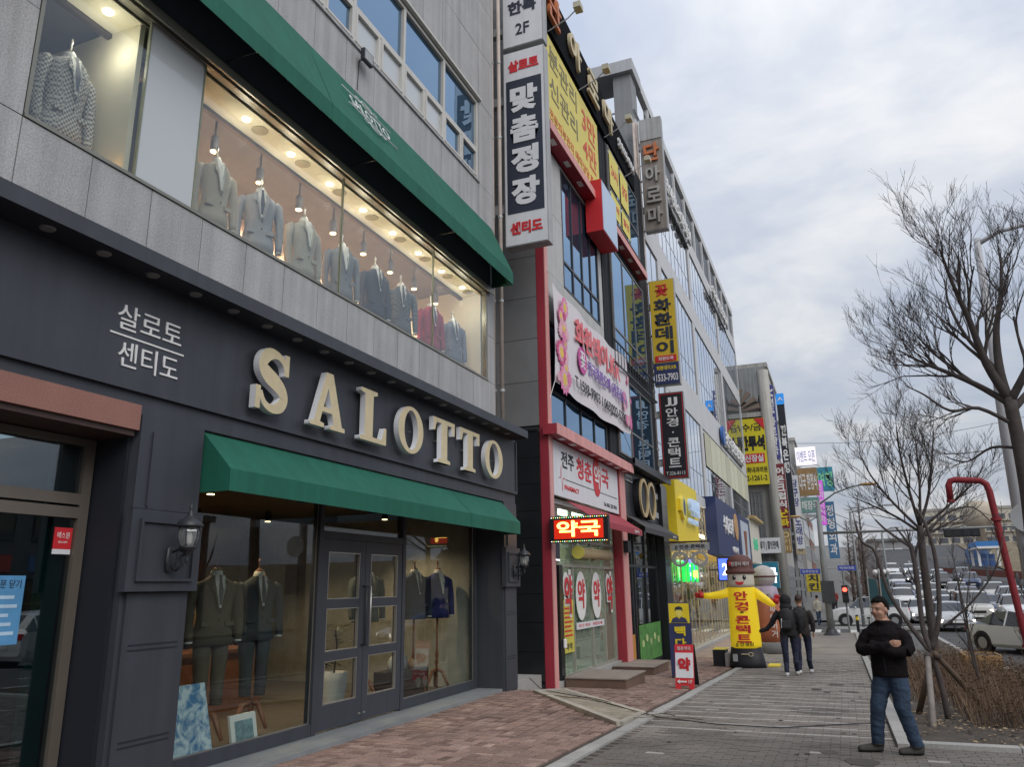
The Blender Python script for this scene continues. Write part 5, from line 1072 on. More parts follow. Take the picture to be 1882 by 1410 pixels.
text('월/수/금', black, yb2, (-5.3,59.49,12.95), 2.2,.6,SIDE,.005,.02); text('야간투석', black, yb2, (-5.25,59.49,11.75), 2.4,1.15,SIDE,.005,.06); MB().box(-6.8,-4.15,59.48,59.495,10.25,10.95).build('red_pill',redl,yb2); text('인공신장실', white_p, yb2, (-5.35,59.47,10.6), 2.2,.55,SIDE,.004,.03); text('한마음화내과의원', black, yb2, (-5.2,59.49,9.75), 2.3,.42,SIDE,.004,.02); text('T.282-1261-2', black, yb2, (-5.2,59.49,9.15), 2.2,.4,SIDE,.004,.02); MB().prism([(-4.7,13.58),(-4.0,13.58),(-4.0,12.7)],'y',59.47,59.49).build('red_corner',redl,yb2)
def bs(label,x0,x1,y,z0,z1,m,s,tm,bold=.03,w=.7,wx=-4.0,horizontal=False,s2=None,tm2=None):
    t = blade('projecting_sign',label,x0,x1,y,z0,z1,.3,m,wx,group='projecting signs further down the street')
    wd = x1-x0
    if horizontal: text(s,tm,t,((x0+x1)/2,y-.02,(z0+z1)/2),wd*.85,(z1-z0)*.6,SIDE,.004,bold)
    else: vtext(s,tm,t,((x0+x1)/2,y-.02,(z0+z1)/2),wd*w,(z1-z0)*.9,SIDE,.005,bold)
    return t
bl = mat('sign_blue_dk',(0.06,0.07,0.26),.5); mr = mat('sign_maroon',(0.20,0.03,0.04),.5)
bs('long indigo pharmacy sign with white characters on the stone corner',-3.74,-3.08,60.1,10.5,16.2,bl,'<전주종로약국',white_p)
t = bs('slim black bank sign with a glowing blue cap',-3.0,-2.46,60.6,6.2,15.5,mat('sign_black2',(0.02,0.025,0.035),.4),'  전북은행   ',white_p,.04); MB().box(-3.02,-2.44,60.52,60.57,14.7,15.55).build('blue_cap',emat('bank_blue',(.03,.25,.7),.35),t); MB().prism([(-2.95,14.95),(-2.73,15.3),(-2.51,14.95),(-2.73,15.08)],'y',60.48,60.51).build('arrow_mark',white_p,t)
bs('maroon club sign with white and yellow characters',-3.60,-2.86,59.6,5.4,10.1,mr,'어은크럽식  ',white_p,.04); 
vtext('난타', yellow, bpy.data.objects[[o.name for o in bpy.data.objects if o.get('label','').startswith('maroon club')][0]], (-3.23,59.57,6.15), .58,1.35,SIDE,.005,.05)
bs('small brown square sign under the maroon club sign',-3.58,-2.92,59.7,3.7,5.3,mat('sign_brown',(0.30,0.19,0.07),.5),'°커피',cream,.0)
bs('white grinder shop sign with black and red lettering',-5.7,-3.65,59.4,3.7,4.8,white_s,'칼 분쇄기 | 할인판매',black,.02,.7,-6,True)
# further buildings and signs
E_ = far_building('grey building with stacked shop signs beyond the stone corner', -3.3, 74, 86, 12.5, mat('far_grey',(0.33,0.33,0.335),.7,.1,.5,streak=.2), 5, 3, z0w=3.0)
F_ = far_building('pale tall block with an LED billboard on its roof', -3.0, 88, 104, 16.5, mat('far_pale',(0.42,0.41,0.39),.7,.1,.5,streak=.2), 6, 5)
G_ = far_building('brick red far block at the end of the shop row', -3.0, 107, 124, 15.0, mat('far_brick',(0.25,0.12,0.09),.7,.1,.5), 5, 4)
H_ = far_building('low beige far block beyond the brick red one', -3.5, 128, 150, 14.0, mat('far_beige',(0.42,0.36,0.28),.7,.1,.5), 6, 3)
bs('glowing white LED billboard on a roof far down the row',-3.0,-.9,87,13.6,15.6,emat('led_board',(.75,.70,.74),.55),'이벤트 오픈',mat('letter_blue',(0.1,0.2,0.5),.5),.0,.7,-3.2,True)
bs('brown restaurant sign in two lines beneath the LED billboard',-3.0,-1.0,86.6,10.4,13.3,mat('sign_tan',(0.32,0.20,0.09),.5),'대국 한정식',white_p,.02,.7,-3.2,True)
bs('teal signboard above the far restaurant row',-3.0,-1.1,86.4,8.6,10.2,mat('sign_teal',(0.18,0.33,0.30),.5),'해장국',white_p,.02,.7,-3.2,True)
bs('blue and green travel signboard far down the row',-1.4,.6,104,12.6,15.6,mat('sign_cyan',(0.05,0.30,0.42),.5),'여행',mat('letter_lime',(.3,.8,.4),.5),.02,.7,-3.0,True)
bs('vertical magenta far sign beside the blue travel board',-1.5,-.7,100,8.2,13.5,emat('sign_magenta',(.45,.08,.5),.5),'한의원치과',white_p,.02,.7,-3.0)
bs('vertical blue clinic sign on the brick red block',-.9,.3,106,4.5,11.5,mat('sign_blue3',(0.07,0.19,0.36),.5),'정형외과',white_p,.02,.7,-3.0)
bs('beige vertical sign with brown script, half way down the row',-3.3,-2.5,73.5,4,9.5,mat('sign_beige2',(0.5,0.42,0.28),.5),'골프 연습장',navy,.02,.7,-3.5)
bs('white vertical billiards sign with blue characters',-2.9,-2.25,66,4.2,10,white_s,'당구장 노래방',bl,.02,.7,-3.5)
bs('yellow square sign low over the far pavement',-2.6,-1.5,70,.9,2.4,mat('sign_lemon2',(0.7,0.55,0.05),.5),'치킨',navy,.03,.7,-3.5)
bs('turquoise pharmacy fascia with white glowing character',-5.6,-3.9,58.6,1.3,3.1,mat('sign_turq',(0.03,0.22,0.33),.4),'약국',emat('glow_w2',(.9,.97,1),1.2),.04,.7,-6,True)
# ================================================================ far right: apartments, gas station, hill
ap = thing('apartment_block',(42,235,4),'long cream apartment block with rows of windows beyond the road','building'); MB().box(22,75,235,247,4,19.5).build('wall',mat('apt_cream',(0.55,0.51,0.42),.7,.05,.3),ap); MB().box(21.8,75.2,234.8,247.2,19.5,20.2).build('roof',mat('apt_roof',(0.35,0.33,0.3),.7),ap)
wme = MB().box(-.95,.95,-.12,.0,-.65,.65).mesh('window',mat('apt_glass',(0.13,0.14,0.16),.3))
for r in range(5):
    for c in range(19): inst('window',wme,ap,(23.6+2.75*c,235,6.0+2.9*r))
    MB().box(22,75,234.4,235,4.9+2.9*r,5.2+2.9*r).build('balcony_slab',MATS['apt_cream'],ap)
tk = thing('water_tower',(34,228,9),'round beige water tank standing behind the apartment roof line','tank'); MB().lathe([(1.0,4),(1.0,10),(3.4,11.2),(3.5,15),(2.4,16.6),(.1,17)],(33.5,225,4),18).build('tank',mat('tank_beige',(0.48,0.42,0.33),.7),tk,True)
gs_ = thing('gas_station',(21.5,132,g(132)),'blue and white filling station with a flat canopy','gas station'); zz = g(132)
MB().box(18.2,21.2,128,136,zz+2.7,zz+3.4).build('canopy',mat('gs_blue',(0.05,0.20,0.50),.5),gs_); MB().box(18.25,21.15,127.95,136.05,zz+2.4,zz+2.7).build('canopy_band',white_p,gs_)
for x in (18.5,20.9):
    for y in (129,135): MB().box(x-.15,x+.15,y-.15,y+.15,zz,zz+2.4).build('column',white_p,gs_)
for x in (19.2,20.2): MB().box(x-.3,x+.4,130,130.6,zz,zz+1.7).build('pump',mat('pump_blue',(0.08,0.16,0.4),.5),gs_)
MB().box(18.4,21,137,141,zz-.2,zz+2.8).build('kiosk',mat('gs_kiosk',(0.10,0.18,0.34),.5),gs_)
bb = thing('billboard_building',(9,165,g(165)),'low grey far building with a large pale billboard','building'); zz = g(165); MB().box(4,13,165,175,zz-1,9.0).build('wall',mat('bb_grey',(0.32,0.31,0.31),.7),bb); MB().box(6,11.4,164.8,164.95,zz-.4,7.7).build('billboard',white_s,bb); MB().box(5.5,13.2,164.7,175,9.0,9.5).build('roof',conc_d,bb); MB().box(10.2,11.0,164.7,164.8,6.2,7.4).build('red_panel',redl,bb)
hill = MB(); vs=[]; nx_=48; ny_=10
for j in range(ny_+1):
    for i in range(nx_+1):
        x = -120+i*8; y = 190+j*14; vs.append((x,y, 4 + 9*math.sin(math.pi*j/ny_)*(.7+.5*noise.noise((x*.02,y*.02,3))) - (2 if j in (0,) else 0)))
hill.add(vs,[(j*(nx_+1)+i,j*(nx_+1)+i+1,(j+1)*(nx_+1)+i+1,(j+1)*(nx_+1)+i) for j in range(ny_) for i in range(nx_)]); tag(hill.build('hill',mat('hill_winter',(0.11,0.085,0.08),.95,.3,.3),None,True),kind='structure')
wl_ = thing('retaining_wall',(16,112,0),'long low reddish brown guard wall along the rising road','wall')
MB().add([(12+.0,120,g(120)+1.0),(24,100,g(100)+1.2),(24,100,g(100)+.3),(12,120,g(120)+.3),(12,120.4,g(120)+1.0),(24,100.4,g(100)+1.2),(24,100.4,g(100)+.3),(12,120.4,g(120)+.3)],[(0,1,2,3),(4,7,6,5),(0,4,5,1),(3,2,6,7),(0,3,7,4),(1,5,6,2)]).build('wall_beam',mat('guard_brown',(0.22,0.09,0.07),.7),wl_)
for k in range(6):
    t_=k/5; x=12+12*t_; y=120.2-20*t_; MB().box(x-.2,x+.2,y-.2,y+.2,g(y)-.3,g(y)+1.0).build('post',conc_d,wl_)
# buildings across the road, which the shop glass mirrors
for k,(y0,y1,z1,c,lab) in enumerate([(-34,-16,7.5,(.15,.145,.14),'grey two-storey shop block across the road'),(-15,2,5.5,(.10,.075,.06),'low brown brick shop block across the road'),(4,22,8.5,(.16,.15,.14),'beige three-storey block across the road'),(24,40,6,(.13,.14,.15),'low blue grey shop block across the road')]):
    b = thing('building',(26,(y0+y1)/2,-.6),lab,'building'); MB().box(26,36,y0,y1,-1.2,z1).build('wall',mat('opp%d'%k,c,.7,.1,.5),b); MB().box(25.7,36.2,y0-.2,y1+.2,z1,z1+.4).build('cornice',MATS['opp%d'%k],b)
    for c_ in range(5):
        a = y0+(y1-y0)*(c_+.15)/5; w_=(y1-y0)/5*.7; MB().box(25.94,26,a,a+w_,-.3,2.4).build('shop_window',darkglass,b); MB().box(25.9,26,a,a+w_,2.7,3.5).build('signboard',mat('oppsign%d'%(c_%4),[(.5,.1,.08),(.1,.2,.4),(.6,.55,.3),(.12,.3,.2)][c_%4],.5),b)
        for r in range(int((z1-3.6)/2.4)): MB().box(25.94,26,a,a+w_,4.2+2.5*r,5.6+2.5*r).build('window',darkglass,b)
# ================================================================ bare trees
def branch_tree(paths, seed, depth, spread=.55, shrink=.66, n_side=(2,4), tw=.0035, up=.25, lmin=.18):
    """paths: main limbs as (points, r0, r1). returns (limb mesh, twig mesh)"""
    r = random.Random(seed); limbs = MB(); tw_ = MB()
    def grow(p, d, ln, rad, lev):
        n = 4; pts = [p]; q = p.copy(); dd = d.copy()
        for i in range(n):
            dd = (dd + Vector((r.gauss(0,.10), r.gauss(0,.10), r.gauss(0,.08)+up*.10))).normalized(); q = q + dd*(ln/n); pts.append(q.copy())
        r1 = max(rad*.45, tw); rr = [rad+(r1-rad)*i/n for i in range(n+1)]
        (limbs if rad > .02 else tw_).tube(pts, rr, 5 if rad > .02 else 3, cap=False)
        if lev <= 0 or ln < lmin: return
        for k in range(r.randint(*n_side)):
            t = r.uniform(.25, 1.0); i = min(n-1, int(t*n)); b = pts[i].lerp(pts[i+1], t*n-i)
            ax = dd.orthogonal().normalized(); ax.rotate(Matrix.Rotation(r.uniform(0, 6.28), 3, dd))
            nd = (dd + ax*r.uniform(spread*.6, spread*1.3) + Vector((0,0,up*.4))).normalized()
            grow(b, nd, ln*r.uniform(shrink*.75, shrink*1.15), max(tw, rad*r.uniform(.45,.62)), lev-1)
    for pts, r0, r1, sub, ln in paths:
        pts = [Vector(p) for p in pts]; cp = []
        for i in range(len(pts)-1):
            a, b, c, d = pts[max(i-1,0)], pts[i], pts[i+1], pts[min(i+2,len(pts)-1)]
            for j in range(4):
                t = j/4; cp.append(.5*((2*b)+(c-a)*t+(2*a-5*b+4*c-d)*t*t+(3*b-a-3*c+d)*t**3))
        cp.append(pts[-1]); m_ = len(cp)-1
        limbs.tube(cp, [r0+(r1-r0)*i/m_ for i in range(m_+1)], 8, cap=True)
        for k in range(sub):
            t = r.uniform(.22, 1.0) if k else 1.0; i = min(m_-1, int(t*m_)); b = cp[i].lerp(cp[i+1], t*m_-i); dd = (cp[i+1]-cp[i]).normalized()
            ax = dd.orthogonal().normalized(); ax.rotate(Matrix.Rotation(r.uniform(0,6.28), 3, dd))
            nd = (dd + ax*(r.uniform(.4,.95) if k else .1) + Vector((0,0,up*.4))).normalized()
            grow(b, nd, ln*r.uniform(.6,1.1)*(1.15-.4*t), max(tw, (r0+(r1-r0)*t)*.55), depth)
    return limbs, tw_
def make_tree(name, label, base, paths, seed, depth, group=None, **k):
    t = thing(name, base, label, 'tree', group); l, w = branch_tree(paths, seed, depth, **k)
    l.build('trunk', bark, t, True); w.build('crown', twig, t); return t
# big tree at the kerb (trunk just out of frame on the right)
b0 = Vector((3.38,18,g(18)))
make_tree('bare_tree','large bare street tree with wide spreading branches beside the white lamp post', b0,
 [([b0,(3.50,18,1.6),(3.60,18,3.4),(3.58,18.0,5.2)],.17,.12,0,.9),
  ([(3.57,18.0,5.00),(3.52,18.1,5.74),(3.62,18.3,6.70),(3.87,18.5,7.57),(4.02,18.6,8.45)],.11,.02,14,1.1),
  ([(3.57,18.0,5.18),(3.25,17.8,5.90),(3.03,17.5,6.77),(2.80,17.2,7.49),(2.64,17.0,8.21)],.10,.018,16,1.2),
  ([(3.54,18.0,5.10),(3.07,18.2,5.58),(2.53,18.3,5.97),(2.13,18.5,6.29),(1.77,18.6,6.61)],.075,.014,15,1.05),
  ([(3.57,18.0,5.10),(4.02,17.7,5.90),(4.42,17.5,6.93),(4.72,17.3,7.97)],.09,.02,13,1.2),
  ([(3.57,18.0,4.91),(4.32,18.3,5.65),(5.32,18.6,6.38),(6.02,18.7,7.02)],.08,.02,12,1.2),
  ([(3.60,18.0,4.62),(2.98,17.8,5.00),(2.44,17.6,4.96),(1.99,17.4,5.30),(1.68,17.3,5.49)],.045,.01,10,.8),
  ([(3.62,18.0,4.15),(3.16,18.2,4.24),(2.71,18.4,4.01),(2.35,18.5,4.15)],.035,.01,6,.8) ,([(3.52,18.1,5.74),(3.07,18.4,6.70),(2.89,18.7,7.65),(2.94,18.8,8.13)],.05,.012,10,1.1), ([(3.07,18.2,5.58),(2.44,18.6,6.45),(2.13,18.8,7.09)],.04,.01,10,1.0)], 11, 4, n_side=(2,3), up=.5, tw=.0028, shrink=.74, spread=.5)
# second tree farther along the bed
b1 = Vector((2.25,26,g(26)))
make_tree('bare_tree','smaller bare tree with a fan-shaped crown standing behind the staked stems', b1,
 [([b1,(2.28,26,.8),(2.30,26,2.2),(2.34,26,3.2)],.13,.09,0,.6),
  ([(2.34,26,3.2),(2.2,26,4.2),(2.1,26.1,5.4),(2.1,26.1,6.2)],.05,.016,12,1.05), ([(2.34,26,3.2),(2.7,26.1,4.1),(2.95,26.2,5.2),(3.1,26.2,6.0)],.05,.016,12,1.05),
  ([(2.34,26,3.1),(1.7,25.8,3.9),(1.2,25.6,4.7),(.95,25.5,5.4)],.045,.012,12,1.0), ([(2.34,26,3.1),(3.1,25.9,3.7),(3.8,25.9,4.3),(4.2,25.9,4.8)],.045,.012,11,1.0),
  ([(2.34,26,3.0),(1.8,26.4,3.5),(1.2,26.7,3.9),(.7,26.9,4.2)],.045,.012,13,.9), ([(2.34,26,2.9),(3.0,26.3,3.2),(3.6,26.6,3.5)],.04,.012,7,.9), ([(2.34,26,3.2),(2.45,25.6,4.3),(2.5,25.4,5.6)],.05,.015,14,1.0)], 23, 3, n_side=(2,4), up=.45, tw=.0035, shrink=.74, spread=.5)
# pruned multi-stem tree held by stakes
b2 = Vector((1.15,12.7,g(12.7)))
make_tree('pruned_tree','pruned multi-stem young tree with sawn limbs, held by wooden stakes', b2,
 [([b2,(1.12,12.7,.25),(1.05,12.7,.72),(1.0,12.75,1.0),(1.02,12.8,1.75),(1.0,12.85,2.15)],.042,.03,2,.45),
  ([(1.06,12.7,.70),(1.22,12.7,1.15),(1.28,12.7,1.9),(1.22,12.7,2.4),(1.12,12.7,2.65)],.038,.018,2,.35),
  ([(1.05,12.7,.66),(.82,12.75,1.05),(.62,12.8,1.5),(.52,12.85,2.05),(.36,12.85,2.2),(.30,12.9,2.5)],.034,.016,1,.3),
  ([(1.0,12.85,2.1),(.72,12.9,2.35),(.58,12.9,2.52)],.022,.012,1,.25), ([(1.0,12.85,2.12),(.84,12.9,2.4)],.02,.012,0,.25), ([(1.03,12.85,1.95),(1.15,12.8,2.25),(1.45,12.8,2.5)],.02,.008,3,.4),
  ([(1.25,12.7,1.0),(1.6,12.6,1.3),(1.95,12.5,1.75),(2.15,12.5,2.3)],.018,.006,4,.45), ([(1.24,12.7,2.3),(1.5,12.7,2.55),(1.85,12.7,2.62),(2.1,12.7,2.3)],.02,.006,5,.45)], 31, 1, n_side=(1,2), up=.3)
apex = Vector((1.06,12.72,.62))
for k,(x,y,lab) in enumerate([(.86,11.55,'grey weathered stake in front of the pruned tree'),(.80,13.1,'brown wooden stake leaning to the pavement side of the pruned tree'),(1.80,13.9,'brown wooden stake leaning to the hedge side of the pruned tree')]):
    t = thing('tree_stake',(x,y,g(y)),lab,'stake','stakes of the pruned tree'); p0 = Vector((x,y,g(y)-.03)); p1 = apex + (apex-p0)*.04 + Vector(((k-1)*.06,-.05,0))
    MB().tube([p0,p1],[.042,.038],10).build('pole', mat('stake_grey',(0.20,0.18,0.165),.9,.2,5) if k == 0 else mat('stake_brown',(0.12,0.085,0.06),.9,.2,5), t, True); MB().tube([p1-(p1-p0).normalized()*.10, p1-(p1-p0).normalized()*.04],.047,10).build('tie', mat('strap',(0.07,0.06,0.055),.9), t)
# slim shrub stems near the red pipe
for k,(x,y,h) in enumerate([(2.05,16.2,2.2),(2.6,14.6,1.5),(2.35,12.2,1.3)]):
    b = Vector((x,y,g(y))); make_tree('bare_shrub',['tall thin bare shrub between the pruned tree and the wooden planter','bare twiggy shrub beside the red pipe','low bare shrub at the corner of the planting bed'][k],b,[([b,(x+rnd.uniform(-.1,.1),y,b.z+h*.5),(x+rnd.uniform(-.2,.2),y,b.z+h)],.02,.006,7,.5) for q in range(3)],40+k,2,n_side=(1,3),up=.5)
# conifer-like winter tree and far bare trees
def metaseq(name,label,base,h,seed,wd=1.5):
    r = random.Random(seed); b = Vector(base); t = thing(name,base,label,'tree','winter trees along the far pavement'); l = MB(); l.tube([b,b+Vector((0,0,h*.5)),b+Vector((.1,0,h))],[.16,.1,.02],7); l.build('trunk',bark,t,True); w = MB()
    for k in range(150):
        z = h*r.uniform(.08,1); a = r.uniform(0,6.28); ln = wd*(1-z/h)**.7*r.uniform(.5,1)+.15; d = Vector((math.cos(a),math.sin(a),r.uniform(.4,.9))).normalized(); p = b+Vector((.1*z/h,0,z)); w.tube([p,p+d*ln*.5,p+d*ln+Vector((0,0,.15))],[.018,.012,.005],3,cap=False)
        for q in range(4):
            s_ = p+d*ln*r.uniform(.3,.95); e_ = (d+Vector((r.gauss(0,.5),r.gauss(0,.5),r.gauss(0,.3)))).normalized(); w.tube([s_,s_+e_*ln*.35],[.01,.004],3,cap=False)
    w.build('crown',mat('twig_brown',(0.17,0.125,0.105),.9,.2,3),t); return t
for k,(x,y,h,lab) in enumerate([(1.6,58.5,8.2,'tall narrow winter tree just beyond the side road'),(1.2,68,7.0,'second narrow winter tree along the far pavement'),(2.6,64,5.6,'shorter brownish winter tree by the far kerb'),(1.0,80,7.5,'thin winter tree far down the pavement'),(2.2,92,7.0,'farthest narrow winter tree on the pavement')]): metaseq('winter_tree',lab,(x,y,g(y)),h,60+k)
ft = None
for k in range(16):
    x = 9+rnd.uniform(0,34); y = 140+rnd.uniform(0,60); base = Vector((x,y,g(min(y,165))-.2)); h = rnd.uniform(3,5.5)
    if ft is None:
        l,w = branch_tree([([(0,0,0),(0,0,1.6)],.14,.1,0,1)]+[([(0,0,1.4),(math.cos(a)*.5,math.sin(a)*.5,2.6),(math.cos(a)*1.1,math.sin(a)*1.1,4.2)],.07,.02,6,1.0) for a in (0,1.3,2.6,3.9,5.2)],77,2,n_side=(1,3))
        ft = thing('far_tree',(0,0,0),'small bare tree on the verge in front of the apartments','tree','bare trees before the apartments'); l.build('trunk',bark,ft,True); w.build('crown',twig,ft); o = ft
    else: o = copy_tree(ft)
    o.location = base; o.scale = (h/4.8,)*3; o.rotation_euler = (0,0,rnd.uniform(0,6))
# dry hedge and litter in the bed
hd = MB()
def stem(x,y,h,lean,wd):
    a = rnd.uniform(0,6.28); z0 = g(y); tx,ty = math.cos(a)*lean, math.sin(a)*lean; s_ = (-math.sin(a)*wd, math.cos(a)*wd)
    if rnd.random() < .5:
        q = rnd.uniform(-.5,.5); m0 = (x+tx*.5, y+ty*.5, z0+h*.5); hd.add([(m0[0]-.003,m0[1],m0[2]),(m0[0]+.003,m0[1],m0[2]),(m0[0]+q*h*.6,m0[1]+rnd.uniform(-.1,.1),m0[2]+h*.4)],[(0,1,2)],0)
    if rnd.random() < .45:
        r_ = rnd.uniform(.012,.03); lx, ly, lz = x+tx*rnd.random()+rnd.gauss(0,.02), y+ty, z0+h*rnd.uniform(.4,1); hd.add([(lx-r_,ly,lz),(lx,ly-r_*.5,lz+r_*.6),(lx+r_,ly,lz+r_*.2),(lx,ly+r_*.5,lz-r_*.5)],[(0,1,2,3)],rnd.choice([1,1,3]))
    hd.add([(x-s_[0],y-s_[1],z0),(x+s_[0],y+s_[1],z0),(x+tx*.5+s_[0]*.6,y+ty*.5+s_[1]*.6,z0+h*.55),(x+tx*.5-s_[0]*.6,y+ty*.5-s_[1]*.6,z0+h*.55),(x+tx,y+ty,z0+h)],[(0,1,2,3),(3,2,4)], rnd.choice([0,0,1,2]))
for k in range(6200):
    y = 11.9+rnd.random()**1.4*16; x = rnd.uniform(.75 if y > 14.5 else 1.35, 3.45); e_ = min(1,(x-.6)/.7)
    stem(x,y,rnd.uniform(.22,.62)*(.6+.4*e_)*(1.25 if x > 2.3 and y < 15 else 1), rnd.uniform(.05,.32), rnd.uniform(.002,.006))
tag(hd.build('dry_hedge',[mat('dry_brown',(0.20,0.13,0.09),.9,.3,3),mat('dry_tan',(0.27,0.19,0.115),.9,.3,3),mat('dry_dark',(0.11,0.075,0.06),.9,.3,3),mat('dry_leaf',(0.34,0.20,0.12),.9,.3,5)]),'mass of dry brown stems filling the planting bed','hedge',kind='stuff')
lt = MB()
for k in range(1600):
    x = rnd.uniform(.55,3.4); y = 10.3+rnd.random()*5.0; z = g(y)+.03+.05*noise.noise((x*1.7,y*1.7,0)); a = rnd.uniform(0,6.28); r_ = rnd.uniform(.012,.04); c,s_ = math.cos(a)*r_,math.sin(a)*r_
    lt.add([(x-c,y-s_,z),(x+s_*.5,y-c*.5,z+rnd.uniform(.002,.02)),(x+c,y+s_,z+.008),(x-s_*.5,y+c*.5,z+rnd.uniform(0,.01))],[(0,1,2,3)],rnd.choice([0,1,1,2]))
tag(lt.build('leaf_litter',[MATS['dry_brown'],mat('leaf_tan',(0.36,0.27,0.17),.9,.2,3),mat('leaf_dark',(0.08,0.065,0.05),.9,.2)]),'dead leaves scattered on the soil','leaves',kind='stuff')
# ================================================================ poles and street furniture
rp = thing('red_standpipe',(2.35,13.0,g(13)),'leaning red steel water filler pipe with a hooked outlet','standpipe')
MB().tube([(2.42,13,g(13)-.05),(2.30,13,.4),(2.25,13,1.0),(2.13,13,2.86),(2.105,13,2.965),(2.04,13,3.02),(1.9,13,3.035),(1.72,13,3.055),(1.655,13,3.04),(1.625,13,2.98),(1.62,13,2.76)],.046,14).build('pipe',mat('red_pipe',(0.23,0.02,0.028),.7,.08,3),rp,True)
for (x,z) in [(2.155,2.44),(2.27,.72)]: MB().lathe([(.07,0),(.07,.04)],(x,13,z),14).build('flange',MATS['red_pipe'],rp)
MB().tube([(1.62,13,2.77),(1.62,13,2.73)],.053,14).build('outlet_rim',MATS['red_pipe'],rp)
lpz = g(20.6)
t = thing('lamp_post',(3.84,20.6,lpz),'tall pale grey lamp post with a long curved arm over the road','lamp post'); MB().tube([(3.84,20.6,lpz-.05),(3.9,20.6,5),(4.02,20.6,9.75)],[.15,.12,.075],12).build('pole',mat('post_pale',(0.46,0.47,0.49),.5,.06,2),t,True); MB().tube([(4.02,20.6,9.6),(4.5,20.6,9.85),(5.4,20.6,9.95),(7,20.6,10.1)],[.06,.05,.045,.04],8).build('arm',MATS['post_pale'],t,True); MB().box(6.9,7.6,20.45,20.75,10.05,10.2).build('lamp_head',galv,t); MB().box(3.6,4.1,20.3,20.9,lpz-.05,lpz+.12).build('base',concrete,t)
sg = thing('round_road_sign',(3.62,20.3,2),'grey back of a round road sign on the lamp post','sign'); MB().prism(ell(3.98,2.95,.33,.33,24),'y',20.36,20.39).build('disc',galv,sg); MB().box(3.85,4.0,20.39,20.47,2.9,3.0).build('clamp',galv,sg); MB().box(3.84,4.3,20.36,20.4,1.5,2.4).build('plate',mat('plate_dark',(0.16,0.14,0.14),.5),sg)
pz = g(41)
t = thing('signal_pole',(-.65,41.2,pz),'thick grey traffic pole with two lamp arms and street name plates','pole'); MB().tube([(-.65,41.2,pz-.05),(-.66,41.2,2.5),(-.62,41.2,5.5)],[.17,.15,.11],12).build('pole',mat('pole_grey',(0.22,0.235,0.24),.5,.1,2),t,True); MB().lathe([(.45,0),(.3,.12),(.2,.3)],(-.65,41.2,pz-.02),12).build('base',darkmetal,t)
MB().tube([(-.62,41.2,5.3),(.2,41.2,5.85),(1.0,41.2,6.12),(1.6,41.2,6.2)],.04,8).build('lamp_arm',MATS['pole_grey'],t,True); MB().ball((1.75,41.2,6.2),(.42,.13,.08),12).build('lamp_head',mat('lamp_amber',(0.42,0.26,0.10),.4),t,True)
MB().tube([(-.62,41.2,4.8),(-1.1,41.2,4.55),(-1.5,41.2,4.75)],.035,8).build('lamp_arm',MATS['pole_grey'],t,True); MB().ball((-1.75,41.2,4.8),(.3,.11,.07),12).build('lamp_head',MATS['lamp_amber'],t,True)
MB().tube([(-.65,41.2,3.95),(3,41.2,3.95),(8.6,41.2,3.95)],[.07,.055,.045],8).build('mast_arm',MATS['pole_grey'],t,True)
for (a,b,z) in [(-1.75,-.85,2.15),(-.05,.75,2.28)]:
    pl = MB().box(a,b,41.15,41.18,z-.12,z+.12).build('street_name_plate',mat('plate_blue',(0.05,0.09,0.42),.4),t); text('전주천동로' if a < -1 else '백제대로',white_p,pl,((a+b)/2,41.14,z),abs(b-a)*.8,.12,SIDE,.002)
    MB().tube([(-.65,41.2,z),((a+b)/2,41.19,z)],.02,6).build('plate_arm',galv,t)
MB().box(-.9,-.3,40.95,41.05,.7,1.7).build('notice_board',mat('board_dark',(0.05,0.055,0.06),.6),t)
def signal(label,c,w,h,lit,horizontal=True):
    s_ = thing('traffic_light',c,label,'traffic light'); MB().box(c[0]-w/2,c[0]+w/2,c[1]-.1,c[1]+.1,c[2]-h/2,c[2]+h/2).build('housing',black,s_,bevel=.02)
    n = 4 if horizontal else 2
    for k in range(n):
        f = (k+.5)/n-.5; p_ = (c[0]+(f*w if horizontal else 0), c[1]-.11, c[2]-(0 if horizontal else f*h)); r_ = min(w,h)*.36 if not horizontal else h*.36
        on = (k == lit); MB().prism([(p_[0]+r_*math.cos(a*.5236),p_[2]+r_*math.sin(a*.5236)) for a in range(12)],'y',p_[1],p_[1]+.01).build('lens',emat('sig_red',(1,.05,.03),5) if on else mat('lens_dark',(0.03,0.03,0.03),.3),s_)
    return s_
signal('black horizontal traffic light seen on the long mast arm',(5.35,41.0,3.72),1.45,.36,-1); signal('second traffic light at the far end of the mast arm',(8.1,41.0,3.72),1.2,.36,-1); signal('red pedestrian signal beyond the grey traffic pole',(.15,44.0,1.05),.3,.85,0,False); 
t = thing('signal_post',(.15,44.1,g(44)),'thin post carrying the red pedestrian signal','pole'); MB().tube([(.15,44.15,g(44)-.05),(.15,44.15,2.2)],.05,8).build('post',MATS['pole_grey'],t)
for k,(x,y,h,arm,lab) in enumerate([(.95,50,6.4,1.9,'slender grey lamp post with a straight arm past the side road'),(2.9,58.2,5.6,.6,'short grey lamp post near the winter trees')]):
    z = g(y); t = thing('lamp_post',(x,y,z),lab,'lamp post'); MB().tube([(x,y,z-.05),(x,y,z+h)],[.09,.06],8).build('pole',MATS['pole_grey'],t,True); MB().tube([(x,y,z+h-.05),(x+arm*.5,y,z+h+.15),(x+arm,y,z+h+.3)],.035,6).build('arm',MATS['pole_grey'],t); MB().box(x+arm,x+arm+.5,y-.1,y+.1,z+h+.24,z+h+.34).build('lamp_head',galv,t)
t = thing('globe_lamp',(2.0,45,g(45)),'post with four white globe lamps among the trees','lamp'); MB().tube([(2.0,45,g(45)-.05),(2.0,45,2.0)],.05,8).build('post',darkmetal,t)
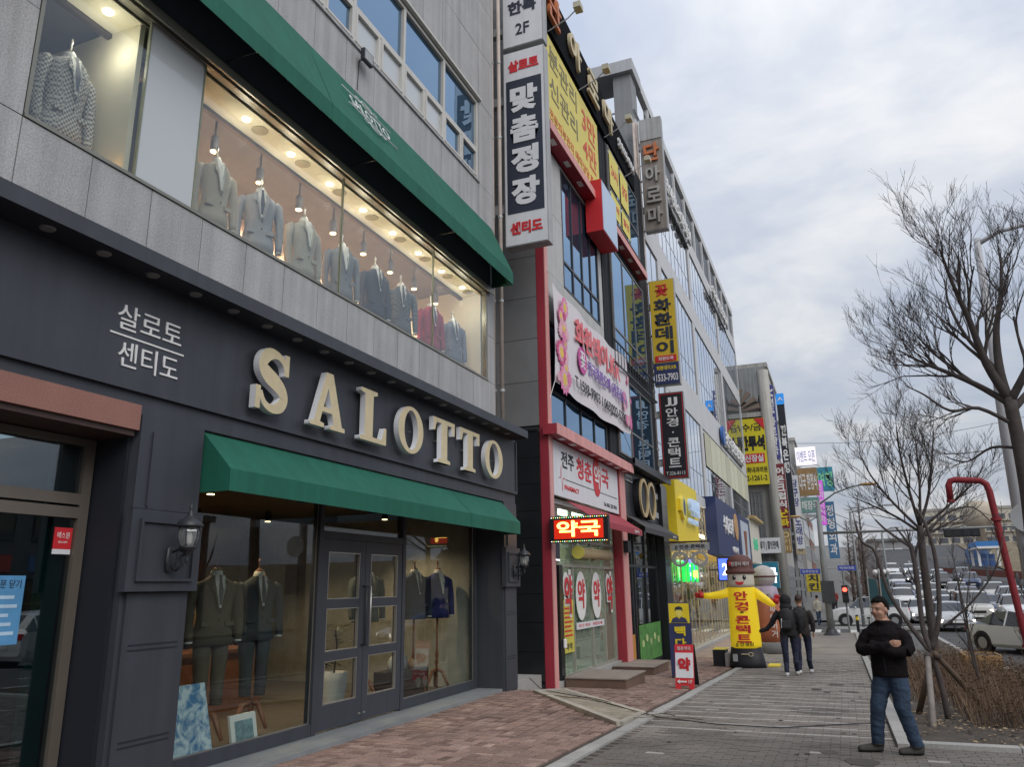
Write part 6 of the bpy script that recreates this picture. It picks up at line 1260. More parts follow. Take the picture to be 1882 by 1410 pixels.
for k in range(4): MB().ball((1.7+.2*k,45,2.1+.05*(k%2)),.13,12).build('globe',white_p,t,True); MB().tube([(2.0,45,1.9),(1.7+.2*k,45,2.0)],.02,5).build('arm',darkmetal,t)
for k,(x,y) in enumerate([(.55,43.2),(1.5,43.3)]):
    t = thing('bollard',(x,y,g(y)),['black bollard with a yellow top at the side road','plain bollard next to the yellow topped one'][k],'bollard'); MB().lathe([(.07,0),(.07,.8),(.06,.86)],(x,y,g(y)-.02),10).build('post',black if k==0 else galv,t); MB().lathe([(.072,.62),(.072,.78)],(x,y,g(y)-.02),10).build('band',yellow,t)
t = thing('pair_of_banner_flags',(1.5,40,g(40)),'two dark teal vertical flags on posts in the planting bed','flags')
for k,x in enumerate((1.10,1.60)): MB().tube([(x,40,g(40)),(x+.06,40,2.2)],.025,6).build('post',galv,t); MB().add([(x+.04,40,.65),(x+.48,40.02,.6),(x+.40,40.02,1.72),(x+.06,40,1.78)],[(0,1,2,3)]).build('flag',mat('flag_teal',(0.02,0.07,0.085),.7,.1),t).modifiers.new('s','SOLIDIFY').thickness=.01
wb = thing('wooden_planter',(2.85,22.3,g(22.3)),'low pine plank planter box in the bed by the road','planter'); wz=g(22.3)
for k in range(3): MB().box(2.55,3.25,21.9,21.94,wz+.03+.14*k,wz+.155+.14*k).build('plank',woodl,wb); MB().box(2.55,3.25,22.86,22.9,wz+.03+.14*k,wz+.155+.14*k).build('plank',woodl,wb); MB().box(2.52,2.55,21.9,22.9,wz+.03+.14*k,wz+.155+.14*k).build('plank',woodl,wb); MB().box(3.25,3.28,21.9,22.9,wz+.03+.14*k,wz+.155+.14*k).build('plank',woodl,wb)
MB().box(2.56,3.24,21.95,22.85,wz,wz+.4).build('soil_fill',soil,wb)
eb = thing('utility_cabinet',(1.7,24,g(24)),'grey concrete utility cabinet standing in the planting bed','cabinet'); MB().box(1.45,1.95,23.8,24.2,g(24)-.05,g(24)+.95).build('body',conc_d,eb,bevel=.02); MB().box(1.42,1.98,23.77,24.23,g(24)+.95,g(24)+1.02).build('lid',concrete,eb); MB().box(1.5,1.9,23.79,23.80,g(24)+.1,g(24)+.85).build('door',galv,eb)
bc = thing('parked_bicycle',(.95,38,g(38)),'dark bicycle parked at the edge of the pavement','bicycle'); bz=g(38)
for k in range(2): 
    y_=37.5+1.0*k; pts=[(.95,y_+.33*math.cos(a*math.pi/8),bz+.35+.33*math.sin(a*math.pi/8)) for a in range(17)]; wo=MB().tube(pts,.02,6).build('wheel',black,bc); MB().tube([(.95,y_,bz+.05),(.95,y_,bz+.65)],.005,4).tube([(.95,y_-.3,bz+.35),(.95,y_+.3,bz+.35)],.005,4).build('spokes',galv,wo)
MB().tube([(.95,37.5,bz+.35),(.95,37.65,bz+.95),(.95,38.15,bz+.85),(.95,38.5,bz+.35),(.95,38.0,bz+.32),(.95,38.15,bz+.85)],.016,6).tube([(.95,38.0,bz+.32),(.95,37.62,bz+.8)],.016,6).build('frame',darkmetal,bc); MB().box(.88,1.02,38.05,38.3,bz+.86,bz+.92).build('saddle',black,bc); MB().tube([(.7,37.68,bz+1.02),(1.2,37.68,bz+1.02)],.014,6).build('handlebar',galv,bc)
# overhead wires
for k,(a,b) in enumerate([((-.6,41.2,5.2),(9,120,9)),((-3.3,62,12),(14,60,12.4)),((-.6,41.2,5.0),(6,90,5.0))]):
    A_,B_=Vector(a),Vector(b); pts=[A_.lerp(B_,i/12)-Vector((0,0,1.2*math.sin(math.pi*i/12)*.6)) for i in range(13)]; tag(MB().tube(pts,.018,4).build('overhead_wire',black),['thin wire running from the grey pole along the road','thin wire crossing high over the road from the stone building','lower thin wire from the grey pole'][k],'wire','overhead wires')
# ================================================================ signs standing on the pavement
af = thing('a_frame_sign',(-2.95,15.95,g(16)),'leaning red and white pharmacy A-frame sign with an arrow','sign'); z=g(16)
def tilt_panel(root,nm,m_,x0,x1,yb,yt,z0,z1,t=.025,zb=None):
    H=.95; f=lambda zz: yb+(yt-yb)*(zz-z)/H
    return MB().add([(x0,f(z0),z0),(x1,f(z0),z0),(x1,f(z1),z1),(x0,f(z1),z1),(x0,f(z0)+t,z0),(x1,f(z0)+t,z0),(x1,f(z1)+t,z1),(x0,f(z1)+t,z1)],[(0,1,2,3),(4,7,6,5),(0,4,5,1),(3,2,6,7),(0,3,7,4),(1,5,6,2)]).build(nm,m_,root)
x0_,x1_ = -3.15,-2.79; xc = (x0_+x1_)/2
tilt_panel(af,'front_board',redl,x0_,x1_,15.86,16.06,z+.06,z+.80); tilt_panel(af,'back_board',black,x0_,x1_,16.42,16.10,z+.02,z+.80)
for x in (x0_,x1_-.10): tilt_panel(af,'foot',redl,x,x+.10,15.86,16.06,z+.0,z+.06)
tilt_panel(af,'white_field',white_s,x0_+.01,x1_-.01,15.853,16.053,z+.20,z+.65,.004)
text('약',redl,af,(xc,15.925,z+.43),.24,.28,SIDE,.004,.05); text('청춘약국',white_p,af,(xc,16.0,z+.73),.26,.07,SIDE,.003,.01); text('1F',white_p,af,(xc+.11,15.865,z+.135),.07,.065,SIDE,.003,.01)
MB().prism([(xc-.15,z+.135),(xc-.09,z+.175),(xc-.09,z+.15),(xc+.04,z+.15),(xc+.04,z+.12),(xc-.09,z+.12),(xc-.09,z+.095)],'y',15.866,15.870).build('arrow',white_p,af)
cf_ = thing('coffee_stand_sign',(-3.28,18.4,g(18.4)),'yellow and navy coffee stand sign with a drawn portrait, behind the pharmacy sign','sign'); z=g(18.4)
MB().box(-3.72,-3.22,18.40,18.45,z+.06,z+1.62).build('board',mat('navy_b',(0.035,0.045,0.12),.5),cf_); MB().box(-3.70,-3.24,18.393,18.399,z+1.17,z+1.60).build('yellow_field',yellow,cf_)
for x in (-3.70,-3.28): MB().box(x,x+.05,18.3,18.6,z-.01,z+.06).build('foot',darkmetal,cf_)
MB().prism(ell(-3.47,z+1.40,.075,.10,20),'y',18.388,18.392).build('drawn_face',yellow_p,cf_); MB().prism([(-3.56,z+1.42),(-3.55,z+1.51),(-3.47,z+1.54),(-3.39,z+1.51),(-3.38,z+1.42),(-3.41,z+1.46),(-3.53,z+1.46)],'y',18.384,18.387).build('drawn_hair',navy,cf_); MB().prism([(-3.66,z+1.18),(-3.62,z+1.27),(-3.52,z+1.31),(-3.47,z+1.26),(-3.42,z+1.31),(-3.32,z+1.27),(-3.28,z+1.18)],'y',18.386,18.39).build('drawn_shoulders',mat('navy_c',(0.05,0.06,0.13),.5),cf_)
text('빽',yellow,cf_,(-3.47,18.39,z+1.0),.24,.21,SIDE,.004,.03); text('다',yellow,cf_,(-3.47,18.39,z+.74),.24,.21,SIDE,.004,.03); text('방',yellow,cf_,(-3.47,18.39,z+.48),.24,.2,SIDE,.004,.03)
# inflatable optician figure
iz=g(22.4); inf = thing('inflatable_figure',(-2.5,22.4,iz),'yellow inflatable advertising figure with a brown cap and raised red hands','inflatable')
ic=(-2.5,22.4,iz); iy=mat('inflate_yellow',(0.80,0.58,0.02),.45,.04,2,emit=.22)
MB().lathe([(.48,0),(.46,.12),(.40,.52)],ic,28,sy=.8).build('base',black,inf,True)
MB().lathe([(.39,.50),(.40,.60),(.385,1.2),(.37,1.8),(.355,2.02),(.35,2.05)],ic,28,sy=.85).build('body',iy,inf,True); MB().lathe([(.35,2.05),(.355,2.15),(.35,2.40),(.34,2.44)],ic,28,sy=.9).build('head',mat('inflate_cream',(0.66,0.62,0.52),.5,.03),inf,True)
MB().lathe([(.38,2.40),(.395,2.45),(.38,2.50),(.34,2.52),(.35,2.62),(.33,2.76),(.25,2.86),(.10,2.91),(.01,2.915)],ic,28,sy=.9).build('cap',mat('cap_brown',(0.14,0.06,0.05),.6,.05),inf,True)
ar = MB(); ar.tube([(-2.82,22.4,iz+1.93),(-3.05,22.38,iz+1.86),(-3.35,22.36,iz+1.83),(-3.5,22.35,iz+1.84)],[.12,.11,.085,.075],14); ar.build('arm',iy,inf,True); MB().tube([(-2.18,22.4,iz+1.93),(-1.98,22.36,iz+1.78),(-1.75,22.33,iz+1.62),(-1.66,22.32,iz+1.6)],[.12,.11,.085,.075],14).build('arm',iy,inf,True)
rdh=mat('inflate_red',(0.55,0.03,0.03),.5)
def mitt(c,d,upv):
    hb=MB(); d=Vector(d).normalized(); upv=Vector(upv); sd=d.cross(upv).normalized(); c=Vector(c)
    hb.tube([c,c+d*.08,c+d*.15],[.07,.085,.06],12)
    for k in range(4): hb.tube([c+d*.13+upv*(.045-.03*k),c+d*(.25-.01*abs(k-1))+upv*(.05-.035*k)],[.026,.018],8)
    hb.tube([c+d*.05+upv*.06,c+d*.12+upv*.14],[.028,.02],8); hb.build('hand',rdh,inf,True)
mitt((-3.5,22.35,iz+1.84),(-1,0,.06),(0,0,1)); mitt((-1.66,22.32,iz+1.62),(.35,0,1),(-1,0,.2))
for s_ in (-1,1):
    MB().ball((-2.5+s_*.13,22.10,iz+2.30),(.05,.02,.062),12).build('eye',black,inf,True); MB().ball((-2.5+s_*.13+.015,22.082,iz+2.325),(.014,.006,.016),8).build('eye_glint',white_p,inf)
MB().prism([(-2.62,iz+2.20),(-2.5,iz+2.185),(-2.38,iz+2.20),(-2.42,iz+2.13),(-2.5,iz+2.10),(-2.58,iz+2.13)],'y',22.078,22.10).build('mouth',redl,inf)
text('안경사 제이',white_p,inf,(-2.45,22.07,iz+2.66),.46,.11,SIDE,.004,.01); MB().box(-2.74,-2.68,22.10,22.13,iz+2.62,iz+2.72).build('cap_badge',redl,inf)
def wraptext(s,c,w,h,m_): return text(s,m_,inf,c,w,h,SIDE,.006,.035,'character')
for k,ch in enumerate('안경'): wraptext(ch,(-2.5,22.06,iz+1.83-.27*k),.36,.23,redl)
MB().ball((-2.5,22.065,iz+1.41),(.05,.01,.022),10).build('dot_mark',black,inf)
for k,ch in enumerate('콘택트'): wraptext(ch,(-2.5,22.06,iz+1.22-.235*k),.37,.205,redl)
text('JJ 안경원',black,inf,(-2.5,22.055,iz+.60),.46,.115,SIDE,.004,.02)
MB().box(-2.82,-2.70,22.02,22.05,iz+.18,iz+.36).build('fan_label',galv,inf); MB().tube([(-2.6,22.03,iz+.36),(-2.42,22.03,iz+.36)],.012,6).build('key_mark',cream,inf); ring(inf,(-2.36,0,iz+.36),.065,.055,.018,cream,22.02,22.035,'key_ring','y')
bw = thing('blower_box',(-3.15,22.7,iz),'small black and grey blower box beside the inflatable figure','blower'); MB().box(-3.42,-3.08,22.6,23.1,iz,iz+.42).build('housing',black,bw); MB().box(-3.08,-2.96,22.45,22.95,iz,iz+.34).build('outlet',concrete,bw); MB().add([(-3.42,22.6,iz+.421),(-3.08,22.6,iz+.421),(-3.02,23.1,iz+.45),(-3.42,23.1,iz+.45)],[(0,1,2,3)]).build('lid',yellow,bw)
i2 = thing('inflatable_bottle',(-2.85,30,g(30)),'orange and white inflatable bottle shape with a pale round top behind the yellow figure','inflatable'); ic2=(-2.55,30,g(30))
MB().lathe([(.50,0),(.50,.35),(.46,.4)],ic2,20).build('base',conc_d,i2,True); MB().lathe([(.46,.4),(.47,.9),(.47,1.75),(.45,1.78)],ic2,20).build('body',mat('inflate_orange',(0.48,0.16,0.08),.5),i2,True); MB().lathe([(.46,1.75),(.47,2.0),(.42,2.25),(.30,2.3)],ic2,20).build('shoulder',mat('inflate_lilac',(0.42,0.34,0.42),.5),i2,True); MB().ball((-2.55,30,g(30)+2.62),(.42,.4,.40),18).build('top',mat('inflate_pale',(0.50,0.47,0.45),.5),i2,True); MB().ball((-2.55,30,g(30)+2.62),(.44,.42,.1),18).build('brown_band',MATS['cap_brown'],i2,True)
text("MOM'S",white_p,i2,(-2.5,29.5,g(30)+2.02),.5,.16,SIDE,.004,.01); vtext('싸이버거',white_p,i2,(-2.3,29.5,g(30)+1.1),.2,1.1,SIDE,.004,.01)
fm2 = thing('floor_mat_sign',(-1.95,23.2,g(23)),'flat yellow cable ramp on the pavement beside the inflatable figure','ramp'); MB().box(-2.05,-1.75,22.9,23.6,g(23)-.01,g(23)+.03).build('ramp',yellow,fm2)
# ================================================================ people
def figure(name,label,loc,rotz,scale,parts,classify,mats,voxel=.014,hair=None,extra=None):
    t = thing(name,(0,0,0),label,'person'); mb = MB()
    for f in parts: f(mb)
    me = mb.mesh('tmp',[mats[0]]); o = bpy.data.objects.new('tmp',me); ts = bpy.data.scenes.new('tmp'); ts.collection.objects.link(o)
    rm = o.modifiers.new('r','REMESH'); rm.mode='VOXEL'; rm.voxel_size=voxel; sm=o.modifiers.new('s','SMOOTH'); sm.factor=.5; sm.iterations=3
    ts.view_layers[0].update(); dg = ts.view_layers[0].depsgraph; me2 = bpy.data.meshes.new_from_object(o.evaluated_get(dg)); bpy.data.scenes.remove(ts); bpy.data.objects.remove(o)
    me2.materials.clear()
    for m_ in mats: me2.materials.append(m_)
    nrm = [v.normal.copy() for v in me2.vertices]
    for v, n_v in zip(me2.vertices, nrm):
        if classify(v.co) in (1, 2) and v.co.z > .12:
            c_ = v.co; k_ = noise.noise((c_.x*9+c_.z*5, c_.y*9, c_.z*16)) + .6*noise.noise((c_.x*22, c_.y*22, c_.z*34+3)); v.co = c_ + n_v*(.008*k_)
    for f in me2.polygons: f.material_index = classify(f.center); f.use_smooth = True
    b = bpy.data.objects.new('body',me2); col.objects.link(b); b.parent = t
    if extra: extra(t)
    t.location = loc; t.rotation_euler=(0,0,rotz); t.scale=(scale,)*3; return t
jeans = mat('jeans',(0.032,0.055,0.095),.9,.35,6,.15,fine=.2,fscale=120); jkt = mat('jacket_black',(0.010,0.008,0.009),.9,.25,8,.3,spec=.15); shoe = mat('shoe',(0.065,0.06,0.055),.8,.25,12)
def head_geo(mb,c,tw=0.0,s=1.0):
    x,y,z = c; f = Vector((math.sin(tw),-math.cos(tw),0)); r_ = Vector((math.cos(tw),math.sin(tw),0))
    P = lambda a,b,h: (x+(r_*a+f*b).x*s, y+(r_*a+f*b).y*s, z+h*s)
    mb.ball(P(0,-.01,.035),(.078*s,.088*s,.092*s),16); mb.ball(P(0,.012,-.035),(.064*s,.07*s,.078*s),14); mb.ball(P(0,.045,-.085),(.03*s,.03*s,.024*s),10); mb.ball(P(0,.088,-.015),(.013*s,.020*s,.020*s),8); mb.tube([P(0,.078,.025),P(0,.094,-.018)],[.009*s,.014*s],8)
    for q in (-1,1): mb.ball(P(q*.080,-.005,-.01),(.014*s,.02*s,.03*s),8); mb.ball(P(q*.04,.055,-.028),(.026*s,.022*s,.022*s),8)
    mb.tube([P(-.05,.072,.03),P(0,.082,.032),P(.05,.072,.03)],.010*s,8)
    return P
def man_parts():
    L_=[]
    def legs(mb):
        for pts,rr in [([(.02,0,.93),(-.04,-.02,.72),(-.09,-.05,.50),(-.13,-.03,.28),(-.15,-.01,.09)],[.112,.106,.085,.076,.070]), ([(.15,0,.93),(.17,-.01,.72),(.18,-.04,.50),(.22,.02,.28),(.26,.06,.09)],[.112,.108,.087,.078,.072])]: mb.tube(pts,rr,14)
        for a,b in [((-.15,.02,.05),(-.33,-.10,.035)),((.27,.09,.05),(.10,-.03,.035))]:
            a,b=Vector(a),Vector(b); mb.tube([a+(a-b)*.15,a,a.lerp(b,.5),b,b+(b-a)*.12],[.035,.052,.05,.042,.025],12); mb.tube([a+Vector((0,0,.0)),a+Vector((0,0,.08))],.055,12)
            mb.tube([a+(a-b)*.2-Vector((0,0,.03)),b+(b-a)*.13-Vector((0,0,.015))],.022,8)
    def torso(mb):
        mb.lathe([(.175,0),(.20,.03),(.198,.16),(.20,.30),(.215,.42),(.208,.50),(.15,.57),(.078,.61),(.06,.63)],(.08,0,.835),24,sx=1.0,sy=.74); mb.ball((.08,-.05,1.02),(.15,.10,.16),14)
        mb.tube([(.08,.0,1.40),(.07,-.015,1.53)],[.072,.062],12); mb.lathe([(.085,0),(.086,.03),(.078,.06)],(.078,-.008,1.43),16)
        for q in (-1,1): mb.tube([(.08+q*.04,.01,1.44),(.08+q*.12,.01,1.395),(.08+q*.18,0,1.34)],[.055,.062,.062],10)
    def arms(mb):
        mb.tube([(-.09,.0,1.345),(-.145,-.02,1.27),(-.19,-.06,1.17),(-.17,-.12,1.135)],[.076,.080,.072,.066],14); mb.tube([(-.17,-.12,1.135),(-.05,-.19,1.16),(.10,-.21,1.20),(.17,-.19,1.225)],[.066,.062,.054,.044],14)
        mb.tube([(.25,.0,1.345),(.305,-.02,1.27),(.34,-.06,1.17),(.31,-.12,1.135)],[.076,.080,.072,.066],14); mb.tube([(.31,-.12,1.135),(.18,-.18,1.135),(.02,-.18,1.19),(-.06,-.16,1.22)],[.066,.060,.054,.048],14)
    def hand(mb):
        mb.ball((.205,-.185,1.235),(.045,.025,.038),10)
        for k in range(4): mb.tube([(.22,-.185,1.26-.018*k),(.262,-.175,1.265-.02*k),(.29,-.15,1.26-.02*k)],[.0095,.009,.008],6)
        mb.tube([(.19,-.20,1.25),(.235,-.20,1.272)],[.011,.009],6)
    def head(mb): head_geo(mb,(.06,-.03,1.60),R(-22),1.14)
    return [legs,torso,arms,hand,head]
def man_class(c):
    if c.z > 1.482: return 0
    if (c-Vector((.235,-.185,1.255))).length < .062 and c.y < -.15: return 0
    if c.z > .845: return 1
    return 2 if c.z > .10 else (3 if c.z > .026 else 4)
def hair_cap(t,c,tw,m_,s=1.0,back=False,long=0.0):
    x,y,z=c; f=Vector((math.sin(tw),-math.cos(tw),0)); mb=MB(); vs=[]; fs=[]; n=26; k_=10; rr=random.Random(5)
    for i in range(k_+1):
        ph=math.pi/2*i/k_*1.28
        for k in range(n):
            a=2*math.pi*k/n; fr=math.cos(a); lim=ph
            if fr>.25 and not back: lim=min(ph,1.10+.12*rr.uniform(-1,1))
            elif fr>-.3 and not back: lim=min(ph,1.62)
            q=1+.045*rr.uniform(-1,1); h=math.cos(lim)*.100*q*s; rad=math.sin(min(lim,1.7))*(.079 if fr>.25 else .083)*q*s
            r_=Vector((math.cos(tw),math.sin(tw),0)); p=f*(rad*fr*1.20-.010*s)+r_*(rad*math.sin(a)); vs.append((x+p.x,y+p.y,z+.035*s+h))
    for i in range(k_):
        for k in range(n): fs.append((i*n+k,i*n+(k+1)%n,(i+1)*n+(k+1)%n,(i+1)*n+k))
    mb.add(vs,fs); o=mb.build('hair',m_,t,True); o.modifiers.new('s','SOLIDIFY').thickness=-.006; return o
def man_extra(t):
    hair_cap(t,(.06,-.03,1.607),R(-22),hairm,1.16); f=Vector((math.sin(R(-22)),-math.cos(R(-22)),0))*1.14; r_=Vector((math.cos(R(-22)),math.sin(R(-22)),0))*1.14; c=Vector((.06,-.03,1.60))
    for q in (-1,1):
        e_=c+r_*q*.034+f*.076+Vector((0,0,.008)); MB().ball(e_,(.012,.006,.004),8).build('eye',black,t); MB().tube([c+r_*q*.05+f*.074+Vector((0,0,.034)),c+r_*q*.018+f*.084+Vector((0,0,.036))],.0035,5).build('eyebrow',hairm,t)
    MB().tube([c-r_*.026+f*.076-Vector((0,0,.058)),c+f*.081-Vector((0,0,.058)),c+r_*.026+f*.076-Vector((0,0,.060))],.0035,6).build('mouth',mat('lip',(0.30,0.14,0.11),.5),t)
    MB().tube([(.06,-.128,1.40),(.07,-.145,1.20),(.075,-.15,1.0),(.08,-.135,.86)],.004,5).build('zip',darkmetal,t)
figure('person','man in a black zipped jacket and blue jeans standing with folded arms',(.31,9.58,g(9.58)),R(-18),.895,man_parts(),man_class,[skin,jkt,jeans,shoe,black],.010,extra=man_extra)
def walker(label,loc,rotz,scale,mats,reach=False,hood=False,hairmat=hairm,pack=True,stride=.16,vox=.016,facing_back=True):
    # built facing -y
    def p(mb):
        for s_,k in ((-1,1),(1,-1)):
            mb.tube([(s_*.09,0,.92),(s_*.10,-k*stride*.5,.70),(s_*.10,-k*stride*.55,.48),(s_*.10,-k*stride*.2+.02,.28),(s_*.10,-k*stride,.09)],[.10,.088,.068,.06,.052],12); a=Vector((s_*.10,-k*stride+.02,.045)); mb.tube([a+Vector((0,.06,0)),a,a+Vector((0,-.12,-.005)),a+Vector((0,-.18,-.01))],[.03,.045,.042,.025],10)
        mb.lathe([(.16,0),(.175,.05),(.17,.2),(.19,.36),(.195,.45),(.14,.55),(.07,.60)],(0,0,.84),22,sy=.68); mb.tube([(0,0,1.4),(0,-.01,1.5)],.055,12)
        if reach: mb.tube([(.17,0,1.36),(.24,0,1.28),(.34,0,1.10),(.46,-.02,.98),(.56,-.03,.95)],[.07,.07,.06,.05,.045],12); hp=Vector((.60,-.03,.94))
        else: mb.tube([(.17,0,1.36),(.22,0,1.27),(.26,.03,1.08),(.25,-.03,.88)],[.07,.07,.058,.045],12); hp=Vector((.25,-.05,.82))
        mb.tube([(-.17,0,1.36),(-.22,0,1.27),(-.26,-.03,1.08),(-.24,-.08,.90)],[.07,.07,.058,.045],12); hq=Vector((-.24,-.10,.84))
        for h in (hp,hq):
            mb.ball(h,(.035,.035,.045),8)
            for k in range(4): mb.tube([h+Vector((0,-.02+.014*k,-.02)),h+Vector((0,-.024+.016*k,-.085))],.010,6)
            mb.tube([h+Vector((0,-.035,.0)),h+Vector((0,-.06,-.045))],.011,6)
        head_geo(mb,(0,-.02,1.60))
        if hood: mb.ball((0,.01,1.60),(.125,.125,.15),14); mb.ball((0,.05,1.46),(.14,.10,.08),12)
    def cl_(c):
        if c.z > 1.47: return 1 if (hood and c.y > -.09) else 0
        if c.z < .90 and c.z > .70 and abs(c.x) > .215: return 0
        if reach and c.x > .575: return 1
        if c.z > .80: return 1
        return 2 if c.z > .085 else 3
    def ex(t):
        if not hood: hair_cap(t,(0,-.02,1.60),0,hairmat)
        for q in (-1,1): MB().ball((q*.034,-.097,1.608),(.013,.006,.006),8).build('eye',black,t)
        if pack:
            b=MB(); b.lathe([(.10,0),(.145,.04),(.15,.25),(.13,.40),(.06,.46)],(0,.20,.98),16,sy=.65); b.build('backpack',mat('pack_black',(0.02,0.02,0.022),.7,.15,10),t,True); MB().box(-.09,.09,.285,.315,1.02,1.18).build('front_pocket',mat('pack_grey',(0.035,0.036,0.04),.7,.15,10),t,bevel=.02); MB().tube([(.115,.26,1.02),(.10,.27,1.22)],.012,6).build('reflective_strip',white_p,t)
            for q in (-1,1): MB().tube([(q*.10,.13,1.38),(q*.11,.02,1.44),(q*.11,-.12,1.35),(q*.12,-.12,1.12),(q*.12,.10,1.02)],.016,6).build('strap',MATS['pack_black'],t)
    return figure('person',label,loc,rotz,scale,[p],cl_,mats,vox,extra=ex)
blk=mat('coat_black',(0.016,0.016,0.019),.8,.2,8); navyt=mat('trouser_navy',(0.02,0.024,0.05),.85,.15,6); wsh=mat('sneaker_white',(0.6,0.6,0.6),.7,.1,8)
walker('person in a black hooded coat with a backpack, one arm stretched out sideways',(-1.25,19.9,g(19.9)),math.pi,1.04,[skin,blk,navyt,wsh],True,True)
walker('person in a dark jacket walking beside the hooded one',(-1.0,20.75,g(20.75)),math.pi-.12,1.05,[skin,mat('coat_umber',(0.035,0.03,0.028),.85,.25,8),navyt,wsh],False,False,mat('hair_brown',(0.05,0.032,0.025),.6))
walker('distant pedestrian in a pale top and jeans by the crossing',(-1.4,50.5,g(50.5)),math.pi+.4,.98,[skin,mat('top_pale',(0.35,0.33,0.28),.8),jeans,shoe],False,False,hairm,False,.2,.03)
walker('distant pedestrian in dark clothes beyond the side road',(-.75,60,g(60)),.3,.98,[skin,blk,navyt,shoe],False,False,hairm,False,.2,.03)
walker('distant pedestrian in a red coat far along the pavement',(-.6,70,g(70)),math.pi,1.0,[skin,mat('coat_red',(0.30,0.04,0.04),.8),navyt,shoe],False,False,hairm,False,.2,.03)
# ================================================================ cars
tyre=mat('tyre',(0.018,0.018,0.019),.85,.1); rim=mat('rim',(0.42,0.43,0.44),.3,.05,metal=.7); grille=mat('grille',(0.02,0.02,0.022),.4); headl=emat('headlight',(1,.93,.8),3.0); headoff=mat('headlight_off',(0.6,0.62,0.64),.15); tail=mat('tail_light',(0.35,0.015,0.015),.3,emit=.15)
def carpaint(n,c): 
    m_=mat('paint_'+n,c,.28,.02,1,spec=.5); m_.node_tree.nodes['Principled BSDF'].inputs['Coat Weight'].default_value=.6; return m_
SED=[(-2.28,.36,.58,.60,.68,.64,.5),(-2.16,.22,.66,.70,.83,.79,.66),(-1.6,.2,.80,.86,.90,.86,.74),(-1.02,.2,.90,.96,.91,.88,.78),(-.25,.2,.93,1.38,.91,.88,.62),(.4,.2,.94,1.45,.91,.88,.62),(1.05,.2,.95,1.38,.91,.87,.60),(1.72,.2,.97,1.05,.90,.86,.70),(2.12,.25,.95,1.0,.86,.82,.70),(2.28,.36,.86,.9,.78,.74,.62)]
SUV=[(-2.2,.40,.70,.74,.70,.68,.55),(-2.08,.26,.82,.88,.86,.84,.70),(-1.6,.24,.96,1.02,.92,.89,.78),(-1.05,.24,1.02,1.08,.93,.91,.82),(-.45,.24,1.05,1.60,.93,.90,.66),(.3,.24,1.06,1.68,.93,.90,.67),(1.2,.24,1.08,1.64,.93,.89,.65),(1.75,.24,1.10,1.52,.92,.88,.62),(2.08,.28,1.08,1.16,.89,.86,.74),(2.2,.42,.92,.96,.80,.78,.66)]
VAN=[(-2.5,.42,.78,.82,.78,.74,.6),(-2.4,.28,.92,.98,.92,.88,.76),(-1.95,.26,1.06,1.12,.96,.93,.84),(-1.6,.26,1.10,1.18,.96,.94,.86),(-.9,.26,1.12,1.82,.96,.94,.78),(.3,.26,1.12,1.92,.96,.94,.80),(1.6,.26,1.12,1.90,.96,.94,.80),(2.3,.28,1.12,1.84,.95,.93,.78),(2.5,.4,1.05,1.2,.90,.88,.8)]
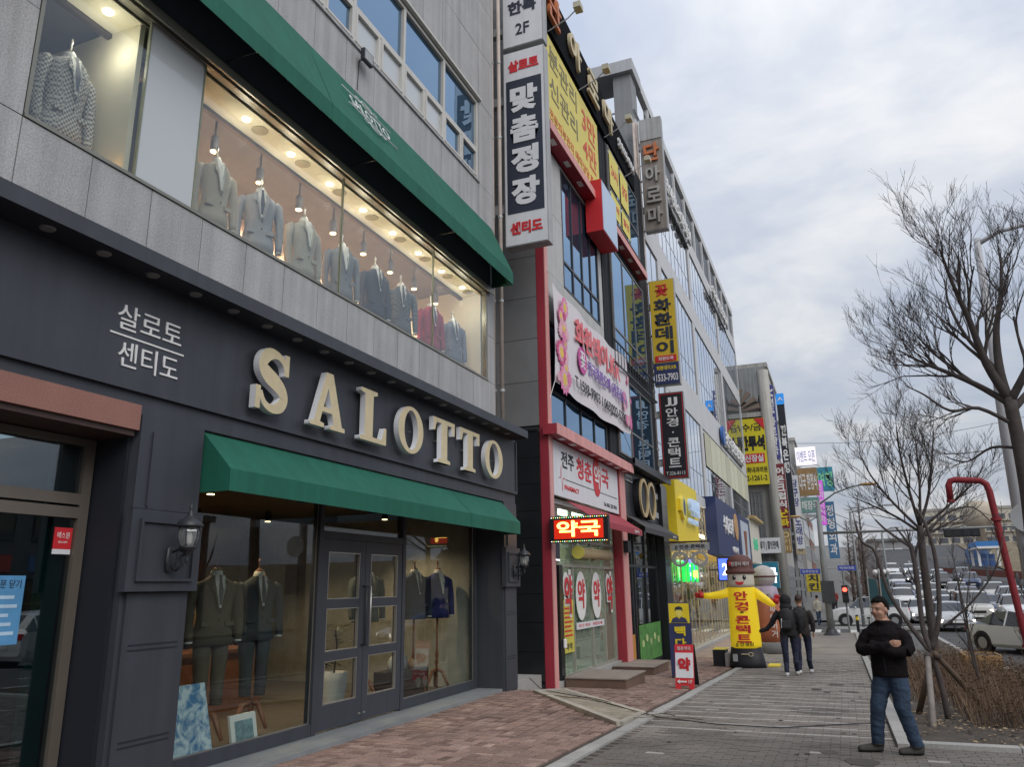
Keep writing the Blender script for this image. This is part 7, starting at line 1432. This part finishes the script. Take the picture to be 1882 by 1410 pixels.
def make_car(secs,paint,lights=True):
    root=thing('car',(0,0,0),'car','car'); body=MB(); gls={}
    S_=[]
    for (y,zl,zb,zt,wl,wb,wt) in secs:
        h=[(wl*.90,zl),(wl,zl+.12),(wl*1.0,(zl+zb)/2+.05),(wb,zb),(wt,zt),(wt*.5,zt+.025)]
        S_.append([(-a,y,b) for a,b in h]+[(0,y,zt+.032)]+[(a,y,b) for a,b in h[::-1]])
    n=len(S_[0])
    for i in range(len(S_)-1):
        cab_a=secs[i][3]-secs[i][2]>.2; cab_b=secs[i+1][3]-secs[i+1][2]>.2
        for k in range(n-1):
            q=[S_[i][k],S_[i][k+1],S_[i+1][k+1],S_[i+1][k]]; side=k in (3,n-5); top=4<=k<=n-6
            if side and cab_a and cab_b: gls.setdefault('side_window',[]).append(q)
            elif side and (cab_a or cab_b): gls.setdefault('quarter_glass',[]).append(q)
            elif top and cab_a!=cab_b: gls.setdefault('windscreen' if cab_b else 'rear_window',[]).append(q)
            else: body.add(q,[(0,1,2,3)])
    body.add(S_[0],[tuple(range(n))]); body.add(S_[-1],[tuple(range(n))]); body.add([s[0] for s in S_]+[s[-1] for s in S_],[(i,i+1,len(S_)+i+1,len(S_)+i) for i in range(len(S_)-1)])
    bo=body.build('body',paint,root,True); w_=bo.modifiers.new('w','WELD'); w_.merge_threshold=.001; 
    ed=bo.modifiers.new('e','EDGE_SPLIT'); ed.split_angle=R(38)
    for nm,qs in gls.items():
        groups=[qs] if nm in('windscreen','rear_window') else [[q] for q in qs] if nm=='quarter_glass' else [[q for q in qs if q[0][0]<0],[q for q in qs if q[0][0]>0]]
        for gq in groups:
            if not gq: continue
            mb=MB()
            for q in gq: mb.add(q,[(0,1,2,3)])
            mb.build(nm,carglass,root)
    L0,L1=secs[0][0],secs[-1][0]; wl=max(s[4] for s in secs); zb=secs[1][2]
    # pillars
    for i,(y,zl,zbe,zt,wl_,wb,wt) in enumerate(secs):
        if zt-zbe>.2:
            for q in (-1,1): MB().tube([(q*wb*1.002,y,zbe),(q*wt*1.005,y,zt)],.028,6).build('pillar',paint if i%2 else black,root)
    for y in (L0+.88,L1-.85):
        for q in (-1,1):
            r_=.33; x=q*(wl-.10); wo=MB().tube([(x-.11*q,y,r_),(x+.105*q,y,r_)],r_,18).build('wheel',tyre,root); ro=MB().tube([(x+.10*q,y,r_),(x+.115*q,y,r_)],.20,14).build('rim',rim,wo)
            arch=MB().tube([(q*(wl-.2),y,r_+.02),(q*(wl+.004),y,r_+.02)],r_+.07,18); arch.build('wheel_arch',black,root)
    for q in (-1,1):
        MB().box(min(q*.50,q*.80),max(q*.50,q*.80),L0+.015,L0+.22,zb-.20,zb-.05).build('headlight',headl if lights else headoff,root,bevel=.03); MB().box(min(q*.48,q*.80),max(q*.48,q*.80),L1-.18,L1+.012,secs[-2][2]-.22,secs[-2][2]-.04).build('tail_light',tail,root,bevel=.02)
        MB().ball((q*(wl+.08),secs[3][0]+.35,secs[3][2]+.06),(.09,.06,.06),10).build('mirror',paint,root,True)
    MB().box(-.45,.45,L0-.012,L0+.1,zb-.26,zb-.10).build('grille',grille,root,bevel=.02); MB().box(-.62,.62,L0-.008,L0+.1,.34,.44).build('lower_intake',grille,root); MB().box(-.26,.26,L0-.022,L0-.012,.45,.56).build('number_plate',white_p,root); MB().box(-.26,.26,L1+.01,L1+.02,.6,.71).build('number_plate',white_p,root)
    return root
wht=carpaint('white',(0.66,0.67,0.68)); 
P_={'white':wht,'silver':carpaint('silver',(0.40,0.41,0.43)),'grey':carpaint('grey',(0.13,0.135,0.145)),'black':carpaint('black',(0.018,0.018,0.022)),'blue':carpaint('blue',(0.03,0.045,0.12)),'cream':carpaint('cream',(0.50,0.49,0.45))}
proto={'sed':make_car(SED,wht),'suv':make_car(SUV,wht),'van':make_car(VAN,wht)}; used=set()
def place_car(kind,color,x,y,rot,label,group='cars waiting on the road',lit=True,sc=1.0):
    if kind in used: o=copy_tree(proto[kind])
    else: o=proto[kind]; used.add(kind)
    o['label']=label; o['group']=group; o.location=(x,y,g(y)-.13); o.scale=(sc,)*3
    sl_=math.atan((g(y+1)-g(y-1))/2); o.rotation_euler=(sl_*math.cos(rot),sl_*math.sin(rot),rot) if abs(rot)<.6 else (0,0,rot)
    for c in o.children:
        for s_ in c.material_slots:
            if s_.material==wht: s_.link='OBJECT'; s_.material=P_[color]
            if not lit and s_.material==headl: s_.link='OBJECT'; s_.material=headoff
    return o
place_car('suv','white',1.35,53.2,-math.pi/2,'white sport utility car crossing the side road behind the folded-arm man',None,False)
place_car('sed','white',6.1,33.2,.62,'white sedan turning beside the planting bed near the red pipe',None)
place_car('van','cream',7.3,57,0,'white minivan leading the waiting lane beside the pruned tree')
place_car('suv','white',9.9,58,-.05,'white sport utility car leading the right lane')
place_car('sed','silver',5.2,49,.05,'silver sedan in the kerb lane with its headlights on')
place_car('sed','white',4.7,58,.0,'white sedan behind the silver one in the kerb lane')
place_car('sed','blue',9.6,67,0,'dark blue sedan behind the white sport utility car'); place_car('sed','white',7.0,66,0,'white sedan following the minivan'); place_car('suv','grey',12.4,70,0,'dark grey sport utility car in the far lane'); place_car('sed','white',12.2,60,0,'white sedan at the front of the far lane')
lab=['in the first','in the second','in the third','in the fourth','in the fifth','in the last']
kk=0
for r_,y in enumerate((75,84,93,102,112,123)):
    for c_,x in enumerate((4.9,7.3,9.8,12.5)):
        if rnd.random()<.12: continue
        cl_n=rnd.choice(['white','white','white','silver','grey','black','blue','cream']); kd=rnd.choice(['sed','sed','suv','van' if r_>1 else 'suv'])
        place_car(kd,cl_n,x+.035*(y-75)+rnd.uniform(-.2,.2),y+rnd.uniform(-1.2,1.2),-.03,f'{cl_n} {dict(sed="sedan",suv="sport utility car",van="minivan")[kd]} {lab[r_]} hillside row of the queue, {["kerb","second","third","far"][c_]} lane',lit=rnd.random()<.7)
place_car('sed','silver',8.4,8.5,math.pi,'silver sedan driving past the shop, mirrored in its window','cars passing the shop',False); place_car('suv','white',11.2,18.5,math.pi,'white sport utility car passing in the second lane, mirrored in the shop window','cars passing the shop',False); place_car('sed','grey',5.6,2.5,math.pi,'dark grey sedan by the kerb, mirrored in the shop window','cars passing the shop',False)
